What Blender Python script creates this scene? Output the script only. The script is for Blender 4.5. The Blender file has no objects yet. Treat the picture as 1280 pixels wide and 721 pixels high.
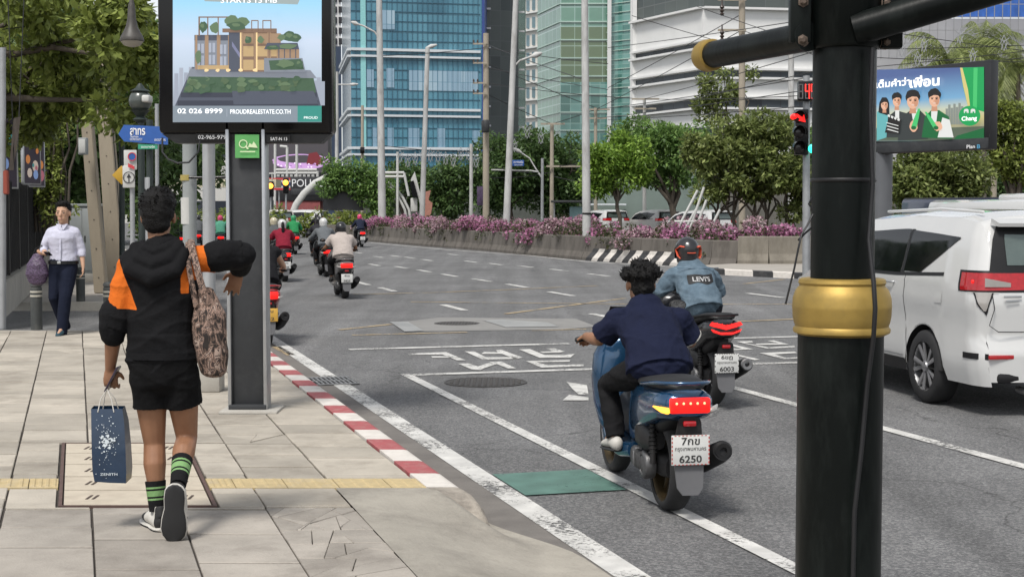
import bpy, bmesh, math, random
import numpy as np
from mathutils import Vector, Matrix
R = math.radians
random.seed(7); RNG = np.random.default_rng(11)
SC = bpy.context.scene
COL = SC.collection
# ---------------------------------------------------------------- camera
F_PX = 1850.0; EYE = 1.75; PITCH = math.atan(98.5/F_PX)
cd = bpy.data.cameras.new('camera'); cam = bpy.data.objects.new('camera', cd); COL.objects.link(cam)
cd.sensor_width = 36.0; cd.lens = F_PX/1280*36.0; cd.clip_start = 0.1; cd.clip_end = 3000
cam.location = (0, 0, EYE); cam.rotation_euler = (math.pi/2-PITCH, 0, 0)
SC.camera = cam
# ---------------------------------------------------------------- light
SUN_EL, SUN_AZ = 58, 205        # azimuth clockwise from +Y (the view direction)
w = bpy.data.worlds.new('World'); SC.world = w; w.use_nodes = True
nt = w.node_tree; nt.nodes.clear()
sky = nt.nodes.new('ShaderNodeTexSky'); sky.sky_type = 'NISHITA'; sky.sun_disc = False
sky.sun_elevation = R(SUN_EL); sky.sun_rotation = R(SUN_AZ); sky.air_density = 1.0; sky.dust_density = 1.2; sky.ozone_density = 1.0
hs = nt.nodes.new('ShaderNodeHueSaturation'); hs.inputs['Saturation'].default_value = 0.22
bg = nt.nodes.new('ShaderNodeBackground'); bg.inputs['Strength'].default_value = 0.105
wo = nt.nodes.new('ShaderNodeOutputWorld')
nt.links.new(sky.outputs[0], hs.inputs['Color']); nt.links.new(hs.outputs[0], bg.inputs[0]); nt.links.new(bg.outputs[0], wo.inputs[0])
sd = bpy.data.lights.new('sun', 'SUN'); sd.energy = 1.9; sd.angle = R(14); sd.color = (1.0, .96, .9)
so = bpy.data.objects.new('sun', sd); COL.objects.link(so)
_a, _e = R(SUN_AZ), R(SUN_EL)
so.rotation_euler = Vector((math.sin(_a)*math.cos(_e), math.cos(_a)*math.cos(_e), math.sin(_e))).to_track_quat('Z', 'Y').to_euler()
so.location = (0, -10, 30)
vs = SC.view_settings; vs.view_transform = 'Standard'; vs.look = 'None'; vs.exposure = 0.75; vs.gamma = 1.0; vs.use_curve_mapping = False
try:
    SC.cycles.use_denoising = True; SC.cycles.denoiser = 'OPENIMAGEDENOISE'
    SC.cycles.use_adaptive_sampling = True; SC.cycles.adaptive_threshold = 0.015
    SC.cycles.max_bounces = 6; SC.cycles.diffuse_bounces = 3; SC.cycles.glossy_bounces = 3; SC.cycles.transmission_bounces = 4
    SC.cycles.transparent_max_bounces = 8; SC.cycles.caustics_reflective = False; SC.cycles.caustics_refractive = False
except Exception: pass
# ---------------------------------------------------------------- places: a street frame (u across to the right, v along) and pixel helpers
TH = R(16.4); DV = Vector((-math.sin(TH), math.cos(TH), 0)); RV = Vector((math.cos(TH), math.sin(TH), 0))
def UV(u, v, z=0.0): return RV*u + DV*v + Vector((0, 0, z))
def ray(px, py):
    a = (px-640)/F_PX; b = (360.5-py)/F_PX
    cp, sp = math.cos(PITCH), math.sin(PITCH)
    return Vector((a, cp+b*sp, -sp+b*cp))
def G(px, py, z=0.0):            # where that sight line meets height z
    d = ray(px, py); t = (z-EYE)/d.z
    return Vector((d.x*t, d.y*t, z))
def P(px, py, Y):                # where it meets distance Y
    d = ray(px, py); t = Y/d.y
    return Vector((d.x*t, Y, EYE+d.z*t))
# ---------------------------------------------------------------- materials
MATS = {}
def _n(nt, t, **kw):
    n = nt.nodes.new(t)
    for k, v in kw.items():
        if k in n.inputs.keys(): n.inputs[k].default_value = v
        else: setattr(n, k, v)
    return n
def c4(c): return (c[0], c[1], c[2], 1.0)
def mat(name, col, rough=.6, metal=0.0, var=.12, scale=6.0, bump=0.0, bscale=60.0, coat=0.0, spec=.5, emit=None, estr=0.0, dirt=None, dscale=2.0, damt=.5, sheen=0.0, stretch=None, island=0.0, alpha=1.0, trans=0.0):
    if name in MATS: return MATS[name]
    m = bpy.data.materials.new(name); m.use_nodes = True; MATS[name] = m
    nt = m.node_tree; L = nt.links.new; p = nt.nodes['Principled BSDF']
    tc = _n(nt, 'ShaderNodeTexCoord'); src = tc.outputs['Object']
    if stretch:
        mp = _n(nt, 'ShaderNodeMapping'); mp.inputs['Scale'].default_value = stretch; L(src, mp.inputs[0]); src = mp.outputs[0]
    nz = _n(nt, 'ShaderNodeTexNoise', Scale=scale, Detail=6.0, Roughness=.62); L(src, nz.inputs['Vector'])
    rp = _n(nt, 'ShaderNodeMapRange'); rp.inputs[1].default_value = .25; rp.inputs[2].default_value = .75
    rp.inputs[3].default_value = 1-var; rp.inputs[4].default_value = 1+var; L(nz.outputs[0], rp.inputs[0])
    mx = _n(nt, 'ShaderNodeVectorMath', operation='SCALE'); mx.inputs[0].default_value = col; L(rp.outputs[0], mx.inputs['Scale'])
    out = mx.outputs[0]
    if island:
        ge = _n(nt, 'ShaderNodeNewGeometry'); r2 = _n(nt, 'ShaderNodeMapRange'); r2.inputs[3].default_value = 1-island; r2.inputs[4].default_value = 1+island
        L(ge.outputs['Random Per Island'], r2.inputs[0]); m2 = _n(nt, 'ShaderNodeVectorMath', operation='SCALE'); L(out, m2.inputs[0]); L(r2.outputs[0], m2.inputs['Scale']); out = m2.outputs[0]
    if dirt:
        dn = _n(nt, 'ShaderNodeTexNoise', Scale=dscale, Detail=8.0, Roughness=.7); L(src, dn.inputs['Vector'])
        dr = _n(nt, 'ShaderNodeMapRange'); dr.inputs[1].default_value = .48; dr.inputs[2].default_value = .72; dr.inputs[4].default_value = damt; L(dn.outputs[0], dr.inputs[0])
        mm = _n(nt, 'ShaderNodeMix', data_type='RGBA'); L(dr.outputs[0], mm.inputs[0]); L(out, mm.inputs[6]); mm.inputs[7].default_value = c4(dirt); out = mm.outputs[2]
    L(out, p.inputs['Base Color'])
    rr = _n(nt, 'ShaderNodeMapRange'); rr.inputs[3].default_value = max(0, rough-.08); rr.inputs[4].default_value = min(1, rough+.1); L(nz.outputs[0], rr.inputs[0]); L(rr.outputs[0], p.inputs['Roughness'])
    p.inputs['Metallic'].default_value = metal; p.inputs['Coat Weight'].default_value = coat; p.inputs['Coat Roughness'].default_value = .06
    p.inputs['Specular IOR Level'].default_value = spec; p.inputs['Sheen Weight'].default_value = sheen
    if trans: p.inputs['Transmission Weight'].default_value = trans
    if alpha < 1: p.inputs['Alpha'].default_value = alpha
    if emit: p.inputs['Emission Color'].default_value = c4(emit); p.inputs['Emission Strength'].default_value = estr
    if bump:
        bn = _n(nt, 'ShaderNodeTexNoise', Scale=bscale, Detail=5.0); L(src, bn.inputs['Vector'])
        bp = _n(nt, 'ShaderNodeBump', Strength=1.0, Distance=bump); L(bn.outputs[0], bp.inputs['Height']); L(bp.outputs[0], p.inputs['Normal'])
    return m
def screen_mat(name, col, estr=.6): return mat(name, (col[0]*.3, col[1]*.3, col[2]*.3), .35, var=.05, emit=col, estr=estr)
def leaf_mat(name, col, var=.45, trans=.35, hue2=None):
    if name in MATS: return MATS[name]
    m = bpy.data.materials.new(name); m.use_nodes = True; MATS[name] = m
    nt = m.node_tree; L = nt.links.new; p = nt.nodes['Principled BSDF']; out = nt.nodes['Material Output']
    ge = _n(nt, 'ShaderNodeNewGeometry'); tc = _n(nt, 'ShaderNodeTexCoord')
    nz = _n(nt, 'ShaderNodeTexNoise', Scale=.9, Detail=3.0); L(tc.outputs['Object'], nz.inputs['Vector'])
    ad = _n(nt, 'ShaderNodeMath', operation='ADD'); L(ge.outputs['Random Per Island'], ad.inputs[0]); L(nz.outputs[0], ad.inputs[1])
    cr = _n(nt, 'ShaderNodeValToRGB'); c2 = hue2 or (col[0]*1.5+.01, col[1]*1.25, col[2]*.8)
    cr.color_ramp.elements[0].position = .35; cr.color_ramp.elements[0].color = c4([c*(1-var) for c in col])
    cr.color_ramp.elements[1].position = 1.0; cr.color_ramp.elements[1].color = c4(c2)
    e = cr.color_ramp.elements.new(.65); e.color = c4(col)
    h = _n(nt, 'ShaderNodeMath', operation='MULTIPLY'); L(ad.outputs[0], h.inputs[0]); h.inputs[1].default_value = .66; L(h.outputs[0], cr.inputs[0])
    L(cr.outputs[0], p.inputs['Base Color']); p.inputs['Roughness'].default_value = .45; p.inputs['Specular IOR Level'].default_value = .35
    tr = _n(nt, 'ShaderNodeBsdfTranslucent'); g = _n(nt, 'ShaderNodeMix', data_type='RGBA'); g.inputs[0].default_value = .5; L(cr.outputs[0], g.inputs[6]); g.inputs[7].default_value = c4(c2); L(g.outputs[2], tr.inputs[0])
    ms = _n(nt, 'ShaderNodeMixShader'); ms.inputs[0].default_value = trans; L(p.outputs[0], ms.inputs[1]); L(tr.outputs[0], ms.inputs[2]); L(ms.outputs[0], out.inputs[0])
    return m
# ---------------------------------------------------------------- objects
def put(o, parent=None):
    COL.objects.link(o)
    if parent is not None: o.parent = parent
    return o
def tag(o, label=None, cat=None, group=None, kind=None):
    if label: o['label'] = label
    if cat: o['category'] = cat
    if group: o['group'] = group
    if kind: o['kind'] = kind
    return o
def thing(name, label, cat, loc=(0, 0, 0), rz=0.0, group=None):
    o = bpy.data.objects.new(name, None); COL.objects.link(o); o.location = loc; o.rotation_euler = (0, 0, rz); o.empty_display_size = .2
    return tag(o, label, cat, group)
def dup(o, loc=None, rz=None, label=None, parent=None, scale=None):
    c = o.copy(); COL.objects.link(c)
    if parent is not None: c.parent = parent
    if loc is not None: c.location = loc
    if rz is not None: c.rotation_euler = (0, 0, rz)
    if scale is not None: c.scale = (scale,)*3
    if label: c['label'] = label
    for ch in o.children: dup(ch, parent=c)
    return c
class MB:
    def __init__(s): s.v = []; s.f = []; s.m = []; s.T = Matrix.Identity(4)
    def _add(s, vs, fs, m=0):
        b = len(s.v); T = s.T
        s.v += [tuple(T @ Vector(q)) for q in vs]
        for f in fs: s.f.append(tuple(i+b for i in f)); s.m.append(m)
    def box(s, c, sz, rot=None, m=0, taper=None):
        hx, hy, hz = [q/2 for q in sz]; vs = []
        for z in (-1, 1):
            k = taper if (taper and z > 0) else 1.0
            for x, y in ((-1, -1), (1, -1), (1, 1), (-1, 1)):
                q = Vector((x*hx*k, y*hy*k, z*hz))
                if rot: q = rot @ q
                vs.append(q+Vector(c))
        s._add(vs, [(3, 2, 1, 0), (4, 5, 6, 7), (0, 1, 5, 4), (1, 2, 6, 5), (2, 3, 7, 6), (3, 0, 4, 7)], m); return s
    def rbox(s, c, sz, r=.01, m=0, rot=None):      # box with chamfered upright and lying edges
        bm = bmesh.new(); bmesh.ops.create_cube(bm, size=1.0)
        bmesh.ops.scale(bm, vec=sz, verts=bm.verts); bmesh.ops.bevel(bm, geom=bm.edges[:], offset=min(r, min(sz)*.45), segments=2, affect='EDGES', profile=.5)
        M_ = Matrix.Translation(Vector(c)) @ (rot.to_4x4() if rot else Matrix.Identity(4))
        bm.verts.index_update(); s._add([M_ @ q.co for q in bm.verts], [tuple(x.index for x in f.verts) for f in bm.faces], m); bm.free(); return s
    def loft(s, rings, m=0, caps=True, closed=True):
        n = len(rings[0]); vs = [q for r in rings for q in r]; fs = []
        for i in range(len(rings)-1):
            for j in range(n if closed else n-1):
                k = (j+1) % n; fs.append((i*n+j, i*n+k, (i+1)*n+k, (i+1)*n+j))
        if caps and closed: fs.append(tuple(range(n))[::-1]); fs.append(tuple((len(rings)-1)*n+j for j in range(n)))
        s._add(vs, fs, m); return s
    def tube(s, pts, rad, n=12, m=0, side=None, round_=False, caps=True):
        # rad: number, list of numbers or of (rx, ry); side: the direction rx is measured along
        pts = [Vector(q) for q in pts]; k = len(pts)
        rr = rad if isinstance(rad, (list, tuple)) and len(rad) == k and not (k == 2 and isinstance(rad, tuple)) else [rad]*k
        rr = [q if isinstance(q, (tuple, list)) else (q, q) for q in rr]
        if round_:
            t0 = (pts[0]-pts[1]).normalized(); t1 = (pts[-1]-pts[-2]).normalized(); a, b = rr[0], rr[-1]; ma, mb = min(a), min(b)
            A = [(pts[0]+t0*ma*math.sin(q), (a[0]*math.cos(q)+1e-4, a[1]*math.cos(q)+1e-4)) for q in (1.5, 1.0, .5)]
            B = [(pts[-1]+t1*mb*math.sin(q), (b[0]*math.cos(q)+1e-4, b[1]*math.cos(q)+1e-4)) for q in (.5, 1.0, 1.5)]
            pts = [q[0] for q in A]+pts+[q[0] for q in B]; rr = [q[1] for q in A]+rr+[q[1] for q in B]; k = len(pts)
        rings = []; prev = Vector(side) if side is not None else None
        for i in range(k):
            t = (pts[min(i+1, k-1)]-pts[max(i-1, 0)])
            if t.length < 1e-9: t = Vector((0, 0, 1))
            t.normalize(); ref = prev if prev is not None else (Vector((1, 0, 0)) if abs(t.x) < .8 else Vector((0, 1, 0)))
            a = ref-t*ref.dot(t)
            if a.length < 1e-4: a = t.orthogonal()
            a.normalize(); b = t.cross(a)
            if side is None: prev = a
            rings.append([pts[i]+a*(math.cos(2*math.pi*j/n)*rr[i][0])+b*(math.sin(2*math.pi*j/n)*rr[i][1]) for j in range(n)])
        s.loft(rings, m, caps); return s
    def ball(s, c, r, n=12, m=0, rot=None):
        r = r if isinstance(r, (tuple, list)) else (r, r, r); rings = []
        for i in range(1, n//2+2):
            a = math.pi*(i-.98)/(n//2+.04) if False else math.pi*(i-1+.02)/(n//2+.04)
            ring = []
            for j in range(n):
                q = Vector((r[0]*math.sin(a)*math.cos(2*math.pi*j/n), r[1]*math.sin(a)*math.sin(2*math.pi*j/n), -r[2]*math.cos(a)))
                if rot: q = rot @ q
                ring.append(q+Vector(c))
            rings.append(ring)
        s.loft(rings, m); return s
    def lathe(s, prof, c=(0, 0, 0), n=24, m=0, axis='Z', caps=True):
        rings = []
        for r, h in prof:
            ring = []
            for j in range(n):
                a = 2*math.pi*j/n; x, y = r*math.cos(a), r*math.sin(a)
                q = {'Z': (x, y, h), 'X': (h, x, y), 'Y': (y, h, x)}[axis]
                ring.append(Vector(q)+Vector(c))
            rings.append(ring)
        s.loft(rings, m, caps); return s
    def prism(s, poly, o, ax, ay, depth, m=0):     # flat outline at o with axes ax, ay, thickened along ax x ay
        o, ax, ay = Vector(o), Vector(ax), Vector(ay); nn = ax.cross(ay).normalized()*depth; n = len(poly)
        if sum(poly[i][0]*poly[(i+1) % n][1]-poly[(i+1) % n][0]*poly[i][1] for i in range(n)) < 0: poly = poly[::-1]
        a = [o+ax*x+ay*y for x, y in poly]; b = [q+nn for q in a]
        s._add(a+b, [tuple(range(n))[::-1], tuple(range(n, 2*n))]+[(i, (i+1) % n, n+(i+1) % n, n+i) for i in range(n)], m); return s
    def quad(s, a, b, c, d, m=0): s._add([a, b, c, d], [(0, 1, 2, 3)], m); return s
    def poly(s, pts, m=0): s._add(pts, [tuple(range(len(pts)))], m); return s
    def grid(s, fn, nu, nv, m=0, flip=False):      # fn(a, b) -> point, a and b in 0..1
        vs = [fn(i/nu, j/nv) for i in range(nu+1) for j in range(nv+1)]; fs = []
        for i in range(nu):
            for j in range(nv):
                a = i*(nv+1)+j; q = (a, a+nv+1, a+nv+2, a+1); fs.append(q[::-1] if flip else q)
        s._add(vs, fs, m); return s
    def mesh(s, name='mesh'):
        me = bpy.data.meshes.new(name); me.from_pydata(s.v, [], s.f); me.polygons.foreach_set('material_index', s.m); me.update(); return me
    def build(s, name, mats, parent=None, smooth=35, bevel=0.0, mod=None):
        me = s.mesh(name)
        for q in (mats if isinstance(mats, (list, tuple)) else [mats]): me.materials.append(q)
        if bevel:
            bm = bmesh.new(); bm.from_mesh(me); es = [e for e in bm.edges if len(e.link_faces) == 2 and e.calc_face_angle(0) > .6]
            bmesh.ops.bevel(bm, geom=es, offset=bevel, segments=2, affect='EDGES', clamp_overlap=True); bm.to_mesh(me); bm.free()
        if smooth:
            me.polygons.foreach_set('use_smooth', [True]*len(me.polygons)); me.set_sharp_from_angle(angle=R(smooth))
        o = bpy.data.objects.new(name, me); put(o, parent)
        return o
    def remesh(s, name, mats, parent=None, voxel=.01, smooth=4, fac=.5, disp=None, classify=None):
        # union of overlapping closed pieces as ONE continuous skin; disp(co, normal) -> offset; classify(co) -> material slot
        me = s.mesh('tmp'); o = bpy.data.objects.new('tmp', me); COL.objects.link(o)
        md = o.modifiers.new('r', 'REMESH'); md.mode = 'VOXEL'; md.voxel_size = voxel; md.adaptivity = 0
        if smooth: sm = o.modifiers.new('s', 'SMOOTH'); sm.factor = fac; sm.iterations = smooth
        dg = bpy.context.evaluated_depsgraph_get(); me2 = bpy.data.meshes.new_from_object(o.evaluated_get(dg)); bpy.data.objects.remove(o); bpy.data.meshes.remove(me)
        me2.name = name; me2.materials.clear()
        for q in (mats if isinstance(mats, (list, tuple)) else [mats]): me2.materials.append(q)
        n = len(me2.vertices)
        if disp:
            co = np.zeros(n*3); me2.vertices.foreach_get('co', co); no = np.zeros(n*3); me2.vertices.foreach_get('normal', no)
            co = co.reshape(-1, 3); no = no.reshape(-1, 3); co += no*disp(co, no)[:, None]; me2.vertices.foreach_set('co', co.ravel()); me2.update()
        if classify:
            k = len(me2.polygons); ce = np.zeros(k*3); me2.polygons.foreach_get('center', ce); me2.polygons.foreach_set('material_index', np.asarray(classify(ce.reshape(-1, 3)), dtype=np.int32))
        me2.polygons.foreach_set('use_smooth', [True]*len(me2.polygons)); me2.update()
        o = bpy.data.objects.new(name, me2); put(o, parent); return o
def wrinkles(amp, sx=9, sy=9, sz=22, seed=0, tilt=.6):
    rs = np.random.default_rng(seed); K = [(rs.normal(size=3)*np.array([sx, sy, sz]), rs.uniform(0, 6.28)) for _ in range(7)]
    def f(co, no):
        t = sum(np.sin(co @ k+p+1.5*np.sin(co @ (k[[1, 2, 0]]*.4)+p*2)) for k, p in K[:4])/4.0; q = sum((1-np.abs(np.sin(.5*(co @ (k*1.3)+p)+1.3*np.sin(co @ (k[[2, 0, 1]]*.35)+p*3))))**3 for k, p in K[3:])/4.0
        return amp*(.55*t+1.5*(q-.25))
    return f
def text(name, s, M_, height, mats, parent=None, width=None, bold=0.0, ext=.001, align='CENTER', shear=0.0, kind_label=None):
    # M_: 4x4 placing the text plane (x right, y up, z out of the face)
    cu = bpy.data.curves.new('t', 'FONT'); cu.body = s; cu.align_x = align; cu.align_y = 'CENTER'; cu.size = 1; cu.extrude = .001; cu.offset = bold; cu.shear = shear; cu.resolution_u = 3
    o = bpy.data.objects.new('t', cu); COL.objects.link(o); dg = bpy.context.evaluated_depsgraph_get(); dg.update()
    me = bpy.data.meshes.new_from_object(o.evaluated_get(dg)); bpy.data.objects.remove(o); bpy.data.curves.remove(cu)
    n = len(me.vertices)
    if n:
        co = np.zeros(n*3); me.vertices.foreach_get('co', co); co = co.reshape(-1, 3); lo, hi = co.min(0), co.max(0)
        sy = height/(hi[1]-lo[1]); sx = (width/(hi[0]-lo[0])) if width else sy
        cx = {'CENTER': (lo[0]+hi[0])/2, 'LEFT': lo[0], 'RIGHT': hi[0]}[align]
        co[:, 0] = (co[:, 0]-cx)*sx; co[:, 1] = (co[:, 1]-(lo[1]+hi[1])/2)*sy; co[:, 2] = np.where(co[:, 2] > 0, ext, 0)
        me.vertices.foreach_set('co', co.ravel()); me.transform(M_); me.update()
    me.materials.clear(); me.materials.append(mats); me.name = name
    o = bpy.data.objects.new(name, me); put(o, parent); return o
def plane_M(o, ax, ay):
    ax, ay = Vector(ax).normalized(), Vector(ay).normalized(); az = ax.cross(ay)
    M_ = Matrix.Identity(4)
    for i in range(3): M_[i][0] = ax[i]; M_[i][1] = ay[i]; M_[i][2] = az[i]; M_[i][3] = Vector(o)[i]
    return M_
def np_mesh(name, verts, quads, mats, parent=None, k=4):
    me = bpy.data.meshes.new(name); nv, nf = len(verts), len(quads)
    me.vertices.add(nv); me.vertices.foreach_set('co', np.asarray(verts, dtype=np.float32).ravel())
    me.loops.add(nf*k); me.loops.foreach_set('vertex_index', np.asarray(quads, dtype=np.int32).ravel())
    me.polygons.add(nf); me.polygons.foreach_set('loop_start', np.arange(0, nf*k, k, dtype=np.int32)); me.polygons.foreach_set('loop_total', np.full(nf, k, dtype=np.int32))
    me.update(calc_edges=True); me.validate()
    for q in (mats if isinstance(mats, (list, tuple)) else [mats]): me.materials.append(q)
    o = bpy.data.objects.new(name, me); put(o, parent); return o
# ================================================================ materials of the setting
def asphalt():
    m = bpy.data.materials.new('asphalt'); m.use_nodes = True; nt = m.node_tree; L = nt.links.new; p = nt.nodes['Principled BSDF']
    tc = _n(nt, 'ShaderNodeTexCoord'); s = tc.outputs['Object']
    a = _n(nt, 'ShaderNodeTexVoronoi', Scale=75.0); L(s, a.inputs['Vector'])
    b = _n(nt, 'ShaderNodeTexNoise', Scale=170.0, Detail=3.0, Roughness=.8); L(s, b.inputs['Vector'])
    c = _n(nt, 'ShaderNodeTexNoise', Scale=.55, Detail=7.0, Roughness=.65); L(s, c.inputs['Vector'])
    st = _n(nt, 'ShaderNodeMapping'); st.inputs['Rotation'].default_value = (0, 0, -TH); st.inputs['Scale'].default_value = (1.2, .06, 1); L(s, st.inputs[0])
    d = _n(nt, 'ShaderNodeTexNoise', Scale=1.6, Detail=5.0); L(st.outputs[0], d.inputs['Vector'])
    cr = _n(nt, 'ShaderNodeValToRGB'); e = cr.color_ramp.elements; e[0].position = .3; e[0].color = (.078, .079, .082, 1); e[1].position = .76; e[1].color = (.30, .298, .292, 1)
    x = e.new(.54); x.color = (.138, .138, .139, 1)
    sp = _n(nt, 'ShaderNodeSeparateColor'); L(a.outputs['Color'], sp.inputs[0])
    mm = _n(nt, 'ShaderNodeMath', operation='MULTIPLY_ADD'); L(sp.outputs[0], mm.inputs[0]); mm.inputs[1].default_value = .30
    b2 = _n(nt, 'ShaderNodeMath', operation='MULTIPLY'); L(b.outputs[0], b2.inputs[0]); b2.inputs[1].default_value = .76; L(b2.outputs[0], mm.inputs[2]); L(mm.outputs[0], cr.inputs[0])
    r1 = _n(nt, 'ShaderNodeMapRange'); r1.inputs[1].default_value = .3; r1.inputs[2].default_value = .7; r1.inputs[3].default_value = .78; r1.inputs[4].default_value = 1.16; L(c.outputs[0], r1.inputs[0])
    r2 = _n(nt, 'ShaderNodeMapRange'); r2.inputs[1].default_value = .3; r2.inputs[2].default_value = .7; r2.inputs[3].default_value = .74; r2.inputs[4].default_value = 1.16; L(d.outputs[0], r2.inputs[0])
    k = _n(nt, 'ShaderNodeMath', operation='MULTIPLY'); L(r1.outputs[0], k.inputs[0]); L(r2.outputs[0], k.inputs[1])
    v = _n(nt, 'ShaderNodeVectorMath', operation='SCALE'); L(cr.outputs[0], v.inputs[0]); L(k.outputs[0], v.inputs['Scale'])
    # hairline cracks
    w_ = _n(nt, 'ShaderNodeTexNoise', Scale=1.5, Detail=3.0); L(s, w_.inputs['Vector'])
    mp = _n(nt, 'ShaderNodeMix', data_type='VECTOR'); mp.inputs[0].default_value = .35; L(s, mp.inputs[4]); L(w_.outputs['Color'], mp.inputs[5])
    vo = _n(nt, 'ShaderNodeTexVoronoi', Scale=.42, feature='DISTANCE_TO_EDGE'); L(mp.outputs[1], vo.inputs['Vector'])
    cm = _n(nt, 'ShaderNodeMapRange'); cm.inputs[1].default_value = .0; cm.inputs[2].default_value = .0035; cm.inputs[3].default_value = .55; cm.inputs[4].default_value = 1.0; L(vo.outputs['Distance'], cm.inputs[0])
    v2 = _n(nt, 'ShaderNodeVectorMath', operation='SCALE'); L(v.outputs[0], v2.inputs[0]); L(cm.outputs[0], v2.inputs['Scale'])
    L(v2.outputs[0], p.inputs['Base Color']); p.inputs['Roughness'].default_value = .82; p.inputs['Specular IOR Level'].default_value = .3
    bp = _n(nt, 'ShaderNodeBump', Strength=.6, Distance=.004); L(b.outputs[0], bp.inputs['Height']); L(bp.outputs[0], p.inputs['Normal'])
    return m
def paint_mat(name, col, wear=.5, seed=0.0):
    m = bpy.data.materials.new(name); m.use_nodes = True; nt = m.node_tree; L = nt.links.new; p = nt.nodes['Principled BSDF']; out = nt.nodes['Material Output']
    tc = _n(nt, 'ShaderNodeTexCoord'); mp = _n(nt, 'ShaderNodeMapping'); mp.inputs['Location'].default_value = (seed, seed, 0); L(tc.outputs['Object'], mp.inputs[0])
    a = _n(nt, 'ShaderNodeTexNoise', Scale=34.0, Detail=5.0, Roughness=.75); L(mp.outputs[0], a.inputs['Vector'])
    b = _n(nt, 'ShaderNodeTexNoise', Scale=1.7, Detail=4.0); L(mp.outputs[0], b.inputs['Vector'])
    ad = _n(nt, 'ShaderNodeMath', operation='MULTIPLY_ADD'); L(b.outputs[0], ad.inputs[0]); ad.inputs[1].default_value = .7; L(a.outputs[0], ad.inputs[2])
    r = _n(nt, 'ShaderNodeMapRange'); r.inputs[1].default_value = 1.10-wear*.5; r.inputs[2].default_value = 1.22-wear*.5; L(ad.outputs[0], r.inputs[0])
    d = _n(nt, 'ShaderNodeTexNoise', Scale=5.0, Detail=6.0); L(mp.outputs[0], d.inputs['Vector'])
    r2 = _n(nt, 'ShaderNodeMapRange'); r2.inputs[1].default_value = .3; r2.inputs[2].default_value = .7; r2.inputs[3].default_value = .72; r2.inputs[4].default_value = 1.08; L(d.outputs[0], r2.inputs[0])
    v = _n(nt, 'ShaderNodeVectorMath', operation='SCALE'); v.inputs[0].default_value = col; L(r2.outputs[0], v.inputs['Scale']); L(v.outputs[0], p.inputs['Base Color']); p.inputs['Roughness'].default_value = .6
    t = _n(nt, 'ShaderNodeBsdfTransparent'); ms = _n(nt, 'ShaderNodeMixShader'); L(r.outputs[0], ms.inputs[0]); L(p.outputs[0], ms.inputs[1]); L(t.outputs[0], ms.inputs[2]); L(ms.outputs[0], out.inputs[0])
    return m
M_ASPH = asphalt()
M_WHITE = paint_mat('worn white road paint', (.62, .61, .58), .42); M_YEL = paint_mat('faded yellow road paint', (.46, .35, .20), .5, 5)
M_GREEN = paint_mat('faded green road paint', (.10, .20, .165), .30, 9)
M_SLAB = mat('paving slab', (.385, .348, .292), .85, var=.17, scale=2.6, bump=.004, bscale=70, island=.17, dirt=(.17, .145, .115), dscale=1.7, damt=.7)
M_SLABD = mat('grey paving slab', (.33, .30, .262), .85, var=.2, scale=3, bump=.004, bscale=70, island=.17, dirt=(.15, .13, .11), dscale=2.0, damt=.65)
M_CONC = mat('pale concrete', (.40, .38, .34), .85, var=.16, scale=3, bump=.003, bscale=70, dirt=(.20, .18, .16), dscale=1.6, damt=.5)
M_BEAM = mat('cover beam concrete', (.50, .44, .35), .85, var=.10, scale=8, bump=.002, bscale=110, island=.06, dirt=(.28, .22, .17), dscale=5, damt=.35)
M_GUT = mat('gutter concrete', (.165, .152, .138), .85, var=.22, scale=4, bump=.003, bscale=80, dirt=(.09, .08, .075), dscale=1.3, damt=.6)
M_RAMP = mat('sandy concrete ramp', (.33, .305, .26), .9, var=.2, scale=2.2, bump=.006, bscale=40, dirt=(.15, .135, .115), dscale=1.6, damt=.7)
M_DARKGAP = mat('soil joint', (.055, .047, .04), .95)
M_RED = mat('kerb red paint', (.36, .085, .09), .7, var=.2, scale=20, dirt=(.38, .26, .23), dscale=14, damt=.6); M_KW = mat('kerb white paint', (.66, .62, .57), .7, var=.14, scale=20, dirt=(.3, .26, .22), dscale=10, damt=.5)
M_BLK = mat('kerb black paint', (.035, .035, .037), .6, var=.3, scale=10, dirt=(.14, .13, .12), dscale=5, damt=.5)
M_TACT = mat('tactile yellow', (.47, .37, .20), .8, var=.15, scale=14, dirt=(.37, .33, .27), dscale=3, damt=1.0)
M_STEEL = mat('worn steel', (.34, .34, .34), .45, metal=.8, var=.2, scale=20); M_IRON = mat('cast iron', (.075, .07, .066), .6, metal=.4, var=.3, scale=30, bump=.003, bscale=90)
def struct(mb, name, m, **k): return tag(mb.build(name, m, **k), kind='structure')
def S(s, Y, z=0.0): return Vector((s-Y*math.tan(TH), Y, z))      # pavement grid: s across, Y ahead
# ---- road sheet
b = MB(); b.quad((-1500, -60, 0), (1500, -60, 0), (1500, 2600, 0), (-1500, 2600, 0)); struct(b, 'road', M_ASPH, smooth=0)
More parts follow.
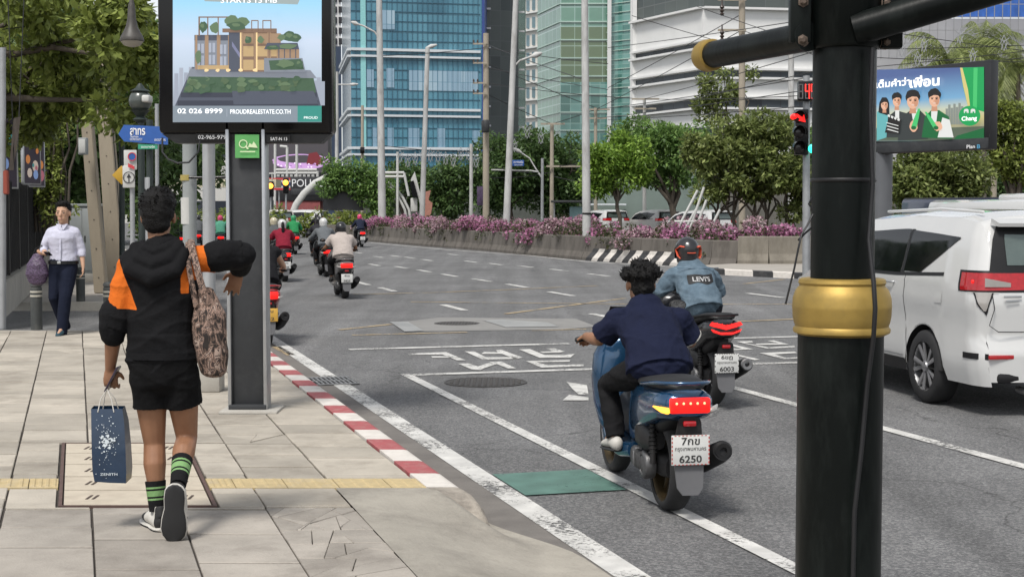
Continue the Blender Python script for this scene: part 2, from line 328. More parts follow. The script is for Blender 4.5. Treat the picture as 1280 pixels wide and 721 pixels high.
# ---- near pavement: bed, slabs, kerb, ramp
bed = MB(); ZP = .15
plan = [S(-14, -3), S(1.47, -3), S(1.47, 8.2), S(1.99, 8.5), S(1.99, 19.55), S(-14, 19.75)]
bed.prism([(q.x, q.y) for q in plan], (0, 0, 0), (1, 0, 0), (0, 1, 0), .136); struct(bed, 'pavement_bed', M_DARKGAP, smooth=0)
def split_poly(pl, n, rs):
    out = [pl]
    for _ in range(n):
        ar = [abs(sum(q[i][0]*q[(i+1) % len(q)][1]-q[(i+1) % len(q)][0]*q[i][1] for i in range(len(q)))) for q in out]
        k = max(range(len(out)), key=lambda i: ar[i]*rs.uniform(.4, 1)); q = out.pop(k)
        cx = sum(p[0] for p in q)/len(q)+rs.uniform(-.05, .05); cy = sum(p[1] for p in q)/len(q)+rs.uniform(-.05, .05); a = rs.uniform(0, math.pi); nx, ny = math.cos(a), math.sin(a)
        for sg in (1, -1):
            r = []
            for i in range(len(q)):
                p0, p1 = q[i], q[(i+1) % len(q)]; d0 = sg*((p0[0]-cx)*nx+(p0[1]-cy)*ny); d1 = sg*((p1[0]-cx)*nx+(p1[1]-cy)*ny)
                if d0 >= 0: r.append(p0)
                if d0*d1 < 0: t = d0/(d0-d1); r.append((p0[0]+(p1[0]-p0[0])*t, p0[1]+(p1[1]-p0[1])*t))
            if len(r) > 2: out.append(r)
    return out
def inset(pl, g):
    cx = sum(p[0] for p in pl)/len(pl); cy = sum(p[1] for p in pl)/len(pl); o = []
    for x, y in pl:
        d = math.hypot(x-cx, y-cy)+1e-6; k = max(.2, 1-g*1.3/d); o.append((cx+(x-cx)*k, cy+(y-cy)*k))
    return o
rs = random.Random(4); sl = MB(); COVER = (-.12, .74, 7.93, 10.1)
def slab(pl, m, dz=0):
    z = ZP+rs.uniform(-.0018, .0018)+dz; tx, ty = rs.uniform(-.003, .003), rs.uniform(-.003, .003); cx, cy = pl[0]
    if sum(pl[i][0]*pl[(i+1) % len(pl)][1]-pl[(i+1) % len(pl)][0]*pl[i][1] for i in range(len(pl))) < 0: pl = pl[::-1]
    n = len(pl); vs = [S(x, y, .12) for x, y in pl]+[S(x, y, z-.004+tx*(x-cx)+ty*(y-cy)) for x, y in pl]+[S(x, y, z+tx*(x-cx)+ty*(y-cy)) for x, y in inset(pl, .004)]
    sl._add(vs, [tuple(range(2*n, 3*n))]+[(i, (i+1) % n, n+(i+1) % n, n+i) for i in range(n)]+[(n+i, n+(i+1) % n, 2*n+(i+1) % n, 2*n+i) for i in range(n)], m)
col = 0; s1 = 1.99
while s1 > -9:
    wd = .47 if col else .52; s0 = s1-wd; y = 2.0+rs.uniform(0, .5)*(col % 2)
    while y < 19.6:
        ln = rs.choice([.60, .60, .45] if y < 8.4 else [.45, .30, .60, .45]); y1 = min(y+ln, 19.6); lo, hi, s_r = y, y1, s1
        if col == 0 and hi < 8.25: y = y1; continue           # the ramp takes this column
        if col == 0 and lo < 8.3: lo = 8.3
        pcs = []
        # cut round the service cover and the tactile strip
        spans = [(lo, hi)]
        for (c0, c1) in ((8.46, 8.76), (7.90, 7.90), (10.12, 10.12)):
            spans = [q for (a, bb) in spans for q in ((a, min(bb, c0)), (max(a, c1), bb)) if q[1]-q[0] > .03]
        for (a, bb) in spans:
            xs = [(s0, s1)]
            if bb > 7.92 and a < 10.10:
                xs = [q for (x0, x1) in xs for q in ((x0, min(x1, COVER[0]-.01)), (max(x0, COVER[1]+.01), x1)) if q[1]-q[0] > .02]
                if not xs: continue
            for (x0, x1) in xs: pcs.append([(x0, a), (x1, a), (x1, bb), (x0, bb)])
        for pl in pcs:
            cx = sum(p[0] for p in pl)/4; cy = sum(p[1] for p in pl)/4; near = cy < 7.9-.25*rs.random()
            broken = (5.9 < cy < 7.5 and .95 < cx < 1.45) or rs.random() < .05
            if (8.0 > cy > 7.1 and .8 < cx < 1.3 and rs.random() < .6): broken = True
            m = 1 if near else 0
            if broken:
                for q in split_poly(pl, rs.randint(9, 15) if cy < 8 else 3, rs): slab(inset(q, rs.uniform(.0015, .0035)), m, rs.uniform(-.004, .001))
            else: ym = sum(p[1] for p in pl)/4; slab(inset([(a_, c_+(.007 if c_ < ym else -.007)) for a_, c_ in pl], rs.uniform(.005, .008)), m)
        y = y1
    s1 = s0; col += 1
struct(sl, 'pavement', [M_SLAB, M_SLABD], smooth=0)
tb = MB(); x = -6.0
while x < 1.9:
    x0_, x1_ = x, x+.3
    if x < COVER[0] < x+.3: x1_ = COVER[0]-.005
    if x < COVER[1] < x+.3: x0_ = COVER[1]+.005
    if x1_-x0_ > .03 and (x1_ <= COVER[0] or x0_ >= COVER[1]):
        vs = [(x0_+.003, 8.463), (x1_-.003, 8.463), (x1_-.003, 8.757), (x0_+.003, 8.757)]
        tb._add([S(a, c, .12) for a, c in vs]+[S(a, c, ZP) for a, c in vs], [(4, 5, 6, 7), (0, 1, 5, 4), (1, 2, 6, 5), (2, 3, 7, 6), (3, 0, 4, 7)], 0)
        for k in range(4):
            q = x0_+(x1_-x0_)*(.15+.233*k); tb._add([S(q-.014, 8.48, ZP), S(q+.014, 8.48, ZP), S(q+.014, 8.74, ZP), S(q-.014, 8.74, ZP), S(q-.008, 8.485, ZP+.005), S(q+.008, 8.485, ZP+.005), S(q+.008, 8.735, ZP+.005), S(q-.008, 8.735, ZP+.005)], [(4, 5, 6, 7), (0, 1, 5, 4), (1, 2, 6, 5), (2, 3, 7, 6), (3, 0, 4, 7)], 0)
    x += .3
struct(tb, 'tactile_strip', M_TACT, smooth=0)
# kerb with red and white painted lengths, its worn nose
kb = MB(); y = 8.45; i = 0; uo = 2.115/math.cos(TH); ui = 1.915/math.cos(TH)
def kring(y, zt=.157, so=0): return [S(ui, y, .02), S(uo+.02+so, y, -.01), S(uo+so, y, zt-.03), S(uo-.025+so, y, zt-.004), S(uo-.05+so, y, zt), S(ui+.002, y, zt)]
while y < 19.5:
    y1 = min(y+.445, 19.5); kb.loft([kring(y+.002), kring(y1-.002)], m=(1 if i % 2 == 0 else 0)); y = y1; i += 1
kb.loft([kring(8.446), kring(8.38, .158, .006), kring(8.26, .152, .02), kring(8.14, .12, .03), kring(8.04, .06, .035), kring(7.98, .003, .03)], m=3)
struct(kb, 'kerb', [M_RED, M_KW, M_CONC, mat('worn kerb nose', (.33, .295, .25), .9, var=.3, scale=9, bump=.012, bscale=18, dirt=(.08, .07, .06), dscale=5, damt=.7)], smooth=50)
rp = MB()
def rampf(a, c):
    s = 1.466+a*(1.06); Y = 2.0+c*6.42; t = min(1, max(0, (a-.02)/.80)); z = .148*(1-t*t*(3-2*t)); k = min(1, max(0, (Y-7.35)/.95)); k = k*k*(3-2*k); q = min(1, max(0, (a-.72)/.18)); z = max(z, 0)*(1-k)+k*.152*(1-q*q*(3-2*q))
    return S(s-.26*k*a, Y, z+.005)
rp.grid(rampf, 24, 48); struct(rp, 'driveway_ramp', M_RAMP, smooth=60)
def strip(mb, u0, u1, v0, v1, z, m=0, n=1):
    for k in range(n):
        a, c = v0+(v1-v0)*k/n, v0+(v1-v0)*(k+1)/n; mb.quad(UV(u0, a, z), UV(u1, a, z), UV(u1, c, z), UV(u0, c, z), m)
gt = MB(); strip(gt, 2.0, 2.44, 0, 20.6, .004); struct(gt, 'gutter', M_GUT, smooth=0)
wl = MB(); strip(wl, 2.435, 2.60, 0, 20.5, .008); strip(wl, 3.28, 3.39, 0, 15.35, .008); strip(wl, 6.11, 6.23, 0, 15.2, .008)
strip(wl, 3.25, 6.15, 18.17, 18.34, .008); strip(wl, 3.40, 6.15, 15.17, 15.33, .008); strip(wl, 6.5, 9.5, 15.17, 15.33, .008); strip(wl, 6.5, 9.9, 18.3, 18.45, .008)
def gl(mb, pts, wd=None, z=.008, m=0):             # painted line through ground points given in the photograph
    q = [G(*p, z) for p in pts]
    for a, c in zip(q, q[1:]):
        d = (c-a).normalized(); nn = Vector((-d.y, d.x, 0))*(wd or .1)/2; mb.quad(a-nn, c-nn, c+nn, a+nn, m)
Z1 = lambda x, y: (500+x/4.923, 410+y/4.923); Z2 = lambda x, y: (880+x/6.008, 380+y/6.008)
for pl in ([(50,155),(285,147),(405,197),(350,197),(262,162),(55,164)], [(190,172),(300,172),(320,182),(200,182)],
           [(397,142),(455,142),(530,178),(700,178),(755,187),(510,194)], [(590,133),(625,133),(755,180),(700,186),(628,158),(500,158),(520,144),(600,148)],
           [(732,130),(800,128),(890,165),(1010,165),(1075,158),(1050,180),(860,182)], [(900,124),(950,124),(1015,144),(980,150),(880,152),(860,144),(935,142)],
           [(358,218),(420,215),(480,235),(560,208),(625,205),(715,247),(665,247),(595,220),(520,245),(495,257),(445,255)],
           [(775,202),(1045,196),(1045,206),(840,209),(910,228),(1130,222),(1130,234),(870,242)],
           [(1025,330),(1150,350),(1160,405),(1100,408),(1060,372)], [(1000,443),(1040,408),(1160,425),(1160,443)]):
    wl.poly([G(*Z1(*p), .008) for p in pl])
for pl in ([(150,298),(180,292),(370,338),(195,346),(195,336),(290,334)], [(195,374),(235,374),(420,415),(380,420)], [(240,280),(360,277),(370,286),(300,288),(485,324),(680,312),(680,325),(470,333)],
           [(475,275),(525,272),(640,303),(400,305),(385,297),(560,292)], [(415,366),(680,355),(700,366),(530,376),(620,403),(718,396),(718,408),(600,412)]):
    wl.poly([G(*Z2(*p), .008) for p in pl])
for (px, py) in [(473,321),(494,320),(512,322),(534,325),(566,318),(589,327),(619,330),(657,333),(699,337.5),(748,343.5),(501,334),(530,338.5),(562,344),(602,350),(646,357),(701,367),(453,354),(484,361.5),(567,384),(448,316),(956,369),(468,331),(760,396)]:
    c = G(px, py, .008); a = c-DV*.8; e = c+DV*.8; nn = RV*.075; wl.quad(a-nn, a+nn, e+nn, e-nn)
for pts, wdt in (([(463,303.4),(562,312.4),(659,319.2),(733,326.8),(849,334),(1000,345),(1130,351)], .16), ([(-10,386.5),(132,383.5)], .10)): gl(wl, pts, wdt)
struct(wl, 'road_markings', M_WHITE, smooth=0)
yl = MB()
for pts in ([(440,367.7),(540,365.5),(641,361.6),(746,357)], [(514,377),(765,379.6),(901,380),(1000,380),(1100,379)], [(632,392),(781,372.5)], [(440,418.5),(584,415)], [(665,413),(742,410.6)], [(912,402),(1100,394)], [(424,412),(488,405)], [(930,354.6),(980,349)], [(345,433),(365,444)]): gl(yl, pts, .11)
struct(yl, 'yellow_lines', M_YEL, smooth=0)
gb = MB(); strip(gb, 2.61, 3.27, 8.58, 9.33, .009); struct(gb, 'cycle_lane_patch', M_GREEN, smooth=0)
pc = MB(); Z3 = lambda x, y: (440+x/2.286, 240+y/2.286)
pc.poly([G(*Z3(*p), .005) for p in [(108,372),(165,368),(250,358),(640,362),(700,384),(600,392),(200,398),(150,397)]]); struct(pc, 'concrete_patch', mat('patch concrete', (.22, .215, .205), .8, var=.2, scale=1.2), smooth=0)
pc = MB()
for q in [(375,366),(430,364),(560,372),(590,384),(440,386)],: pc.poly([G(*Z3(*p), .012) for p in q])
pc.poly([G(*Z3(*p), .012) for p in [(108,370),(160,370),(205,396),(150,398)]]); struct(pc, 'steel_plates', mat('plate', (.34, .34, .33), .5, metal=.3, var=.2, scale=2), smooth=0)
# manhole covers, drain grate and service cover: things set in the surface
def manhole(c, r, label):
    t = thing('manhole_cover', label, 'manhole cover', (c.x, c.y, .0)); k = MB()
    k.lathe([(r, .001), (r, .009), (r-.02, .011), (r-.022, .007), (0.001, .007)], n=40); k.build('frame_ring', M_IRON, t, 40)
    k = MB()
    for i in range(-6, 7):
        for j in range(-6, 7):
            x, y = i*r/7.4, j*r/7.4
            if math.hypot(x, y) < r*.9: k.rbox((x, y, .010), (.030*r/.4, .030*r/.4, .008), .003)
    k.build('stud_pattern', M_IRON, t, 40)
manhole(G(607, 478), .42, 'round cast iron manhole cover in the lane just before the motorcycle box')
manhole(G(571, 404.5), .35, 'round dark manhole cover in the worn concrete patch beyond the motorcycle box')
t = thing('drain_grate', 'steel drain grate set in the gutter beside the red and white kerb', 'drain grate', UV(2.42, 14.9, 0), TH); k = MB()
k.box((0, 0, .006), (.56, .66, .006)); k.build('grate_pit', mat('pit black', (.01, .01, .01), .9), t, 0); k = MB()
for i in range(12): k.box((-.25+i*.0455, 0, .013), (.018, .60, .008))
for y in (-.31, .31, 0): k.box((0, y, .0145), (.56, .03, .009))
k.build('grate_bars', M_STEEL, t, 0)
t = thing('service_cover', 'rectangular service cover of five cream concrete beams in the pavement', 'service cover', S(.31, 9.0, 0)); cx, cy = .31, 9.0
def SL(s, Y, z): q = S(s, Y, z)-S(cx, cy, 0); return q
ys = [7.95, 8.38, 8.81, 9.24, 9.67, 10.08]
for a, c in zip(ys, ys[1:]):
    k = MB(); k._add([SL(-.09, a+.012, .12), SL(.71, a+.012, .12), SL(.71, c-.012, .12), SL(-.09, c-.012, .12), SL(-.09, a+.012, .152), SL(.71, a+.012, .152), SL(.71, c-.012, .152), SL(-.09, c-.012, .152)], [(4, 5, 6, 7), (0, 1, 5, 4), (1, 2, 6, 5), (2, 3, 7, 6), (3, 0, 4, 7)])
    o = k.build('cover_beam', M_BEAM, t, 0)
    h = MB()
    for s in (.05, .58):
        for dx in (0, .035): h.box(SL(s+dx, (a+c)/2, .153), (.014, .11, .004))
    h.build('lifting_slot', mat('rust slot', (.07, .05, .04), .9), o, 0)
k = MB()
for (s0, s1, a, c) in ((-.12, -.1, 7.93, 10.1), (.72, .74, 7.93, 10.1), (-.1, .72, 7.93, 7.945), (-.1, .72, 10.085, 10.1)):
    k._add([SL(s0, a, .12), SL(s1, a, .12), SL(s1, c, .12), SL(s0, c, .12), SL(s0, a, .153), SL(s1, a, .153), SL(s1, c, .153), SL(s0, c, .153)], [(4, 5, 6, 7), (0, 1, 5, 4), (1, 2, 6, 5), (2, 3, 7, 6), (3, 0, 4, 7)])
k.build('steel_frame', mat('rusty frame', (.10, .06, .05), .7, var=.3, scale=20), t, 0)
# kerb of the near pavement along the side street
k = MB(); k.loft([[S(-14, 19.75, 0), S(-14, 19.9, 0), S(-14, 19.88, .14), S(-14, 19.75, .148)], [S(1.99, 19.55, 0), S(1.99, 19.7, 0), S(1.99, 19.68, .14), S(1.99, 19.55, .148)]]); struct(k, 'side_street_kerb', M_CONC, smooth=0)
# ---- far pavement, over the side street
k = MB(); k.prism([(q.x, q.y) for q in (S(-30, 26.0), S(1.85, 25.6), S(2.0, 27), S(2.0, 95), S(-40, 95))], (0, 0, 0), (1, 0, 0), (0, 1, 0), .145); struct(k, 'far_pavement', mat('far paving', (.36, .335, .30), .85, var=.18, scale=1.6, dirt=(.2, .17, .15), dscale=.7, damt=.6), smooth=0)
k = MB(); a, c = S(-12, 25.8), S(1.9, 25.5)
for i in range(22):
    p0, p1 = a.lerp(c, i/22), a.lerp(c, (i+1)/22); d = Vector((0, .16, 0)); k.loft([[p0, p0+d, p0+d+Vector((0, 0, .157)), p0+Vector((0, .02, .15))], [p1, p1+d, p1+d+Vector((0, 0, .157)), p1+Vector((0, .02, .15))]], m=(i % 2 if i < 9 else 2))
struct(k, 'far_kerb', [M_RED, M_KW, M_CONC], smooth=0)
# ---- median: ground, concrete barrier, apron and kerb
BL = [(400,297.5),(440,299.5),(465,302),(530,307.5),(600,313),(665,319),(730,325),(800,329.5),(868,333.5)]
bl = [G(*p) for p in BL]; nose = [Vector((6.0, 44.6, 0)), Vector((6.7, 44.0, 0)), Vector((7.6, 43.8, 0)), Vector((9, 43.9, 0)), Vector((13, 44.1, 0)), Vector((26, 44.6, 0))]
full = bl+nose
k = MB(); k.poly([Vector((q.x, q.y, .3)) for q in full]+[Vector((60, 60, .3)), Vector((60, 120, .3)), Vector((-14, 150, .3))][:0]+[Vector((30, 66, .3)), Vector((8, 72, .3)), Vector((0, 95, .3)), Vector((-11, 118, .3))]); struct(k, 'median_ground', mat('planting soil', (.10, .085, .06), .95, var=.3, scale=3), smooth=0)
BH = .83
def barrier(mb, pts, h, m=0):
    rings = []
    for i, q in enumerate(pts):
        d = (pts[min(i+1, len(pts)-1)]-pts[max(i-1, 0)]).normalized(); nn = Vector((-d.y, d.x, 0)); nn = nn if nn.dot(Vector((-q.x, -q.y, 0))) > 0 else -nn
        rings.append([q+nn*.10, q+nn*.10+Vector((0, 0, .10)), q+nn*.0+Vector((0, 0, .30)), q-nn*.06+Vector((0, 0, h-.03)), q-nn*.09+Vector((0, 0, h)), q-nn*.25+Vector((0, 0, h)), q-nn*.3])
    mb.loft(rings, m)
def dens(pts, st):
    o = []
    for a, c in zip(pts, pts[1:]):
        n = max(1, int((c-a).length/st)); o += [a.lerp(c, i/n) for i in range(n)]
    return o+[pts[-1]]
M_BAR = mat('stained barrier concrete', (.125, .112, .098), .9, var=.22, scale=2.2, bump=.006, bscale=20, dirt=(.05, .042, .036), dscale=1.8, damt=.85, stretch=(1, 1, .35))
M_BAR2 = mat('stained wall concrete', (.195, .176, .145), .9, var=.22, scale=2.2, bump=.006, bscale=20, dirt=(.08, .07, .055), dscale=1.6, damt=.85, stretch=(1, 1, .35))
t = thing('concrete_barrier', 'long stained concrete barrier curving along the flower bed, striped black and white near its end', 'barrier', (0, 0, 0))
k = MB(); dn = dens(full[:-4], 1.6)
for a, c in zip(dn, dn[1:]): g = (c-a).normalized()*.012; barrier(k, [a+g, c-g], BH)
k.build('wall', M_BAR, t, 0); k = MB()
sa, sb = G(735, 325.4), G(868, 333.5)
def onbar(pt, h):      # leaning face of the barrier
    d = (sb-sa).normalized(); nn = Vector((d.y, -d.x, 0)); off = .103-(.10 if h > .3 else h*.33) if h > .1 else .103
    off = .105 if h < .1 else (.105-.1*(h-.1)/.2 if h < .3 else .005-.06*(h-.3)/(BH-.33)); return pt+nn*(off+.006)+Vector((0, 0, h))
n = 8; path = dens([G(735, 325.4), G(800, 329.5), G(868, 333.5)], .12)
def at(t): x = max(0, min(.9999, t))*(len(path)-1); i = int(x); return path[i].lerp(path[min(i+1, len(path)-1)], x-i)
for i in range(n*2):
    t0, t1 = i/(2*n), (i+1)/(2*n); sh = .07; hs_ = [.0, .1, .3, .42]
    for h0, h1 in zip(hs_, hs_[1:]): k.quad(onbar(at(t0+sh*h0*2), h0), onbar(at(t1+sh*h0*2), h0), onbar(at(t1+sh*h1*2), h1), onbar(at(t0+sh*h1*2), h1), i % 2)
k.build('warning_stripes', [M_BLK, M_KW], t, 0)
t = thing('retaining_wall', 'low pale stained concrete wall behind the paved apron at the end of the median', 'wall', (0, 0, 0))
k = MB(); dn = dens(full[-5:], 1.25)
for a, c in zip(dn, dn[1:]): g = (c-a).normalized()*.01; q = Vector((0, 0, .14)); barrier(k, [a+g+q, c-g+q], .82)
k.build('wall', M_BAR2, t, 0)
# apron and its black and white kerb
kp = [G(874, 331.5, .15), G(886, 334.5, .15), G(905, 336.5, .15), G(940, 338.2, .15), G(991, 340.5, .15), G(1040, 343, .15), G(1110, 346, .15), G(1200, 351, .15)]
k = MB(); k.poly([Vector((q.x, q.y, .148)) for q in kp]+[Vector((26, 44.6, .148)), Vector((9, 44.0, .148)), Vector((6.8, 44.2, .148))]); struct(k, 'median_apron', mat('apron paving', (.34, .315, .28), .85, var=.15, scale=2), smooth=0)
k = MB(); dn = dens(kp, .62)
for i, (a, c) in enumerate(zip(dn, dn[1:])):
    f = Vector((0, -.17, 0)); g = Vector((0, 0, -.15)); up = Vector((0, 0, .012)); k.loft([[a+g, a+g+f, a+f*.9-Vector((0, 0, .01)), a+up], [c+g, c+g+f, c+f*.9-Vector((0, 0, .01)), c+up]], m=i % 2)
struct(k, 'apron_kerb', [M_BLK, M_KW], smooth=0)
# ================================================================ foliage
M_BARK = mat('dark bark', (.085, .07, .055), .9, var=.35, scale=8, bump=.02, bscale=14, stretch=(1, 1, .3)); M_BARKL = mat('pale bark', (.22, .19, .15), .9, var=.3, scale=8, bump=.01, bscale=14, stretch=(1, 1, .3))
def leaves(clumps, n, size, seed, spread=.45, droop=0.0, aspect=.5, shell=.5):
    # clumps: (x, y, z, radius); leaves lie around the clumps, each a folded blade of two faces
    rs = np.random.default_rng(seed); c = np.array(clumps); w_ = c[:, 3]**2; idx = rs.choice(len(c), n, p=w_/w_.sum())
    d = rs.normal(size=(n, 3)); d /= np.linalg.norm(d, axis=1)[:, None]; r = c[idx, 3]*(rs.uniform(shell**3, 1.25, n)**(1/3.))
    pos = c[idx, :3]+d*r[:, None]*np.array([1, 1, .8]); pos[:, 2] -= droop*rs.random(n)
    ax = d*.6+rs.normal(size=(n, 3))*.7; ax[:, 2] -= .25+droop; ax /= np.linalg.norm(ax, axis=1)[:, None]
    up = np.array([0, 0, 1.0])+rs.normal(size=(n, 3))*.55+d*.35; sd_ = np.cross(ax, up); sd_ /= np.linalg.norm(sd_, axis=1)[:, None]+1e-9; nn = np.cross(sd_, ax)
    L_ = size*rs.uniform(.55, 1.3, n)[:, None]; W = L_*aspect*.5
    v = np.stack([pos, pos+ax*L_*.5+sd_*W-nn*W*.3, pos+ax*L_, pos+ax*L_*.5-sd_*W-nn*W*.3], 1).reshape(-1, 3)
    return v, np.arange(n*4).reshape(-1, 4)
def crown_clumps(ells, n, rs, rr=(.35, .8)):
    # clumps over the outer half of a set of ellipsoids (centre, radii)
    out = []; vol = [e[1][0]*e[1][2] for e in ells]
    for _ in range(n):
        e = rs.choices(ells, vol)[0]; c, r = e
        while True:
            d = Vector((rs.uniform(-1, 1), rs.uniform(-1, 1), rs.uniform(-1, 1)))
            if .25 < d.length < 1: break
        k = rs.uniform(.75, 1.03)/d.length if rs.random() < .72 else 1
        out.append((c[0]+d.x*r[0]*k, c[1]+d.y*r[1]*k, c[2]+d.z*r[2]*k, rs.uniform(*rr)))
    return out
def limb(mb, a, c, r0, r1, rs, n=4, wob=.12):
    a, c = Vector(a), Vector(c); L_ = (c-a).length; pts = []
    for i in range(n+1):
        t = i/n; q = a.lerp(c, t)+Vector((rs.uniform(-1, 1), rs.uniform(-1, 1), rs.uniform(-.4, .4)))*L_*wob*math.sin(math.pi*t)*.8+Vector((0, 0, L_*.10*math.sin(math.pi*t)))
        pts.append(q)
    mb.tube(pts, [r0+(r1-r0)*i/n for i in range(n+1)], 7); return pts
def tree(label, base, ells, n, size, lm, trunks=None, cl=46, rr=(.4, .9), seed=1, group=None, cat='tree', name='tree', tr=.16, bark=None, aspect=.5, droop=0.0, fork=.45):
    rs = random.Random(seed); base = Vector(base); t = thing(name, label, cat, base, 0, group)
    ells = [(Vector(c)-base, r) for c, r in ells]; C_ = crown_clumps(ells, cl, rs, rr)
    v, q = leaves(C_, n, size, seed, droop=droop, aspect=aspect); np_mesh('crown', v, q, lm, t)
    mb = MB(); cc = sum((e[0] for e in ells), Vector())/len(ells)
    for bx in (trunks or [(0, 0)]):
        b0 = Vector((bx[0], bx[1], 0)); fk = b0.lerp(cc, fork)+Vector((bx[0]*.4, 0, 0)); p = limb(mb, b0, fk, tr, tr*.75, rs, 4, .06)
        k = max(5, 11//len(trunks or [1]))
        for c in rs.sample(C_, min(k, len(C_))):
            e = Vector(c[:3]); m_ = limb(mb, fk if rs.random() < .6 else p[-2], e, tr*.55, tr*.10, rs, 4, .14)
            for _ in range(2):
                c2 = min(rs.sample(C_, min(8, len(C_))), key=lambda z: (Vector(z[:3])-m_[2]).length); limb(mb, m_[2], c2[:3], tr*.22, tr*.06, rs, 3, .15)
    mb.build('trunk', bark or M_BARK, t, 60); return t
def E_(px, py, Y, rx, rz, ry=None):        # crown ellipsoid: centre in the photo, distance, half sizes in photo pixels
    k = Y/F_PX; return (P(px, py, Y), (rx*k, ry or rx*k*.8, rz*k))
LM_DK = leaf_mat('dark leaf', (0.068, 0.128, 0.040), var=.6, hue2=(0.147, 0.230, 0.073)); LM_MID = leaf_mat('mid leaf', (0.122, 0.224, 0.062), var=.65, hue2=(0.294, 0.445, 0.131)); LM_BR = leaf_mat('bright leaf', (0.156, 0.275, 0.040), var=.6, hue2=(0.358, 0.519, 0.101))
LM_OL = leaf_mat('olive leaf', (.135, .18, .048), var=.68, hue2=(.34, .39, .14)); LM_YG = leaf_mat('yellow green leaf', (.16, .205, .045), var=.65, hue2=(.36, .42, .11), trans=.4); LM_PALM = leaf_mat('palm leaf', (.16, .20, .06), var=.5, hue2=(.36, .40, .15))
GB = lambda px, Y: Vector(((px-640)/F_PX*Y, Y, .0))
# median and roadside trees, far to near
tree('dark rounded tree beyond the flowers in front of the blue glass tower', GB(566, 104), [E_(566, 236, 104, 28, 30), E_(590, 225, 104, 18, 20), E_(548, 250, 104, 16, 18)], 7000, .34, LM_DK, seed=3, rr=(.4, 1.0), group='trees beyond the median')
tree('low dark trees among the wire stars at the foot of the blue tower', GB(505, 118), [E_(505, 225, 118, 26, 22), E_(480, 250, 118, 12, 24), E_(530, 240, 118, 18, 24)], 5000, .34, LM_DK, seed=4, rr=(.5, 1.0), group='trees beyond the median')
tree('broad dark tree under the dark glass tower, behind the leaning pole', GB(640, 112), [E_(628, 215, 112, 32, 40), E_(665, 200, 112, 34, 36), E_(612, 235, 112, 20, 30)], 13000, .36, LM_DK, seed=5, cl=70, rr=(.6, 1.2), group='trees beyond the median')
tree('broad dark tree in front of the green glass tower', GB(700, 114), [E_(700, 205, 114, 36, 36), E_(685, 235, 114, 34, 30), E_(730, 240, 114, 26, 30)], 13000, .36, LM_DK, seed=6, cl=70, rr=(.6, 1.2), group='trees beyond the median')
tree('bright green tree with hanging foliage left of the banded building', GB(775, 86), [E_(755, 200, 86, 22, 26), E_(778, 190, 86, 26, 24), E_(745, 222, 86, 14, 18), E_(790, 215, 86, 16, 20)], 11000, .27, LM_BR, seed=7, cl=60, rr=(.4, .8), group='trees beyond the median', tr=.14, fork=.5)
tree('full mid green tree on a dark forked trunk before the banded building', GB(848, 88), [E_(825, 190, 88, 40, 32), E_(850, 175, 88, 28, 30), E_(795, 172, 88, 24, 16), E_(835, 215, 88, 34, 18)], 15000, .27, LM_MID, seed=8, cl=80, rr=(.4, .9), group='trees beyond the median', tr=.24, fork=.4)
tree('slender airy tree rising above the bushy tree before the banded building', GB(905, 78), [E_(900, 110, 78, 22, 22), E_(892, 135, 78, 20, 22), E_(925, 115, 78, 14, 14), E_(940, 97, 78, 8, 8)], 2600, .24, LM_OL, seed=9, cl=34, rr=(.25, .5), group='trees beyond the median', tr=.10, fork=.75)
tree('large bushy light green tree on slim trunks behind the barrier end', G(935, 298, .3)*.0+Vector((8.6, 52, .3)), [E_(930, 210, 52, 62, 36), E_(955, 185, 52, 48, 38), E_(900, 180, 52, 36, 26), E_(985, 235, 52, 34, 34), E_(892, 240, 52, 20, 18), E_(955, 168, 52, 40, 22)], 24000, .22, LM_OL, trunks=[(0, 0), (.5, .3), (-.7, .2), (-1.3, 0), (1.2, .1)], seed=10, cl=130, rr=(.18, .46), group='trees on the median', tr=.085, fork=.42, aspect=.42)
tree('leafy green tree right of the grey billboard post', Vector((14.6, 50, .3)), [E_(1170, 230, 50, 44, 36), E_(1150, 205, 50, 30, 20), E_(1205, 215, 50, 30, 26), E_(1140, 250, 50, 24, 20), E_(1190, 255, 50, 34, 18)], 15000, .21, LM_OL, trunks=[(0, 0), (.6, .2)], seed=12, cl=110, rr=(.22, .5), group='trees on the median', tr=.10, fork=.35, aspect=.42)
tree('olive green tree at the right edge beside the green billboard', Vector((20.6, 60, 0)), [E_(1262, 165, 60, 26, 34), E_(1280, 190, 60, 26, 34), E_(1245, 140, 60, 12, 12), E_(1255, 200, 60, 20, 12)], 10000, .22, LM_YG, seed=13, cl=70, rr=(.25, .55), group='trees on the median', tr=.2, fork=.35)
tree('dim tree filling the gap behind the car roof at the right edge', Vector((31, 92, 0)), [E_(1225, 235, 92, 46, 34), E_(1280, 225, 92, 40, 40), E_(1160, 240, 92, 40, 34)], 9000, .34, LM_DK, seed=14, cl=60, rr=(.5, 1.1), group='trees beyond the median')
tree('thick tree behind the black street pole and the signal', Vector((19, 88, 0)), [E_(1050, 210, 88, 50, 50), E_(1010, 220, 88, 30, 40)], 9000, .34, LM_MID, seed=15, cl=60, rr=(.5, 1.1), group='trees beyond the median')
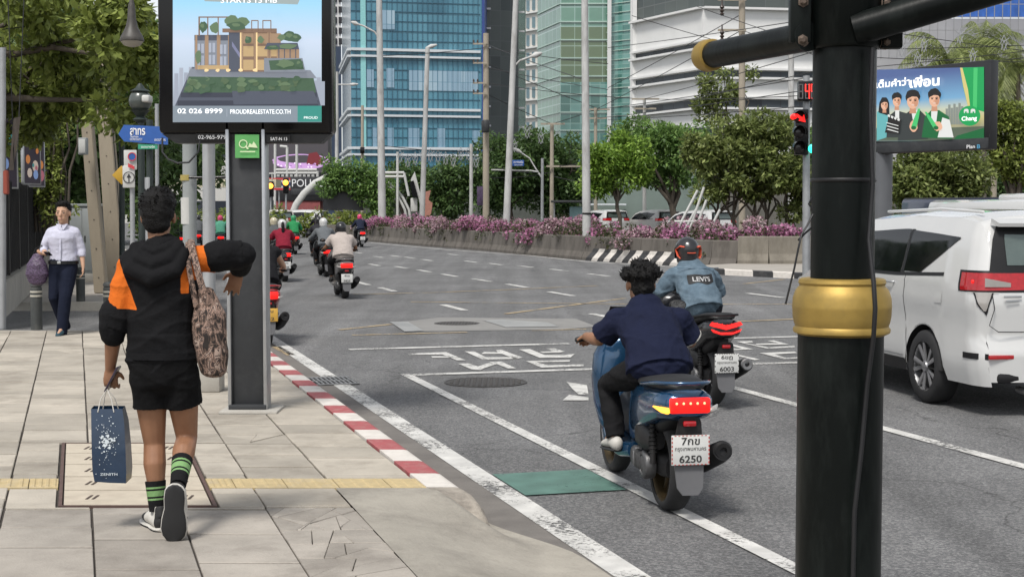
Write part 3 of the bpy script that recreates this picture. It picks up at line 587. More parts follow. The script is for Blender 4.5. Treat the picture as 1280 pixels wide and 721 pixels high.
# palms on the right
def palm(base, top, nf, seed, label, fl=3.4):
    rs = random.Random(seed); base = Vector(base); t = thing('palm_tree', label, 'palm tree', base, 0, 'palm trees on the right'); h = Vector(top)-base
    mb = MB(); mb.tube([Vector((0, 0, 0)), h*.5+Vector((.1, 0, 0)), h], [.2, .15, .13], 9); mb.build('trunk', M_BARKL, t, 60)
    V = []; Q = []
    for k in range(nf):
        az = 2*math.pi*k/nf*1.618*3+rs.uniform(-.2, .2); el = rs.uniform(-.5, 1.25); d = Vector((math.cos(az)*math.cos(el), math.sin(az)*math.cos(el), math.sin(el))); p = h.copy(); L_ = fl*rs.uniform(.8, 1.1); st = 22
        for i in range(st):
            t_ = i/st; q = p+d*L_/st; d = (d+Vector((0, 0, -.085-.05*t_))).normalized(); sd_ = d.cross(Vector((0, 0, 1))).normalized(); ll = L_*.26*math.sin(math.pi*(.12+.86*t_))
            for sg in (-1, 1):
                for j in range(3):
                    a = p.lerp(q, j/3); tip = a+sd_*sg*ll*rs.uniform(.55, .9)+d*ll*.5+Vector((0, 0, -ll*rs.uniform(.35, .95))); b0 = len(V); wv = d*.022
                    V += [a-wv, a+wv, tip+wv*.4, tip-wv*.4]; Q.append((b0, b0+1, b0+2, b0+3))
            b0 = len(V); V += [p-sd_*.02, p+sd_*.02, q+sd_*.015, q-sd_*.015]; Q.append((b0, b0+1, b0+2, b0+3)); p = q
    np_mesh('fronds', [tuple(q) for q in V], Q, LM_PALM, t); return t
for i, (px, py, Y, nf, lb) in enumerate([(1188, 78, 80, 26, 'tall palm just above the green billboard, nearest the black pole'), (1228, 62, 84, 26, 'tall feathery palm above the right part of the green billboard'), (1272, 84, 80, 24, 'tall palm cut by the right edge of the picture'), (1160, 100, 86, 20, 'smaller palm partly behind the top edge of the green billboard')]):
    palm(GB(px, Y), P(px, py, Y), nf, 30+i, lb, 3.5 if i < 3 else 2.8)
# flower bed along the barrier: bougainvillea bushes, each with its stems, leaves and blossom
M_FLOW = leaf_mat('magenta bract', (.47, .17, .32), var=.25, trans=.3, hue2=(.62, .38, .50)); M_FLOW2 = leaf_mat('pale pink bract', (.42, .24, .30), var=.2, trans=.3, hue2=(.58, .48, .48)); LM_BED = leaf_mat('bed leaf', (.055, .070, .028), hue2=(.13, .12, .06))
rsb = random.Random(21); path = [G(p[0], p[1]) for p in BL]
def bush(c, r, h, seed, kind, label):
    t = thing('bougainvillea_bush', label, 'flowering bush', (c.x, c.y, .3), 0, 'bougainvillea along the barrier')
    rr = random.Random(seed); C_ = [(rr.uniform(-r, r), rr.uniform(-r*.7, r*.7), rr.uniform(h*.35, h), rr.uniform(.18, .36)) for _ in range(14)]
    v, q = leaves(C_, 700, .13, seed); np_mesh('foliage', v, q, LM_BED, t)
    F = [(a, b_, z+.06, rd*rr.uniform(.7, 1.15)) for a, b_, z, rd in C_ if rr.random() < (.72, .42, .15)[kind]]
    if F: v, q = leaves(F, int(150*len(F)*(1, .8, .5)[kind]), .10, seed+500, aspect=.8, shell=.8); np_mesh('blossom', v, q, M_FLOW if rr.random() < .7 else M_FLOW2, t)
    mb = MB()
    for _ in range(5): limb(mb, (rr.uniform(-.2, .2), 0, 0), (rr.uniform(-r, r), rr.uniform(-.4, .4), h*.7), .02, .008, rr, 3)
    mb.build('stem', M_BARK, t, 60)
dn = dens(path[1:], 1.15); nb = len(dn)
words_ = ['full magenta bougainvillea bush', 'thinner pink bougainvillea bush', 'mostly green bougainvillea bush with few flowers']
for i, q in enumerate(dn):
    px = 640+q.x/q.y*F_PX; kind = rsb.choices([0, 1, 2], [.4, .32, .28])[0]; off = Vector((RV.x, RV.y, 0))*rsb.uniform(.7, 1.1)
    near = 'behind the far end of the barrier' if px < 560 else ('by the leaning white pole' if px < 690 else ('near the tall pale mast' if px < 770 else 'behind the striped end of the barrier'))
    bush(q+off, rsb.uniform(.7, 1.0), rsb.uniform(.55, .9), 100+i, kind, words_[kind]+' '+near)
for i, q in enumerate(dn[::2]):
    kind = rsb.choices([0, 1, 2], [.4, .3, .3])[0]; bush(q+Vector((RV.x, RV.y, 0))*rsb.uniform(2.3, 2.9)+DV*.5, .95, rsb.uniform(.7, 1.0), 300+i, kind, words_[kind]+' in the back row of the bed')
for i in range(16):
    x = 7.0+i*.95; bush(Vector((x, 45.3+.1*(i % 3), 0)), .6, rsb.uniform(.6, .85), 400+i, rsb.choice([1, 2, 2, 0]), 'low pink and green bush behind the pale end wall')
k = MB(); v, q = leaves([(p.x+RV.x*u+rsb.uniform(-.3, .3), p.y+rsb.uniform(-.3, .3), .42, .28) for p in dn for u in (.6, 1.6, 2.8, 3.8)], 9000, .12, 77); tag(np_mesh('ground_cover', v, q, LM_BED), 'low green ground cover between the bougainvillea', 'ground cover', kind='stuff')
# left: street trees over the pavement
big = [E_(30, 60, 24, 60, 80, 2.5), E_(95, 40, 24, 60, 60, 2.5), E_(150, 110, 23, 45, 60, 1.2), E_(10, 160, 25, 40, 50, 1.5), E_(60, 120, 26, 50, 60, 1.5), E_(180, 40, 23, 40, 50, 1.5), E_(120, 150, 25, 40, 30, 1.0)]
tree('big street tree overhanging the pavement at the upper left', S(-7.6, 27.0, .14), [E_(20, 50, 24, 70, 60, 2.2), E_(90, 25, 24, 60, 45, 2.2), E_(165, 40, 23, 42, 50, 1.6), E_(160, 120, 23, 30, 42, 1.0), E_(20, 135, 25, 36, 42, 1.2), E_(90, 90, 25, 48, 44, 1.2)], 15000, .17, LM_YG, seed=41, cl=120, rr=(.14, .36), tr=.22, droop=.08, group='street trees on the left', fork=.6)
tree('dark street tree behind the leaning concrete poles', S(-5.8, 36, .14), [E_(90, 120, 36, 80, 90, 3), E_(60, 215, 36, 40, 50, 2), E_(150, 160, 36, 50, 60, 2), E_(110, 250, 36, 36, 30, 1.5)], 16000, .22, LM_DK, seed=42, cl=110, rr=(.3, .7), tr=.30, group='street trees on the left', fork=.35)
tree('dark tree farther along, behind the street name sign and the grey posts', S(-4.4, 52, .14), [E_(190, 120, 52, 60, 90, 3), E_(220, 205, 52, 44, 34, 2), E_(150, 200, 52, 40, 40, 2), E_(255, 190, 52, 26, 26, 2), E_(190, 262, 52, 22, 34, 2)], 16000, .28, LM_DK, seed=43, cl=100, rr=(.45, .95), tr=.28, group='street trees on the left', fork=.35)
tree('dark tree over the black fence at the left edge', S(-11.5, 40, .14), [E_(20, 120, 40, 70, 110, 3), E_(40, 200, 40, 50, 60, 2), E_(-20, 200, 40, 50, 60, 2)], 13000, .24, LM_DK, seed=44, cl=90, rr=(.35, .8), tr=.30, group='street trees on the left', fork=.3)
tree('far tree closing the street at the left, behind the others', S(-8, 75, .14), [E_(80, 150, 75, 120, 110, 5), E_(180, 200, 75, 70, 60, 4), E_(100, 250, 75, 80, 30, 4)], 14000, .42, LM_DK, seed=45, cl=100, rr=(.8, 1.6), tr=.35, group='street trees on the left', fork=.3)
t = thing('climbing_plant', 'yellowish green creeper hanging in strings on the dark trunk by the fence', 'climber', S(-8.2, 31, .14)); b0 = S(-8.2, 31, .14); rr = random.Random(9)
C_ = [tuple(P(rr.gauss(62, 11), rr.uniform(150, 275), 31)-b0)+(rr.uniform(.08, .22),) for _ in range(60)]; v, q = leaves(C_, 3200, .12, 46, droop=.1); np_mesh('foliage', v, q, LM_YG, t); k = MB()
for i in range(9): x = 45+i*5; limb(k, P(x, 290, 31)-b0, P(x+rr.uniform(-12, 16), 110, 31)-b0, .03, .015, rr, 6, .05)
k.build('stem', M_BARK, t, 60)
t = thing('hanging_roots', 'tangle of grey aerial roots and slack cables round the tops of the leaning poles', 'tree roots', S(-6.3, 26, 3.2)); b0 = S(-6.3, 26, 3.2); k = MB()
for i in range(34):
    a = P(rr.uniform(70, 170), rr.uniform(-10, 50), 26)-b0; c = P(rr.uniform(80, 165), rr.uniform(60, 160), 26)-b0; limb(k, a, c, rr.uniform(.008, .03), .006, rr, 6, .22)
k.build('root_strands', M_BARKL, t, 60)
# ================================================================ buildings beyond the junction
def panel_mat(name, cols, pw, ph, rough=.18, spec=.6, line=(.5, .55, .6), lw=.03, metal=.0, vary=.25, big=None):
    # glass curtain wall: panes of slightly different glass, thin frames (Object space: x along, z up)
    m = bpy.data.materials.new(name); m.use_nodes = True; nt = m.node_tree; L = nt.links.new; p = nt.nodes['Principled BSDF']; MATS[name] = m
    tc = _n(nt, 'ShaderNodeTexCoord'); sx = _n(nt, 'ShaderNodeSeparateXYZ'); L(tc.outputs['UV'], sx.inputs[0])
    def cell(o, w_):
        d = _n(nt, 'ShaderNodeMath', operation='DIVIDE'); L(o, d.inputs[0]); d.inputs[1].default_value = w_
        f = _n(nt, 'ShaderNodeMath', operation='FLOOR'); L(d.outputs[0], f.inputs[0]); g = _n(nt, 'ShaderNodeMath', operation='FRACT'); L(d.outputs[0], g.inputs[0]); return f.outputs[0], g.outputs[0]
    fx, gx = cell(sx.outputs[0], pw); fz, gz = cell(sx.outputs[1], ph)
    cb = _n(nt, 'ShaderNodeCombineXYZ'); L(fx, cb.inputs[0]); L(fz, cb.inputs[1]); wn = _n(nt, 'ShaderNodeTexWhiteNoise'); L(cb.outputs[0], wn.inputs['Vector'])
    c2 = _n(nt, 'ShaderNodeCombineXYZ'); L(fx, c2.inputs[0]); w2 = _n(nt, 'ShaderNodeTexWhiteNoise'); L(c2.outputs[0], w2.inputs['Vector'])
    c3 = _n(nt, 'ShaderNodeCombineXYZ'); L(fz, c3.inputs[1]); w3 = _n(nt, 'ShaderNodeTexWhiteNoise'); L(c3.outputs[0], w3.inputs['Vector'])
    nz = _n(nt, 'ShaderNodeTexNoise', Scale=.12, Detail=3.0); L(tc.outputs['UV'], nz.inputs['Vector'])
    a = _n(nt, 'ShaderNodeMath', operation='MULTIPLY'); L(wn.outputs[0], a.inputs[0]); a.inputs[1].default_value = vary
    b = _n(nt, 'ShaderNodeMath', operation='MULTIPLY_ADD'); L(w2.outputs[0], b.inputs[0]); b.inputs[1].default_value = vary; L(a.outputs[0], b.inputs[2])
    b3 = _n(nt, 'ShaderNodeMath', operation='MULTIPLY_ADD'); L(w3.outputs[0], b3.inputs[0]); b3.inputs[1].default_value = vary*.8; L(b.outputs[0], b3.inputs[2])
    b4 = _n(nt, 'ShaderNodeMath', operation='MULTIPLY_ADD'); L(nz.outputs[0], b4.inputs[0]); b4.inputs[1].default_value = .55; L(b3.outputs[0], b4.inputs[2])
    cr = _n(nt, 'ShaderNodeValToRGB'); L(b4.outputs[0], cr.inputs[0]); E = cr.color_ramp.elements; E[0].position = .15; E[0].color = c4(cols[0]); E[1].position = .95; E[1].color = c4(cols[-1])
    for i, c in enumerate(cols[1:-1]): e = E.new(.15+.8*(i+1)/(len(cols)-1)); e.color = c4(c)
    def edge(g, w_):
        q = _n(nt, 'ShaderNodeMath', operation='LESS_THAN'); L(g, q.inputs[0]); q.inputs[1].default_value = w_; return q.outputs[0]
    mxx = _n(nt, 'ShaderNodeMath', operation='MAXIMUM'); L(edge(gx, lw/pw), mxx.inputs[0]); L(edge(gz, lw*1.4/ph), mxx.inputs[1])
    mm = _n(nt, 'ShaderNodeMix', data_type='RGBA'); L(mxx.outputs[0], mm.inputs[0]); L(cr.outputs[0], mm.inputs[6]); mm.inputs[7].default_value = c4(line); L(mm.outputs[2], p.inputs['Base Color'])
    p.inputs['Roughness'].default_value = rough; p.inputs['Specular IOR Level'].default_value = spec; p.inputs['Metallic'].default_value = metal
    return m
def wall_quad(mb_list, a, c, z0, z1, m=0):
    mb_list.append((Vector(a), Vector(c), z0, z1, m))
def facade(name, quads, mats, parent):
    # upright wall faces with metre UVs
    v = []; f = []; mi = []; uv = []
    for a, c, z0, z1, m in quads:
        b0 = len(v); L_ = (c-a).length; v += [(a.x, a.y, z0), (c.x, c.y, z0), (c.x, c.y, z1), (a.x, a.y, z1)]; f.append((b0, b0+1, b0+2, b0+3)); mi.append(m); uv += [(0, z0), (L_, z0), (L_, z1), (0, z1)]
    me = bpy.data.meshes.new(name); me.from_pydata(v, [], f); ul = me.uv_layers.new(name='UVMap'); ul.data.foreach_set('uv', [q for t_ in uv for q in t_]); me.polygons.foreach_set('material_index', mi)
    for q in mats: me.materials.append(q)
    return put(bpy.data.objects.new(name, me), parent)
def zat(py, Y): return EYE+(262-py)/F_PX*Y
def xat(px, Y): return (px-640)/F_PX*Y
def band(mb, pts, z, h, out=.25, m=0):
    # a ledge following the wall corners
    for a, c in zip(pts, pts[1:]):
        a, c = Vector(a), Vector(c); d = (c-a).normalized(); nn = Vector((d.y, -d.x, 0)); mb._add([a+Vector((0, 0, z)), a+nn*out+Vector((0, 0, z)), c+nn*out+Vector((0, 0, z)), c+Vector((0, 0, z)), a+Vector((0, 0, z+h)), a+nn*out+Vector((0, 0, z+h)), c+nn*out+Vector((0, 0, z+h)), c+Vector((0, 0, z+h))],
        [(0, 3, 2, 1), (4, 5, 6, 7), (1, 2, 6, 5), (0, 1, 5, 4), (2, 3, 7, 6)], m)
M_BLUE = panel_mat('blue curtain glass', [(.03, .11, .165), (.055, .175, .25), (.10, .26, .34), (.045, .14, .20)], 1.3, 2.55, line=(.06, .16, .22), lw=.05, spec=.4, rough=.2)
M_BLUEP = panel_mat('pale window glass', [(.14, .27, .36), (.30, .42, .50), (.20, .32, .42)], .65, 1.9, line=(.10, .22, .30), lw=.06, vary=.4, spec=.9, rough=.12)  # window panes in paler blue tones than the main wall
M_CYAN = mat('cyan glass strip', (.24, .52, .52), .25, var=.1); M_BAND = mat('silver ledge', (.55, .58, .60), .4, var=.1)
M_DKG = panel_mat('dark grey glass', [(.035, .045, .048), (.06, .075, .075), (.09, .105, .10), (.045, .055, .055)], 1.6, 2.2, line=(.11, .12, .12), lw=.06, spec=.25, rough=.25)
M_GRG = panel_mat('green curtain glass', [(.05, .14, .105), (.085, .21, .155), (.14, .28, .21), (.07, .18, .13)], 2.4, 3.3, line=(.30, .45, .40), lw=.14, spec=.9, rough=.12)
M_TEAL = panel_mat('teal glass', [(.03, .11, .10), (.06, .20, .175), (.15, .33, .30), (.04, .14, .12)], 1.7, 1.65, line=(.22, .38, .34), lw=.09, vary=.35, spec=.9, rough=.12)
M_OLV = panel_mat('olive glass', [(.09, .14, .075), (.12, .17, .09), (.10, .16, .085)], 2.4, 3.3, line=(.28, .38, .30), lw=.12, spec=.8, rough=.15)
M_WCL = mat('white cladding', (.68, .68, .67), .6, var=.05, scale=.4, dirt=(.50, .50, .48), dscale=.15, damt=.4); M_BWIN = panel_mat('dark window band', [(.006, .008, .012), (.02, .025, .035), (.05, .06, .07), (.012, .015, .02)], 1.5, 3.0, line=(.03, .03, .035), lw=.07, vary=.4, spec=.25, rough=.25)
# --- blue glass office tower
Y = 200; t = thing('office_tower', 'blue glass office tower with silver ledges and a cyan vertical strip', 'office building', GB(520, 205), 0, 'towers beyond the junction'); O = t.location
A = Vector((xat(429, 226), 226, 0))-O; B = Vector((xat(440, 200), 200, 0))-O; C_ = Vector((xat(606, 204), 204, 0))-O; D = Vector((xat(612, 240), 240, 0))-O; ZT = 52
facade('wall', [(A, B, 0, ZT, 1), (B, C_, 0, ZT, 0), (C_, D, 0, ZT, 2), (D, A, 0, ZT, 2)], [M_BLUE, panel_mat('pale side glass', [(.16, .22, .26), (.26, .32, .36), (.2, .26, .3)], 1.1, 2.5, line=(.3, .33, .35), lw=.07), mat('deep blue edge', (.03, .06, .22), .4)], t)
def onBC(px): u = (px-440)/(606-440); return B.lerp(C_, u)
fr = Vector((0, -.12, 0)); q = []
for (x0, y0, x1, y1) in [(472, 14, 494, 38), (511, 88, 598, 113), (483, 86, 493, 110), (459, 88, 468, 110), (466, 160, 476, 184), (484, 160, 492, 184), (510, 160, 524, 184), (546, 160, 556, 184), (590, 162, 600, 184)]:
    q.append((onBC(x0)+fr, onBC(x1)+fr, zat(y1, 200), zat(y0, 200), 0))
[facade('window', [w_], [M_BLUEP], t) for w_ in q]
facade('cyan_glass_strip', [(onBC(452)+fr*2, onBC(458.5)+fr*2, zat(186, 200), ZT, 0)], [M_CYAN], t)
facade('corner_strip', [(onBC(602.5)+fr*2, onBC(606)+fr*2, 2, ZT, 0)], [MATS['deep blue edge']], t)
for py in (65, 138.5, 187):
    k = MB(); z = zat(py, 200); band(k, [A, B, onBC(600)], z, .34, .5); band(k, [A, B, onBC(600)], z-.85, .28, .5); k.build('ledge', M_BAND, t, 0)
k = MB()
for i in range(1, 26): p = onBC(440+i*6.3); k.box((p.x, p.y-.1, ZT/2), (.05, .10, ZT))
k.build('mullions', mat('blue mullion', (.04, .12, .18), .5), t, 0)
k = MB()
for py in range(4, 260, 12): band(k, [B, onBC(600)], zat(py, 200), .06, .10)
k.build('transoms', MATS['blue mullion'], t, 0)
# --- dark glass tower
t = thing('office_tower', 'dark grey glass tower standing right of the blue one', 'office building', GB(630, 222), 0, 'towers beyond the junction'); O = t.location
A = Vector((xat(600, 218), 218, 0))-O; B = Vector((xat(648, 220), 220, 0))-O; C_ = Vector((xat(657, 240), 240, 0))-O
facade('wall', [(A, B, 0, 60, 0), (B, C_, 0, 60, 0), (C_, A, 0, 60, 0)], [M_DKG], t)
for i in range(12):
    z = zat(i*24-10, 218)
    for px_, y_ in ((610, 217.8), (652, 221.5)): k = MB(); k.box((xat(px_, 218)-O.x, y_-O.y, z), (.9, .3, .25)); k.build('white_fin', M_WCL, t, 0)
# --- beige tower
t = thing('apartment_tower', 'narrow cream tower with rows of paired windows beside the green glass', 'tower', GB(664, 280), 0, 'towers beyond the junction'); O = t.location
A = Vector((xat(655, 280), 280, 0))-O; B = Vector((xat(676, 276), 276, 0))-O; D = A+Vector((0, 12, 0))
facade('wall', [(A, B, 0, 75, 0), (D, A, 0, 75, 0), (B, B+Vector((0, 12, 0)), 0, 75, 0)], [mat('cream wall', (.62, .60, .55), .7, var=.06)], t)
for i in range(13):
    z = zat(160-i*21.5, 278); k = MB()
    for u in (.28, .62): p = A.lerp(B, u); k.box((p.x, p.y-.1, z), (.95, .2, 2.0))
    k.build('window', mat('blueish window', (.16, .24, .28), .2, var=.3, scale=.5), t, 0); k = MB(); band(k, [A, B], z-1.5, .28, .45); k.build('balcony_slab', M_WCL, t, 0)
# --- green glass tower
t = thing('office_tower', 'green glass tower with white upright fins between the cream tower and the banded building', 'office building', GB(730, 262), 0, 'towers beyond the junction'); O = t.location
A = Vector((xat(672, 270), 270, 0))-O; B = Vector((xat(700, 256), 256, 0))-O; C_ = Vector((xat(758, 256), 256, 0))-O; E1 = Vector((xat(760.5, 254), 254, 0))-O; D = Vector((xat(789, 252), 252, 0))-O; Zt = 60
z1, z2, z3 = zat(118, 256), zat(104, 256), zat(36, 256)
facade('wall', [(A, B, 0, Zt, 0), (B, C_, 0, z1, 1), (B, C_, z1, z2, 1), (B, C_, z2, z3, 2), (B, C_, z3, Zt, 0), (C_, D, 0, Zt, 1), (D, D+Vector((0, 30, 0)), 0, Zt, 0), (A+Vector((0, 30, 0)), A, 0, Zt, 0)], [M_GRG, M_TEAL, M_OLV], t)
k = MB()
for q in (E1, D): k.box((q.x, q.y-.3, Zt/2), (.65, .8, Zt))
k.build('upright_fin', M_WCL, t, 0)
k = MB()
for i in range(14):
    z = zat(-14+i*22.3, 256); band(k, [A, B, C_], z, .22, .2)
for i in range(24): band(k, [C_, D], zat(-14+i*11.5, 256), .14, .14)
k.build('floor_line', mat('pale green frame', (.42, .55, .49), .5), t, 0)
# --- white building with dark window bands
t = thing('banded_building', 'white office building wrapped by dark window bands', 'office building', GB(877, 112), 0, 'towers beyond the junction'); O = t.location
A = Vector((xat(790, 119), 119, 0))-O; B = Vector((xat(877, 110), 110, 0))-O; C_ = Vector((xat(1062, 112), 112, 0))-O; A2 = A+Vector((3, 25, 0)); C2 = C_+Vector((0, 25, 0)); zr = 22.5; Zf = lambda py: zat(py, 110)
facade('wall', [(A, B, 0, Zf(14), 0), (B, C_, 0, Zf(14), 0), (A2, A, 0, Zf(14), 0), (C_, C2, 0, Zf(14), 0)], [M_WCL], t)
ins = .25
for n_, (y0, y1) in enumerate([(12, -60), (63.5, 55), (99.5, 89.5), (136.5, 125), (172, 160)]):
    off = Vector((0, -.05 if n_ else .2, 0)); facade('window_band', [(A+off, B+off, Zf(y0), Zf(y1), 0), (B+off, C_+off, Zf(y0), Zf(y1), 0)], [M_BWIN if n_ else M_DKG], t)
for y0 in (14, 54, 64, 88.5, 100, 124, 137.5): k = MB(); band(k, [A, B, C_], Zf(y0), .16, .42 if y0 in (14, 64, 100, 137.5) else .3); k.build('ledge', M_WCL, t, 0)
k = MB(); k.box((A.x+.1, A.y-.2, 12), (.35, .5, 30)); k.build('corner_fin', M_WCL, t, 0)
# --- pale building with scaffold and blue netting at the right
t = thing('building_under_repair', 'pale building at the upper right with scaffold lines and blue netting', 'building', GB(1180, 135), 0, 'towers beyond the junction'); O = t.location
A = Vector((xat(1040, 125), 125, 0))-O; B = Vector((xat(1300, 125), 125, 0))-O; zc = zat(55, 125)
facade('wall', [(A, B, 0, zc, 0), (A+Vector((2, 2, 0)), B+Vector((0, 2, 0)), zc, zat(22, 125), 0)], [mat('grey render', (.40, .40, .41), .8, var=.08, scale=.5)], t)
facade('safety_net', [(Vector((xat(1192, 124), 124, 0))-O, B+Vector((0, -1, 0)), zat(24, 124), zat(-30, 124), 0)], [mat('blue netting', (.05, .16, .55), .7, var=.35, scale=.9, stretch=(1, 1, .4))], t)
k = MB()
for i in range(20): x = xat(1098+i*10, 123)-O.x; k.box((x, 123-O.y, zat(0, 123)), (.06, .06, 10))
for i in range(6): k.box((xat(1190, 123)-O.x, 123.1-O.y, zat(56-i*16, 123)), (16, .06, .06))
k.build('scaffold_tubes', M_STEEL, t, 0)
# --- grey tower at the left edge of the display board
t = thing('tower', 'grey and white tower slice between the display board and the blue tower', 'tower', GB(422, 240), 0, 'towers beyond the junction'); O = t.location
A = Vector((xat(398, 240), 240, 0))-O; B = Vector((xat(428, 240), 240, 0))-O; zm = zat(60, 240)
facade('wall', [(A, B, zm, 60, 0), (A, B, 0, zm, 1)], [M_WCL, mat('navy wall', (.03, .05, .09), .4, var=.2)], t)
for i in range(8):
    k = MB(); z = zat(54-i*13, 240)
    for j in range(5): k.box((A.x+.4+j*.85, A.y-.1, z), (.55, .2, 1.0))
    k.build('window', M_BWIN, t, 0)
# --- low building and wall behind the median trees
t = thing('shophouse', 'low grey green building behind the trees of the far side', 'building', GB(810, 108), 0); O = t.location
A = Vector((xat(742, 108), 108, 0))-O; B = Vector((xat(905, 106), 106, 0))-O
facade('wall', [(A, B, 0, zat(215, 108), 0), (A+Vector((0, 8, 0)), A, 0, zat(215, 108), 0)], [mat('grey green render', (.15, .19, .17), .8, var=.12, scale=.8)], t)
for i in range(7): k = MB(); k.box((A.x+1+i*1.35, A.y-.1, 1.3), (.12, .2, 4.5)); k.build('pilaster', mat('pale pilaster', (.26, .30, .28), .7), t, 0)
k = MB(); k.rbox((A.x+.9, A.y-1.5, 2.1), (2.6, 1.6, .12), .03); k.build('canopy', M_BAND, t, 0)
t = thing('boundary_wall', 'dark grey wall behind the trees of the far pavement', 'wall', GB(620, 122), 0); O = t.location
facade('wall', [(Vector((xat(430, 122), 122, 0))-O, Vector((xat(760, 122), 122, 0))-O, 0, 3.6, 0)], [mat('dark grey render', (.09, .10, .09), .85, var=.3, scale=.8)], t)  # dark grey base colour, varied by noise
t = thing('boundary_wall', 'long dull wall in the background behind the car roof at right', 'wall', GB(1150, 100), 0); O = t.location
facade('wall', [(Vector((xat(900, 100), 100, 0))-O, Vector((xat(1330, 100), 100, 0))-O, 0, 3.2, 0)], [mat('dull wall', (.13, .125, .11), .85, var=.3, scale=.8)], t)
# ================================================================ flat pictures (posters, screens) on real panels
class Art:
    def __init__(s, o, ax, ay, step=.0015): s.o = Vector(o); s.ax = Vector(ax).normalized(); s.ay = Vector(ay).normalized(); s.n = s.ax.cross(s.ay); s.mb = MB(); s.mats = []; s.step = step; s.k = 0
    def pt(s, px, py, lift=0):
        d = ray(px, py); e = Vector((0, 0, EYE)); o = s.o+s.n*lift; t = (o-e).dot(s.n)/d.dot(s.n); return e+d*t
    def mi(s, m):
        if m not in s.mats: s.mats.append(m)
        return s.mats.index(m)
    def poly(s, pts, m, base=None):
        s.k += 1; l = s.step*.25*s.k+s.step; q = [s.pt(x, y, l) for x, y in pts]
        nn = sum(((q[i]-q[0]).cross(q[i+1]-q[0]) for i in range(1, len(q)-1)), Vector())
        if nn.dot(s.n) < 0: q = q[::-1]
        s.mb.poly(q, s.mi(m))
    def rect(s, x0, y0, x1, y1, m): s.poly([(x0, y0), (x1, y0), (x1, y1), (x0, y1)], m)
    def blob(s, cx, cy, rx, ry, m, seed=0, rough=.12, n=18):
        r = random.Random(seed+int(cx*7)); s.poly([(cx+rx*math.cos(2*math.pi*i/n)*(1+r.uniform(-rough, rough)), cy+ry*math.sin(2*math.pi*i/n)*(1+r.uniform(-rough, rough))) for i in range(n)], m)
    def build(s, name, parent):
        o = s.mb.build(name, s.mats, parent, 0)
        if parent is not None: o.data.transform(Matrix.Translation(-Vector(parent.location)))
        return o
    def text(s, st, cx, cy, w_, h_, m, parent, bold=.012, name='lettering'):
        s.k += 1; c = s.pt(cx, cy, s.step*.25*s.k+s.step); a = s.pt(cx-w_/2, cy); b = s.pt(cx+w_/2, cy); u = s.pt(cx, cy-h_/2); d = s.pt(cx, cy+h_/2)
        if parent is not None: c = c-Vector(parent.location)
        return text(name, st, plane_M(c, s.ax, s.ay), (u-d).length, m, parent, width=(b-a).length, bold=bold, ext=.0008)
def em(name, r, g, b, e=.55): return screen_mat('screen '+name, (r, g, b), e)
def grad_mat(name, stops, z0, z1, e=.55):
    m = bpy.data.materials.new(name); m.use_nodes = True; nt = m.node_tree; L = nt.links.new; p = nt.nodes['Principled BSDF']
    tc = _n(nt, 'ShaderNodeTexCoord'); sx = _n(nt, 'ShaderNodeSeparateXYZ'); L(tc.outputs['Object'], sx.inputs[0]); r = _n(nt, 'ShaderNodeMapRange'); r.inputs[1].default_value = z0; r.inputs[2].default_value = z1; L(sx.outputs[2], r.inputs[0])
    cr = _n(nt, 'ShaderNodeValToRGB'); L(r.outputs[0], cr.inputs[0]); E = cr.color_ramp.elements; E[0].position = 0; E[0].color = c4(stops[0][1]); E[1].position = 1; E[1].color = c4(stops[-1][1])
    for t_, c in stops[1:-1]: x = E.new(t_); x.color = c4(c)
    L(cr.outputs[0], p.inputs['Emission Color']); p.inputs['Emission Strength'].default_value = e; p.inputs['Base Color'].default_value = (.08, .08, .08, 1); p.inputs['Roughness'].default_value = .3
    return m
M_GLBLK = mat('glossy black', (.006, .006, .007), .14, var=.1, spec=.3); M_DGREY = mat('dark grey metal', (.035, .037, .040), .5, var=.2, spec=.3, scale=4, dirt=(.09, .09, .09), dscale=3, damt=.4); M_SILV = mat('silver trim', (.42, .43, .44), .35, metal=.7, var=.12)
M_TXW = mat('white lettering', (.78, .78, .78), .5); M_GALV = mat('galvanised pole', (.33, .34, .35), .5, metal=.35, var=.15, scale=3, dirt=(.16, .15, .14), dscale=2.5, damt=.4)
# ---------------------------------------------------------------- the lit display board on the pavement
Y = 11.65; t = thing('display_board', 'tall black advertising display on a grey post, showing a terraced building', 'advertising display', (xat(307.5, Y), Y, ZP)); O = Vector(t.location); k_ = Y/F_PX
def lo(px, py, y=Y): return P(px, py, y)-O
W2 = 217*k_/2; cxd = xat(308.5, Y)-O.x; zb = zat(168, Y)-ZP
k = MB(); k.rbox((cxd, .13, zb+1.15), (2*W2, .26, 2.3), .035); k.build('housing', M_GLBLK, t, 40)
k = MB(); k.rbox((0, .12, 1.15), (.27, .15, 2.3), .01); k.build('post', M_DGREY, t, 40)
for sx in (-.141, .141):
    k = MB(); k.rbox((sx, .10, 1.15), (.028, .20, 2.3), .006); k.build('edge_trim', M_SILV, t, 40)
k = MB(); k.rbox((0, .09, .035), (.30, .20, .05), .01); k.build('foot', M_DGREY, t, 40)
k = MB(); k.rbox((.02, .09, .006), (.46, .40, .03), .012); k.build('mortar_bed', M_CONC, t, 40)
k = MB(); k.loft([[Vector((cxd-W2+.02, .03, zb)), Vector((cxd+W2-.02, .03, zb)), Vector((cxd+W2-.02, .23, zb)), Vector((cxd-W2+.02, .23, zb))][::-1], [Vector((cxd-W2+.12, .05, zb-.07)), Vector((cxd+W2-.10, .05, zb-.07)), Vector((cxd+W2-.10, .21, zb-.07)), Vector((cxd-W2+.12, .21, zb-.07))][::-1]]); k.build('underside_tray', M_DGREY, t, 0)
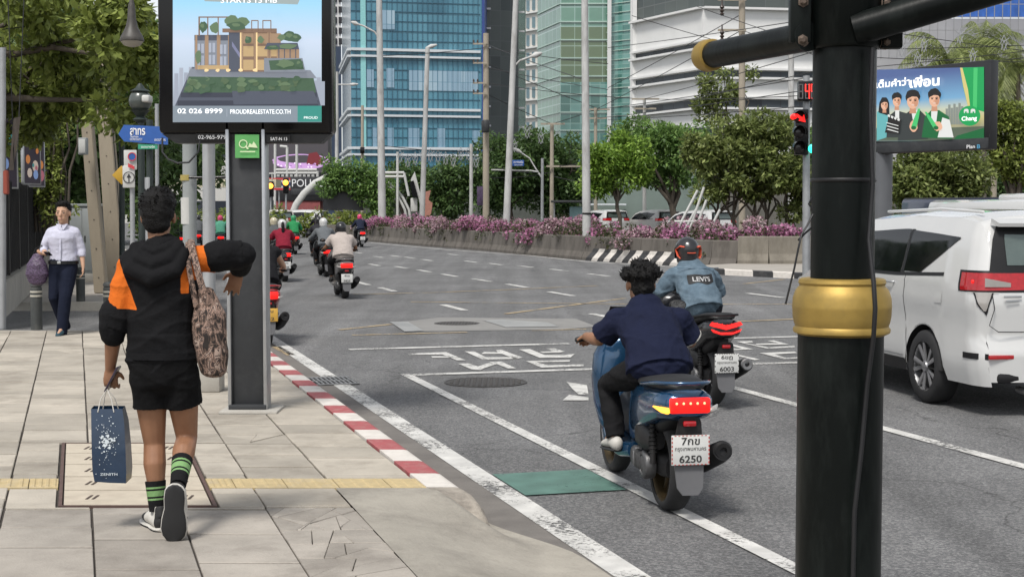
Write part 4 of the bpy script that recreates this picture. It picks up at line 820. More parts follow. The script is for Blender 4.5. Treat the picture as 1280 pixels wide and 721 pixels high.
k = MB(); k.tube([lo(203, 172), lo(203, 190), lo(210, 199), lo(222, 204), lo(236, 203), lo(248, 190), lo(250, 176)], .008, 8); k.build('cable_loop', M_DGREY, t, 60)
A = Art((0, Y-.002, 0), (1, 0, 0), (0, 0, 1)); z0 = zat(152, Y); z1 = zat(-60, Y)
skym = grad_mat('display sky', [(0, (.20, .23, .28)), (.18, (.33, .40, .48)), (.45, (.42, .50, .62)), (.72, (.22, .48, .66)), (1, (.10, .36, .58))], z0, z0+1.05, .8)
A.rect(216, -90, 402, 153, skym)
W_ = em('warm', .32, .21, .13); W3 = em('amber', .46, .32, .16); DK = em('slate', .07, .08, .11); DK2 = em('deep slate', .035, .04, .06); GR = em('leaf', .05, .10, .055); GR2 = em('leaf light', .11, .17, .09); GY = em('grey', .20, .22, .26); PAL = em('pale', .34, .37, .44); CP = em('copper', .20, .125, .085); GLW = em('glow', .85, .62, .32)
A.poly([(250, -12), (380, -12), (372, 6), (256, 2)], em('caption strip', .30, .36, .36))
for i, x in enumerate(range(218, 250, 6)): A.rect(x, 92-((i*7) % 13), x+5, 130, PAL if i % 2 else em('haze grey', .30, .33, .40))
for i, x in enumerate(range(386, 402, 5)): A.rect(x, 96+((i*5) % 9), x+5, 132, em('haze grey', .30, .33, .40))
A.poly([(218, 134), (240, 84), (390, 92), (401, 132), (401, 134)], DK); A.poly([(238, 86), (388, 88), (396, 98), (232, 100)], GY)
A.poly([(228, 118), (236, 96), (392, 98), (396, 122)], GR); A.rect(226, 116, 396, 122, DK2); A.rect(222, 126, 398, 133, DK2); A.poly([(290, 114), (392, 114), (398, 130), (292, 131)], DK)
for i in range(46): A.blob(232+rs.uniform(0, 158), 98+rs.uniform(0, 16), rs.uniform(3, 6), rs.uniform(2, 4.5), rs.choice([GR, GR2, GR, em('moss', .075, .12, .06)]), i, .3, 9)
A.rect(243, 49, 294, 87, GY); A.rect(243, 44, 292, 51, DK)
for x in (244, 256, 258, 271, 273, 285): A.rect(x, 44, x+2.6, 87, W_)
for x, y in [(247, 55), (261, 54), (275, 56), (247, 70), (261, 69), (275, 71)]: A.rect(x, y, x+8, y+12, PAL); A.rect(x+3.5, y, x+4.3, y+12, DK)
A.rect(247, 82, 290, 87, W3); A.rect(286, 37, 304, 90, DK); A.poly([(290, 52), (302, 70), (302, 76), (290, 58)], em('stairs', .18, .19, .30))
A.rect(302, 40, 346, 90, CP)
for x in (304, 321, 338): A.rect(x, 42, x+13, 55, W_); A.rect(x, 58, x+13, 71, W3); A.rect(x, 75, x+13, 88, W3)
for x in (300, 302, 318, 320, 334, 337): A.rect(x, 39, x+1.8, 90, GLW if x % 4 == 0 else W_)
for x in (258, 272, 285, 301, 319, 335): A.blob(x, 88, 3, 2, GLW, x, .2, 8)
A.rect(278, 36, 346, 41, CP)
A.poly([(334, 54), (372, 54), (374, 62), (330, 62)], DK); A.rect(346, 62, 374, 73, W_)
for x in range(348, 374, 7): A.rect(x, 62, x+1.2, 73, DK)
A.poly([(330, 73), (378, 73), (382, 90), (330, 90)], GY); A.poly([(336, 76), (376, 74), (380, 87), (338, 88)], GR)
for x, y, w2, h2 in [(248, 21, 45, 1.6), (248, 21, 2, 24), (259, 21, 1.5, 24), (272, 21, 1.5, 24), (314, 26, 1.2, 12), (322, 26, 1.2, 12), (314, 25.5, 9, 1.3), (328, 26, 1.2, 12), (338, 26, 1.2, 12), (328, 25.5, 11, 1.3)]: A.rect(x, y, x+w2, y+h2, CP)
for i, (x, y, r1, r2) in enumerate([(254, 34, 5, 7), (268, 35, 6, 7), (290, 27, 9, 7), (304, 28, 8, 6), (296, 33, 12, 5), (362, 46, 9, 7), (370, 48, 6, 5), (352, 47, 5, 4), (310, 50, 4, 5), (326, 50, 4, 5), (248, 72, 4, 8), (342, 60, 8, 3), (360, 58, 12, 3), (356, 80, 10, 5), (374, 80, 5, 5)]):
    A.blob(x, y, r1, r2, rs.choice([GR, GR2]), i, .25, 11)
    A.blob(x-1, y-1.5, r1*.5, r2*.4, GR2, i+50, .3, 9)
A.rect(216, 132.5, 402, 152.5, em('caption bar', .20, .24, .28)); A.rect(372, 132.5, 402, 152.5, em('brand teal', .03, .24, .20))
A.rect(283.3, 136, 283.9, 146, PAL)
A.build('screen_picture', t); WH = em('white', .85, .87, .88, .8)
A.text('STARTS 15 MB', 311, .5, 70, 7, WH, t, 0); A.text('02 026 8999', 250, 139, 56, 6.2, WH, t, .012); A.text('PROUDREALESTATE.CO.TH', 325.5, 139.8, 75, 5.6, WH, t, .01); A.text('PROUD', 388.5, 147.3, 17, 3, WH, t, 0)
A2 = Art((0, Y-.006, 0), (1, 0, 0), (0, 0, 1)); A2.poly([(385.5, 143), (386, 137.5), (390, 135), (391, 139), (388, 140), (388, 143.5)], WH); A2.poly([(386.8, 139.6), (389.6, 137), (389.8, 138.4), (387.2, 141)], em('brand teal', .03, .24, .20)); A2.build('emblem', t)
k = MB(); k.box(lo(266.5, 171.5, Y+.02), (43*k_, .012, 8.5*k_)); k.build('number_plate', M_GLBLK, t, 0); k = MB(); k.box(lo(348, 173.5, Y+.02), (30*k_, .012, 9*k_)); k.build('site_plate', M_GLBLK, t, 0)
A = Art((0, Y+.013, 0), (1, 0, 0), (0, 0, 1)); A.text('02-965-9797', 267, 171.5, 39, 5, M_TXW, t, .01); A.text('SAT-N 13', 348.5, 173.7, 21, 4, M_TXW, t, .01)
k = MB(); k.box(lo(309, 183, Y-.006), (30*k_, .012, 29*k_)); k.build('green_notice', mat('notice green', (.10, .36, .10), .5), t, 0); A = Art((0, Y-.014, 0), (1, 0, 0), (0, 0, 1)); NG = mat('notice pale', (.62, .72, .45), .5)
for i in range(20):
    a, c = 2*math.pi*i/20, 2*math.pi*(i+1)/20; A.poly([(304+5.5*math.cos(a), 180+5.5*math.sin(a)), (304+5.5*math.cos(c), 180+5.5*math.sin(c)), (304+4.2*math.cos(c), 180+4.2*math.sin(c)), (304+4.2*math.cos(a), 180+4.2*math.sin(a))], NG)
A.poly([(306, 183), (308, 182), (311, 186), (309, 187)], NG); A.poly([(310, 184), (312, 179), (315, 181), (317, 177), (320, 181), (322, 185)], NG); A.rect(300, 189, 319, 190.4, NG); A.build('notice_emblem', t)
# ---------------------------------------------------------------- the black street pole close by
Y = 5.3; b0 = Vector((xat(1052, Y), Y, ZP)); t = thing('street_pole', 'thick black street pole in the foreground with a gold collar and clamped arms', 'pole', b0); k_ = Y/F_PX
M_PBLK = mat('black green pole paint', (.004, .0055, .005), .38, var=.35, scale=5, spec=.14, dirt=(.02, .024, .022), dscale=7, damt=.6, stretch=(1, 1, .25), bump=.0008, bscale=40)
M_GOLD = mat('gold paint', (.38, .255, .065), .52, metal=.55, var=.2, scale=7, dirt=(.20, .15, .06), dscale=6, damt=.5, bump=.0006, bscale=30)
zc = lambda py: zat(py, Y)-ZP
k = MB(); k.lathe([(.152, 0), (.152, zc(418))], n=48); k.lathe([(.112, zc(418)), (.112, zc(40))], n=48, c=(.003, 0, 0)); k.build('shaft', M_PBLK, t, 50)
pr = [(53, 418.5), (59.5, 415), (60, 411), (57.5, 407), (59, 403), (60.5, 396), (61, 385), (61.3, 383), (61, 381), (60.5, 372), (57, 362), (53, 357.5), (52.5, 356), (54, 353), (53, 349), (50, 347.5)]
k = MB(); k.lathe([(r*k_, zc(p)) for r, p in pr], n=56, c=(.003, 0, 0)); k.build('gold_collar', M_GOLD, t, 40)
k = MB(); z0, z1 = zc(58), zc(-60)
k.lathe([(.118, zc(64)), (.128, zc(60)), (.128, z1)], n=40, c=(.003, 0, 0)); k.build('arm_sleeve', M_PBLK, t, 50)
for x_, y_, dz_ in ((-.165, -.035, 0), (.155, -.045, -.02)): k = MB(); k.rbox((x_, y_, (z0+z1)/2+dz_), (.075, .05, z1-z0), .008); k.build('clamp_flange', M_PBLK, t, 40)
for (px, py) in [(1005, 2), (1004, 50), (1109, 53), (1109, 4)]:
    q = P(px, py, Y-.075)-b0; h = MB(); h.lathe([(.020, .0), (.020, -.010), (.013, -.012), (.013, -.022), (.008, -.026)], (q.x, q.y+.02, q.z), 6, axis='Y'); h.lathe([(.024, .008), (.024, -.002)], (q.x, q.y+.02, q.z), 20, axis='Y'); h.build('bolt', mat('rusty bolt', (.12, .09, .07), .6, metal=.6, var=.3, scale=40), t, 30)
def arm(a, c, r, nm): k = MB(); k.tube([a, c], r, 28); return k.build(nm, M_PBLK, t, 50)
a0 = P(1010, 46, 5.25)-b0; a1 = P(884, 70, 5.9)-b0; arm(a0, a1, .052, 'side_arm')
dv = (a1-a0).normalized(); k = MB(); k.tube([a1-dv*.05, a1-dv*.045, a1-dv*.0, a1+dv*.03, a1+dv*.05, a1+dv*.055], [.05, .062, .064, .056, .03, .005], 28); k.build('gold_cap', M_GOLD, t, 50)
arm(P(1068, 38, 5.2)-b0, P(1330, -40, 5.0)-b0, .056, 'main_arm')
k = MB(); q = lambda px, py, y: P(px, py, y)-b0
k.tube([q(1091, 60, 5.17), q(1088, 140, 5.17), q(1091, 230, 5.17), q(1086, 300, 5.16), q(1092, 352, 5.10), q(1094, 385, 5.09), q(1092, 420, 5.10), q(1084, 480, 5.14), q(1077, 560, 5.12), q(1068, 640, 5.12), q(1066, 730, 5.12)], .0085, 8); k.build('cable', mat('cable black', (.006, .006, .007), .5), t, 60)
k = MB(); k.tube([q(1016, 268, 5.2), q(1009, 282, 5.18), q(1002, 293, 5.16), q(998, 310, 5.15), q(993, 335, 5.15), q(988, 355, 5.15), q(982, 380, 5.15)], .0035, 6); k.tube([q(1014, 285, 5.2), q(1006, 292, 5.18), q(998, 300, 5.16)], .004, 6); k.tube([q(1016, 262, 5.2), q(1011, 255, 5.2), q(1015, 247, 5.2)], .0035, 6)
k.build('loose_wires', MATS['cable black'], t, 60)
k = MB(); k.lathe([(.1135, zc(228)), (.116, zc(227)), (.116, zc(224)), (.1135, zc(223))], n=40, c=(.003, 0, 0)); k.build('cable_tie', MATS['cable black'], t, 50)
# ---------------------------------------------------------------- bollards
M_BOL = mat('bollard grey', (.045, .05, .05), .6, var=.25, scale=9, dirt=(.13, .125, .11), dscale=6, damt=.5); M_BAND2 = mat('bollard pale ring', (.42, .40, .34), .6, var=.2, scale=20)
def bollard(base, label, h=.64):
    t = thing('bollard', label, 'bollard', base, 0, 'bollards by the side street'); k = MB(); k.lathe([(.076, 0), (.076, h-.08), (.068, h-.075), (.068, h-.06), (.078, h-.055), (.078, h-.03), (.06, h-.006), (.02, h)], n=24); k.build('post', M_BOL, t, 40)
    for z in (h-.20, h-.145): k = MB(); k.lathe([(.077, z), (.080, z+.003), (.080, z+.022), (.077, z+.025)], n=24); k.build('pale_ring', M_BAND2, t, 40)
bollard(G(46, 412, ZP), 'dark bollard with two pale rings nearest the left edge, beside the walking man'); bollard(G(137, 412, ZP), 'dark bollard with pale rings half hidden by the man in the black and orange jacket'); bollard(G(101, 377, ZP), 'dark bollard standing across the side street behind the walking man', .60)
# ---------------------------------------------------------------- posts, signs and lamps at the left
def post(name, label, cat, base, top, r0, r1, m, group=None, n=14, part='shaft', rings=None):
    base = Vector(base); t = thing(name, label, cat, base, 0, group); k = MB(); h = Vector(top)-base; k.tube([Vector((0, 0, 0)), h*.5, h], [r0, (r0+r1)/2, r1], n); k.build(part, m, t, 60); return t
M_PGR = mat('painted post grey', (.27, .29, .29), .55, var=.12, scale=3, dirt=(.14, .14, .13), dscale=3, damt=.4); M_PWH = mat('painted post white', (.5, .5, .48), .6, var=.1)
t = post('sign_post', 'grey post with a whitish painted sleeve just left behind the display', 'post', Vector((xat(236, 14.2), 14.2, ZP)), P(236.5, 60, 14.2), .068, .068, M_PGR); k = MB(); k.lathe([(.0695, zat(280, 14.2)-ZP), (.0695, zat(247, 14.2)-ZP)], n=24); k.build('painted_sleeve', M_PWH, t, 40)
k = MB(); k.tube([P(236, 222, 14.1)-t.location, P(262, 222, 14.1)-t.location, P(290, 221, 14.1)-t.location], .012, 8); k.build('cross_pipe', M_GLBLK, t, 60); k = MB(); k.lathe([(.072, zat(226, 14.2)-ZP), (.072, zat(219, 14.2)-ZP)], n=24); k.build('clamp', mat('clamp yellow', (.35, .28, .08), .6), t, 40)
t = post('sign_post', 'smooth silver post rising from a pale concrete block behind the display', 'post', Vector((xat(260, 13), 13, ZP)), P(260.5, 60, 13), .056, .056, mat('silver paint', (.40, .41, .42), .42, metal=.4, var=.1)); k = MB(); k.rbox((0, .02, .14), (.22, .24, .28), .02); k.build('concrete_block', M_CONC, t, 40)
# traffic sign post
Y = 18.2; b0 = Vector((xat(165, Y), Y, ZP)); t = post('traffic_sign', 'round traffic signs and a small board on a thin grey post by the leaning poles', 'traffic sign', b0, P(165, 188, Y), .03, .03, M_GALV)
k = MB(); k.rbox(P(163, 200, Y-.05)-b0, (.16, .02, .24), .01); k.build('upper_board', M_PWH, t, 40); k = MB(); q = P(161, 221, Y-.06)-b0; k.rbox(q, (.15, .02, .27), .04); k.build('arrow_board', M_PWH, t, 40)
A = Art((0, Y-.075, 0), (1, 0, 0), (0, 0, 1)); BLK = mat('sign black', (.02, .02, .022), .5); RD = mat('sign red', (.50, .04, .05), .5); BL_ = mat('sign blue', (.02, .09, .33), .45)
def ring(A, cx, cy, r, w_, m):
    for i in range(18): a, c = 2*math.pi*i/18, 2*math.pi*(i+1)/18; A.poly([(cx+r*math.cos(a), cy+r*math.sin(a)), (cx+r*math.cos(c), cy+r*math.sin(c)), (cx+(r-w_)*math.cos(c), cy+(r-w_)*math.sin(c)), (cx+(r-w_)*math.cos(a), cy+(r-w_)*math.sin(a))], m)
A.poly([(161.6, 228), (160.4, 228), (160.4, 222), (158, 222), (161, 217), (164, 222), (161.6, 222)], BLK); ring(A, 161, 222, 7.4, 1.1, BLK); A.blob(165, 196, 5, 5, BL_, 0, 0); ring(A, 165, 196, 5.5, 1.2, RD); A.poly([(160, 204), (168, 208), (168, 212), (160, 209)], RD); A.build('sign_picture', t)
k = MB(); q = P(152, 219, Y+.3)-b0; k.rbox(q, (.17, .015, .17), .01, rot=Matrix.Rotation(R(45), 3, 'Y')); k.build('yellow_diamond', mat('sign yellow', (.42, .25, .02), .5), t, 40)
# decorative lamp post and street name sign
Y = 19; b0 = Vector((xat(178, Y), Y, ZP)); M_LGR = mat('lamp post green black', (.02, .03, .028), .5, var=.3, scale=9)
t = post('street_lamp', 'dark green lamp post with a round glass globe above the street name sign', 'street lamp', b0, P(176, 150, Y), .055, .04, M_LGR); q = P(175.5, 140, Y)-b0; k = MB(); k.lathe([(.04, -.14), (.10, -.10), (.05, -.06), (.10, 0), (.13, .02)], q, 20); k.build('lamp_cup', M_LGR, t, 50); k = MB(); k.ball(q+Vector((0, 0, .14)), (.145, .145, .15), 20); k.build('globe', mat('milky globe', (.06, .07, .065), .3, trans=.0, coat=.3), t, 60); k = MB(); k.lathe([(.13, .26), (.06, .30), (.02, .36)], q, 16); k.build('finial', M_LGR, t, 50)
k = MB(); k.rbox(P(184, 124, Y-.1)-b0, (.10, .2, .09), .02); k.tube([P(184, 128, Y)-b0, P(178, 136, Y)-b0], .012, 8); k.build('camera_head', M_PWH, t, 50)
Y = 17.6; b0 = Vector((xat(187, Y), Y, ZP)); t = post('street_name_sign', 'blue arrow shaped street name sign in Thai on a dark and silver post', 'street sign', b0, P(187, 150, Y), .045, .04, M_LGR); k = MB(); k.lathe([(.047, 0), (.047, zat(222, Y)-ZP)], n=20); k.build('silver_sleeve', M_SILV, t, 40)
k = MB(); sgn = [(153, 169), (160, 157.5), (214, 160), (214, 182), (160, 178)]
k.prism([((x-187)*Y/F_PX, zat(y, Y)-ZP) for x, y in sgn], (0, -.09, 0), (1, 0, 0), (0, 0, 1), .02); k.build('sign_panel', BL_, t, 0); k = MB(); k.box(P(185, 183.5, Y-.09)-b0, (24*Y/F_PX, .02, 6*Y/F_PX)); k.build('green_strip', mat('sign green', (.03, .28, .16), .5), t, 0)
A = Art((0, Y-.114, 0), (1, 0, 0), (0, 0, 1)); A.text('สาทร', 172, 164.5, 19, 9, M_TXW, t, .02); A.text('Sathon', 168, 170.8, 10, 2.6, M_TXW, t, 0); A.text('แขวงยานนาวา', 170, 174.3, 15, 2.8, M_TXW, t, 0); A.text('เขตสาทร', 200, 175, 14, 3, M_TXW, t, 0); A.text('เขตบางรัก', 185, 183.5, 17, 3.2, M_TXW, t, 0)
for i, (px, Y, r) in enumerate([(196, 22, .03), (152, 26, .05)]): post('slim_post', ['thin dark post just right of the traffic signs', 'dark post half behind the leaning concrete pole'][i], 'post', Vector((xat(px, Y), Y, ZP)), P(px, 130+i*20, Y), r, r, M_LGR if i else M_GALV)
# bell lamp hung over the pavement
Y = 16.0; b0 = P(165, 52, Y); t = thing('hanging_lamp', 'dark bell shaped street lamp hanging in front of the tree at the upper left', 'street lamp', b0); k = MB(); s_ = Y/F_PX
k.lathe([(.127*.99, .0), (.13, .01), (.118, .05), (.09, .10), (.062, .16), (.045, .24), (.038, .36), (.03, .40), (.02, .44), (.012, .8)], n=28); k.build('bell_shade', mat('lamp bronze', (.05, .045, .04), .5, var=.2, dirt=(.13, .12, .11), dscale=8, damt=.4), t, 50); k = MB(); k.lathe([(.12, -.002), (.085, -.045), (.03, -.06)], n=24); k.build('lens', mat('lamp lens', (.30, .28, .24), .4), t, 50)
k = MB(); k.tube([(0, 0, .78), (.02, 0, 1.2), (.5, .6, 1.7)], .018, 8); k.build('bracket', M_LGR, t, 60)
# two leaning concrete utility poles
M_UP = mat('weathered concrete pole', (.31, .265, .20), .9, var=.18, scale=3, bump=.003, bscale=50, dirt=(.15, .125, .10), dscale=1.5, damt=.55, stretch=(1, 1, .25))
for i, (b_, tp, w0, w1, Y) in enumerate([((127, 366), (100, 40), .23, .19, 28.4), ((147, 352), (124, 40), .36, .26, 31.5)]):
    bb = G(b_[0], b_[1], ZP); t = thing('utility_pole', ['slimmer of the two leaning square concrete poles behind the walking man', 'thicker leaning square concrete pole, touching the slimmer one'][i], 'utility pole', bb, 0, 'leaning concrete poles'); h = P(tp[0], tp[1], bb.y)-bb; k = MB()
    def sq(c, w_): a = w_/2; return [Vector((c.x+x*a, c.y+y*a, c.z)) for x, y in ((-1, -1), (1, -1), (1, 1), (-1, 1))]
    k.loft([sq(Vector((0, 0, 0)), w0), sq(h*.5, (w0+w1)/2), sq(h, w1)]); k.build('shaft', M_UP, t, 0, bevel=.012)
    k = MB()
    for j in range(9): c = h*(j/9+.06); k.box((c.x, c.y-(w0+(w1-w0)*j/9)/2, c.z), (.022, .012, .022))
    k.build('bolt_holes', M_DARKGAP, t, 0)
    if i: k = MB(); k.tube([Vector((.16, -.05, 0)), h*.5+Vector((.15, -.05, 0)), h*.95+Vector((.12, -.05, 0))], .02, 8); k.build('conduit', M_GLBLK, t, 60)
t = thing('junction_box', 'small pale box strapped to the slimmer leaning pole', 'junction box', P(104, 183, 28)); k = MB(); k.rbox((0, 0, 0), (.16, .14, .32), .015); k.build('casing', M_PGR, t, 40); k = MB(); k.rbox((0, -.075, 0), (.12, .01, .26), .004); k.build('door', M_PWH, t, 40)
b0 = G(104, 352, ZP); t = thing('utility_cabinet', 'grey steel utility cabinet behind the walking man', 'cabinet', b0); k = MB(); k.rbox((0, .25, .09), (.92, .5, .18), .01); k.build('plinth', M_CONC, t, 40); k = MB(); k.rbox((0, .25, .93), (.86, .46, 1.5), .02); k.rbox((0, .25, 1.70), (.92, .52, .06), .01); k.build('casing', M_PGR, t, 40)
for x in (-.21, .21): k = MB(); k.rbox((x, .014, .93), (.39, .012, 1.38), .004); d = k.build('door', M_PGR, t, 40); k = MB(); k.rbox((x*.25, .0, .95), (.02, .02, .14), .004); k.build('handle', M_GLBLK, d, 40)
# black fence on a low wall, posters over it
a, c = G(-6, 400, ZP), G(57, 343, ZP); t = thing('metal_fence', 'black panelled metal fence on a low concrete wall at the left edge', 'fence', a); L_ = (c-a).length; dd = (c-a)/L_; nn = Vector((dd.y, -dd.x, 0)); rot = Matrix.Rotation(math.atan2(dd.y, dd.x), 3, 'Z'); M_FBL = mat('fence black', (.014, .014, .016), .5, var=.3, scale=5)
k = MB(); k.box(dd*(L_/2)+Vector((0, 0, .27)), (L_, .25, .54), rot); k.build('low_wall', M_CONC, t, 0, bevel=.015); n = 6
for i in range(n):
    k = MB(); k.box(dd*(L_*(i+.5)/n)+Vector((0, 0, 1.32)), (L_/n-.06, .03, 1.56), rot)
    for j in range(9): k.box(dd*(L_*(i+(j+.5)/9)/n)+nn*.03+Vector((0, 0, 1.32)), (.05, .03, 1.5), rot)
    k.build('fence_panel', M_FBL, t, 0)
for i in range(n+1): k = MB(); k.box(dd*(L_*i/n)+Vector((0, 0, 1.36)), (.09, .09, 1.66), rot); k.build('fence_post', M_FBL, t, 0)
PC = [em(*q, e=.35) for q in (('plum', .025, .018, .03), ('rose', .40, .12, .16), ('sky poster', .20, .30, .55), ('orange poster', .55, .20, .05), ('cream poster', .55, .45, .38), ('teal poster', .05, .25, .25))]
posters = [(-8, 9, 148, 236, 24.5, 'wide poster panel cut by the left edge, pink and dark'), (27, 31, 163, 231, 27.5, 'narrow dark poster panel with a blue and orange drawing'), (33, 36.5, 168, 234, 29.5, 'second dark poster panel of the row above the fence'), (37, 40.5, 173, 236, 31.5, 'third dark poster panel with pink shapes above the fence'), (42, 47, 183, 238, 34.5, 'last and smallest poster panel of the row above the fence')]
for i, (x0, x1, y0, y1, Y, lb) in enumerate(posters):
    p0 = P(x0, y1, Y); wd = .9 if i else 1.0; b0 = p0; hgt = (y1-y0)/F_PX*Y; t = thing('poster_panel', lb, 'poster', b0, 0, 'poster panels above the fence'); ax = Vector((math.cos(R(60 if i else 40)), math.sin(R(60 if i else 40)), 0)); wd = (x1-x0+ (14 if i else 6))/F_PX*Y/ax.x*(.8 if i else 1)
    wd = min(wd, 1.3); r3 = Matrix.Rotation(math.atan2(ax.y, ax.x), 3, 'Z'); k = MB(); k.rbox(ax*wd/2+Vector((0, .04, hgt/2)), (wd, .07, hgt), .01, rot=r3); k.build('frame', M_SILV if i else M_PWH, t, 40)
    f = Vector((ax.y, -ax.x, 0))*1.0; f = f if f.y < 0 else -f; k = MB(); o = ax*.02+f*.0; q = lambda u, v: ax*(.03+u*(wd-.06))+Vector((0, .04, 0))+f*(.037+.001)+Vector((0, 0, .03+v*(hgt-.06)))
    k.quad(q(0, 0), q(1, 0), q(1, 1), q(0, 1), 0); fo = f*.002
    for j in range(7): u, v, r_ = rs.uniform(.15, .85), rs.uniform(.1, .8), rs.uniform(.06, .2); k.poly([q(min(1, max(0, u+r_*math.cos(a_))), min(1, max(0, v+r_*.6*math.sin(a_))))+fo*(j+1) for a_ in [i2*.7 for i2 in range(9)]], 1+(i*2+j) % 5)
    k.build('poster_sheet', [PC[0]]+PC[1:], t, 0)
# support post with a rusty sign back at the left edge
b0 = G(3, 411, ZP); t = post('sign_post', 'pale grey post at the left edge with a rusty angled sign back', 'post', b0, P(3, 60, b0.y), .05, .045, M_GALV); k = MB(); yy = b0.y; k.loft([[P(11, 213, yy)-b0, P(17, 213, yy+.5)-b0, P(17, 213, yy+.56)-b0, P(11, 213, yy+.06)-b0], [P(17, 148, yy)-b0, P(26, 146, yy+.5)-b0, P(26, 146, yy+.56)-b0, P(17, 148, yy+.06)-b0]]); k.build('sign_back', mat('rusty sign back', (.17, .13, .10), .8, var=.3, dirt=(.25, .24, .22), dscale=3), t, 0)
k = MB(); k.box(P(6, 228, yy)-b0, (.10, .08, .32)); k.build('small_box', mat('rust red', (.25, .05, .03), .7), t, 0, bevel=.01)
# ---------------------------------------------------------------- masts and poles beyond the junction
M_MAST = mat('pale mast', (.46, .46, .45), .6, var=.2, scale=3, dirt=(.17, .155, .14), dscale=2.2, damt=.75, stretch=(1, 1, .3)); M_TAN = mat('tan concrete pole', (.33, .29, .23), .85, var=.16, scale=1.6, dirt=(.2, .17, .14), dscale=1.2, damt=.4, stretch=(1, 1, .3))
def pole(px0, py0, px1, py1, Y, w0, w1, m, name, label, cat, z=.0):
    b = Vector((xat(px0, Y), Y, z)); return post(name, label, cat, b, P(px1, py1, Y), w0/2*Y/F_PX, w1/2*Y/F_PX, m)
def arm_lamp(t, pts, Y, r=.05, head=None, m=None):
    k = MB(); o = t.location; k.tube([P(x, y, Y)-o for x, y in pts], r, 8); k.build('lamp_arm', m or M_MAST, t, 60)
    if head: (x0, y0), (x1, y1) = head; k = MB(); k.tube([P(x0, y0, Y)-o, P((x0+x1)/2, (y0+y1)/2, Y)-o, P(x1, y1, Y)-o], [.06, .14, .07], 10, round_=True); k.build('lamp_head', m or M_MAST, t, 60)
t = pole(478, 284, 473.5, -30, 86, 10, 7, M_MAST, 'lamp_mast', 'tall mottled grey mast left of the blue tower with an arm to the left', 'lamp mast', .3); arm_lamp(t, [(475, 60), (474, 48), (468, 40), (455, 33), (446, 30)], 86, .05, ((448, 31), (440, 28)))
t = pole(527, 272, 534.5, 60, 90, 7, 5.5, M_MAST, 'street_lamp', 'white lamp post leaning slightly before the blue tower with two lamp heads', 'street lamp', .3); arm_lamp(t, [(534, 62), (537, 59)], 90, .05, ((533, 60), (545, 56.5)))
t = pole(607.5, 272, 607.5, 42, 95, 8.5, 7, M_TAN, 'utility_pole', 'tan concrete utility pole at the right edge of the blue tower', 'utility pole')
for j, py in enumerate((55, 79, 104, 117)):
    k = MB(); o = t.location; k.box(P(600, py, 94.7)-o, (.9, .08, .1)); k.build('crossarm', M_TAN, t, 0)
    for px in (592, 597): k = MB(); q = P(px, py, 94.7)-o; k.lathe([(.03, 0), (.07, .05), (.04, .1), (.07, .15), (.03, .25)], q, 8); k.build('insulator', mat('insulator', (.05, .035, .03), .3), t, 60)
k = MB(); k.lathe([(.2, -.4), (.26, -.3), (.26, .3), (.2, .4)], P(607, 158, 94.3)-t.location, 12); k.build('transformer', M_DGREY, t, 40)
t = pole(632, 274, 646, -30, 64, 9, 6.5, M_MAST, 'lamp_mast', 'tall pale mast leaning to the right before the dark glass tower', 'lamp mast', .3); arm_lamp(t, [(639, 96), (642, 84), (650, 76), (664, 71)], 64, .045, ((664, 71), (676, 67)))
t = pole(733.5, 296, 730.5, -30, 52, 11, 8, M_MAST, 'lamp_mast', 'tall pale mast standing in the flower bed before the green glass tower', 'lamp mast', .3); k = MB(); k.lathe([(.165, 1.28), (.165, 1.34)], n=16); k.build('black_strap', M_GLBLK, t, 50)
t = pole(589, 270, 589, 180, 96, 5, 4, M_MAST, 'pole', 'short white pole just left of the tan utility pole', 'pole'); t = pole(421, 262, 421, 90, 120, 5, 4, M_MAST, 'street_lamp', 'white lamp post in front of the grey and navy tower slice', 'street lamp'); arm_lamp(t, [(421, 106), (440, 106)], 120, .06, ((436, 106), (447, 105.5)))
t = pole(453, 236, 453, 132, 118, 4.5, 3.5, M_TAN, 'pole', 'thin tan pole with a dark box before the blue tower', 'pole'); k = MB(); k.rbox(P(453, 188, 117.7)-t.location, (.35, .3, .5), .05); k.build('dark_box', M_GLBLK, t, 40)
t = pole(689.5, 270, 690, 155, 100, 5.5, 4.5, M_TAN, 'utility_pole', 'tan utility pole with crossarms before the dark trees', 'utility pole')
for py, x0, x1 in ((155, 676, 706), (208, 683, 727)): k = MB(); k.box(P((x0+x1)/2, py, 99.7)-t.location, ((x1-x0)/F_PX*99.7, .1, .12)); k.build('crossarm', M_TAN, t, 0)
t = pole(677.5, 270, 678, 198, 98, 4, 3.5, M_GALV, 'sign_gantry', 'grey pole with a curved arm carrying a small blue road sign', 'road sign'); arm_lamp(t, [(677, 222), (672, 215), (664, 213.5), (614, 212.5)], 98, .05); k = MB(); k.rbox(P(647.5, 204, 97.8)-t.location, (15/F_PX*98, .06, 7.5/F_PX*98), .02); k.build('blue_sign', BL_, t, 40); A = Art((0, 97.74, 0), (1, 0, 0), (0, 0, 1), .01); A.text('ถ.สาทรเหนือ', 648, 202.6, 12, 3, M_TXW, t, .01); A.text('Sathon Nuea Rd', 648, 206.2, 10, 1.6, M_TXW, t, 0)
arm_lamp(t, [(677, 221), (669, 210), (662, 198), (650, 190)], 98, .045, ((652, 191), (643, 186)))
t = pole(927.5, 262, 927.5, -10, 72, 8.5, 8, M_TAN, 'utility_pole', 'tan utility pole rising before the white banded building', 'utility pole')
for py in (0, 38): k = MB(); o = t.location; k.box(P(915, py, 71.7)-o, (1.35, .1, .1)); k.build('crossarm', M_TAN, t, 0)
for px, py in ((902.5, 20), (902.5, 52)):
    k = MB(); q = P(px, py, 71.6)-o; k.lathe([(.05, 0), (.12, .08), (.05, .16), (.12, .24), (.05, .32), (.12, .40), (.04, .55), (.03, .8)], q, 10); k.build('insulator', MATS['insulator'], t, 60)
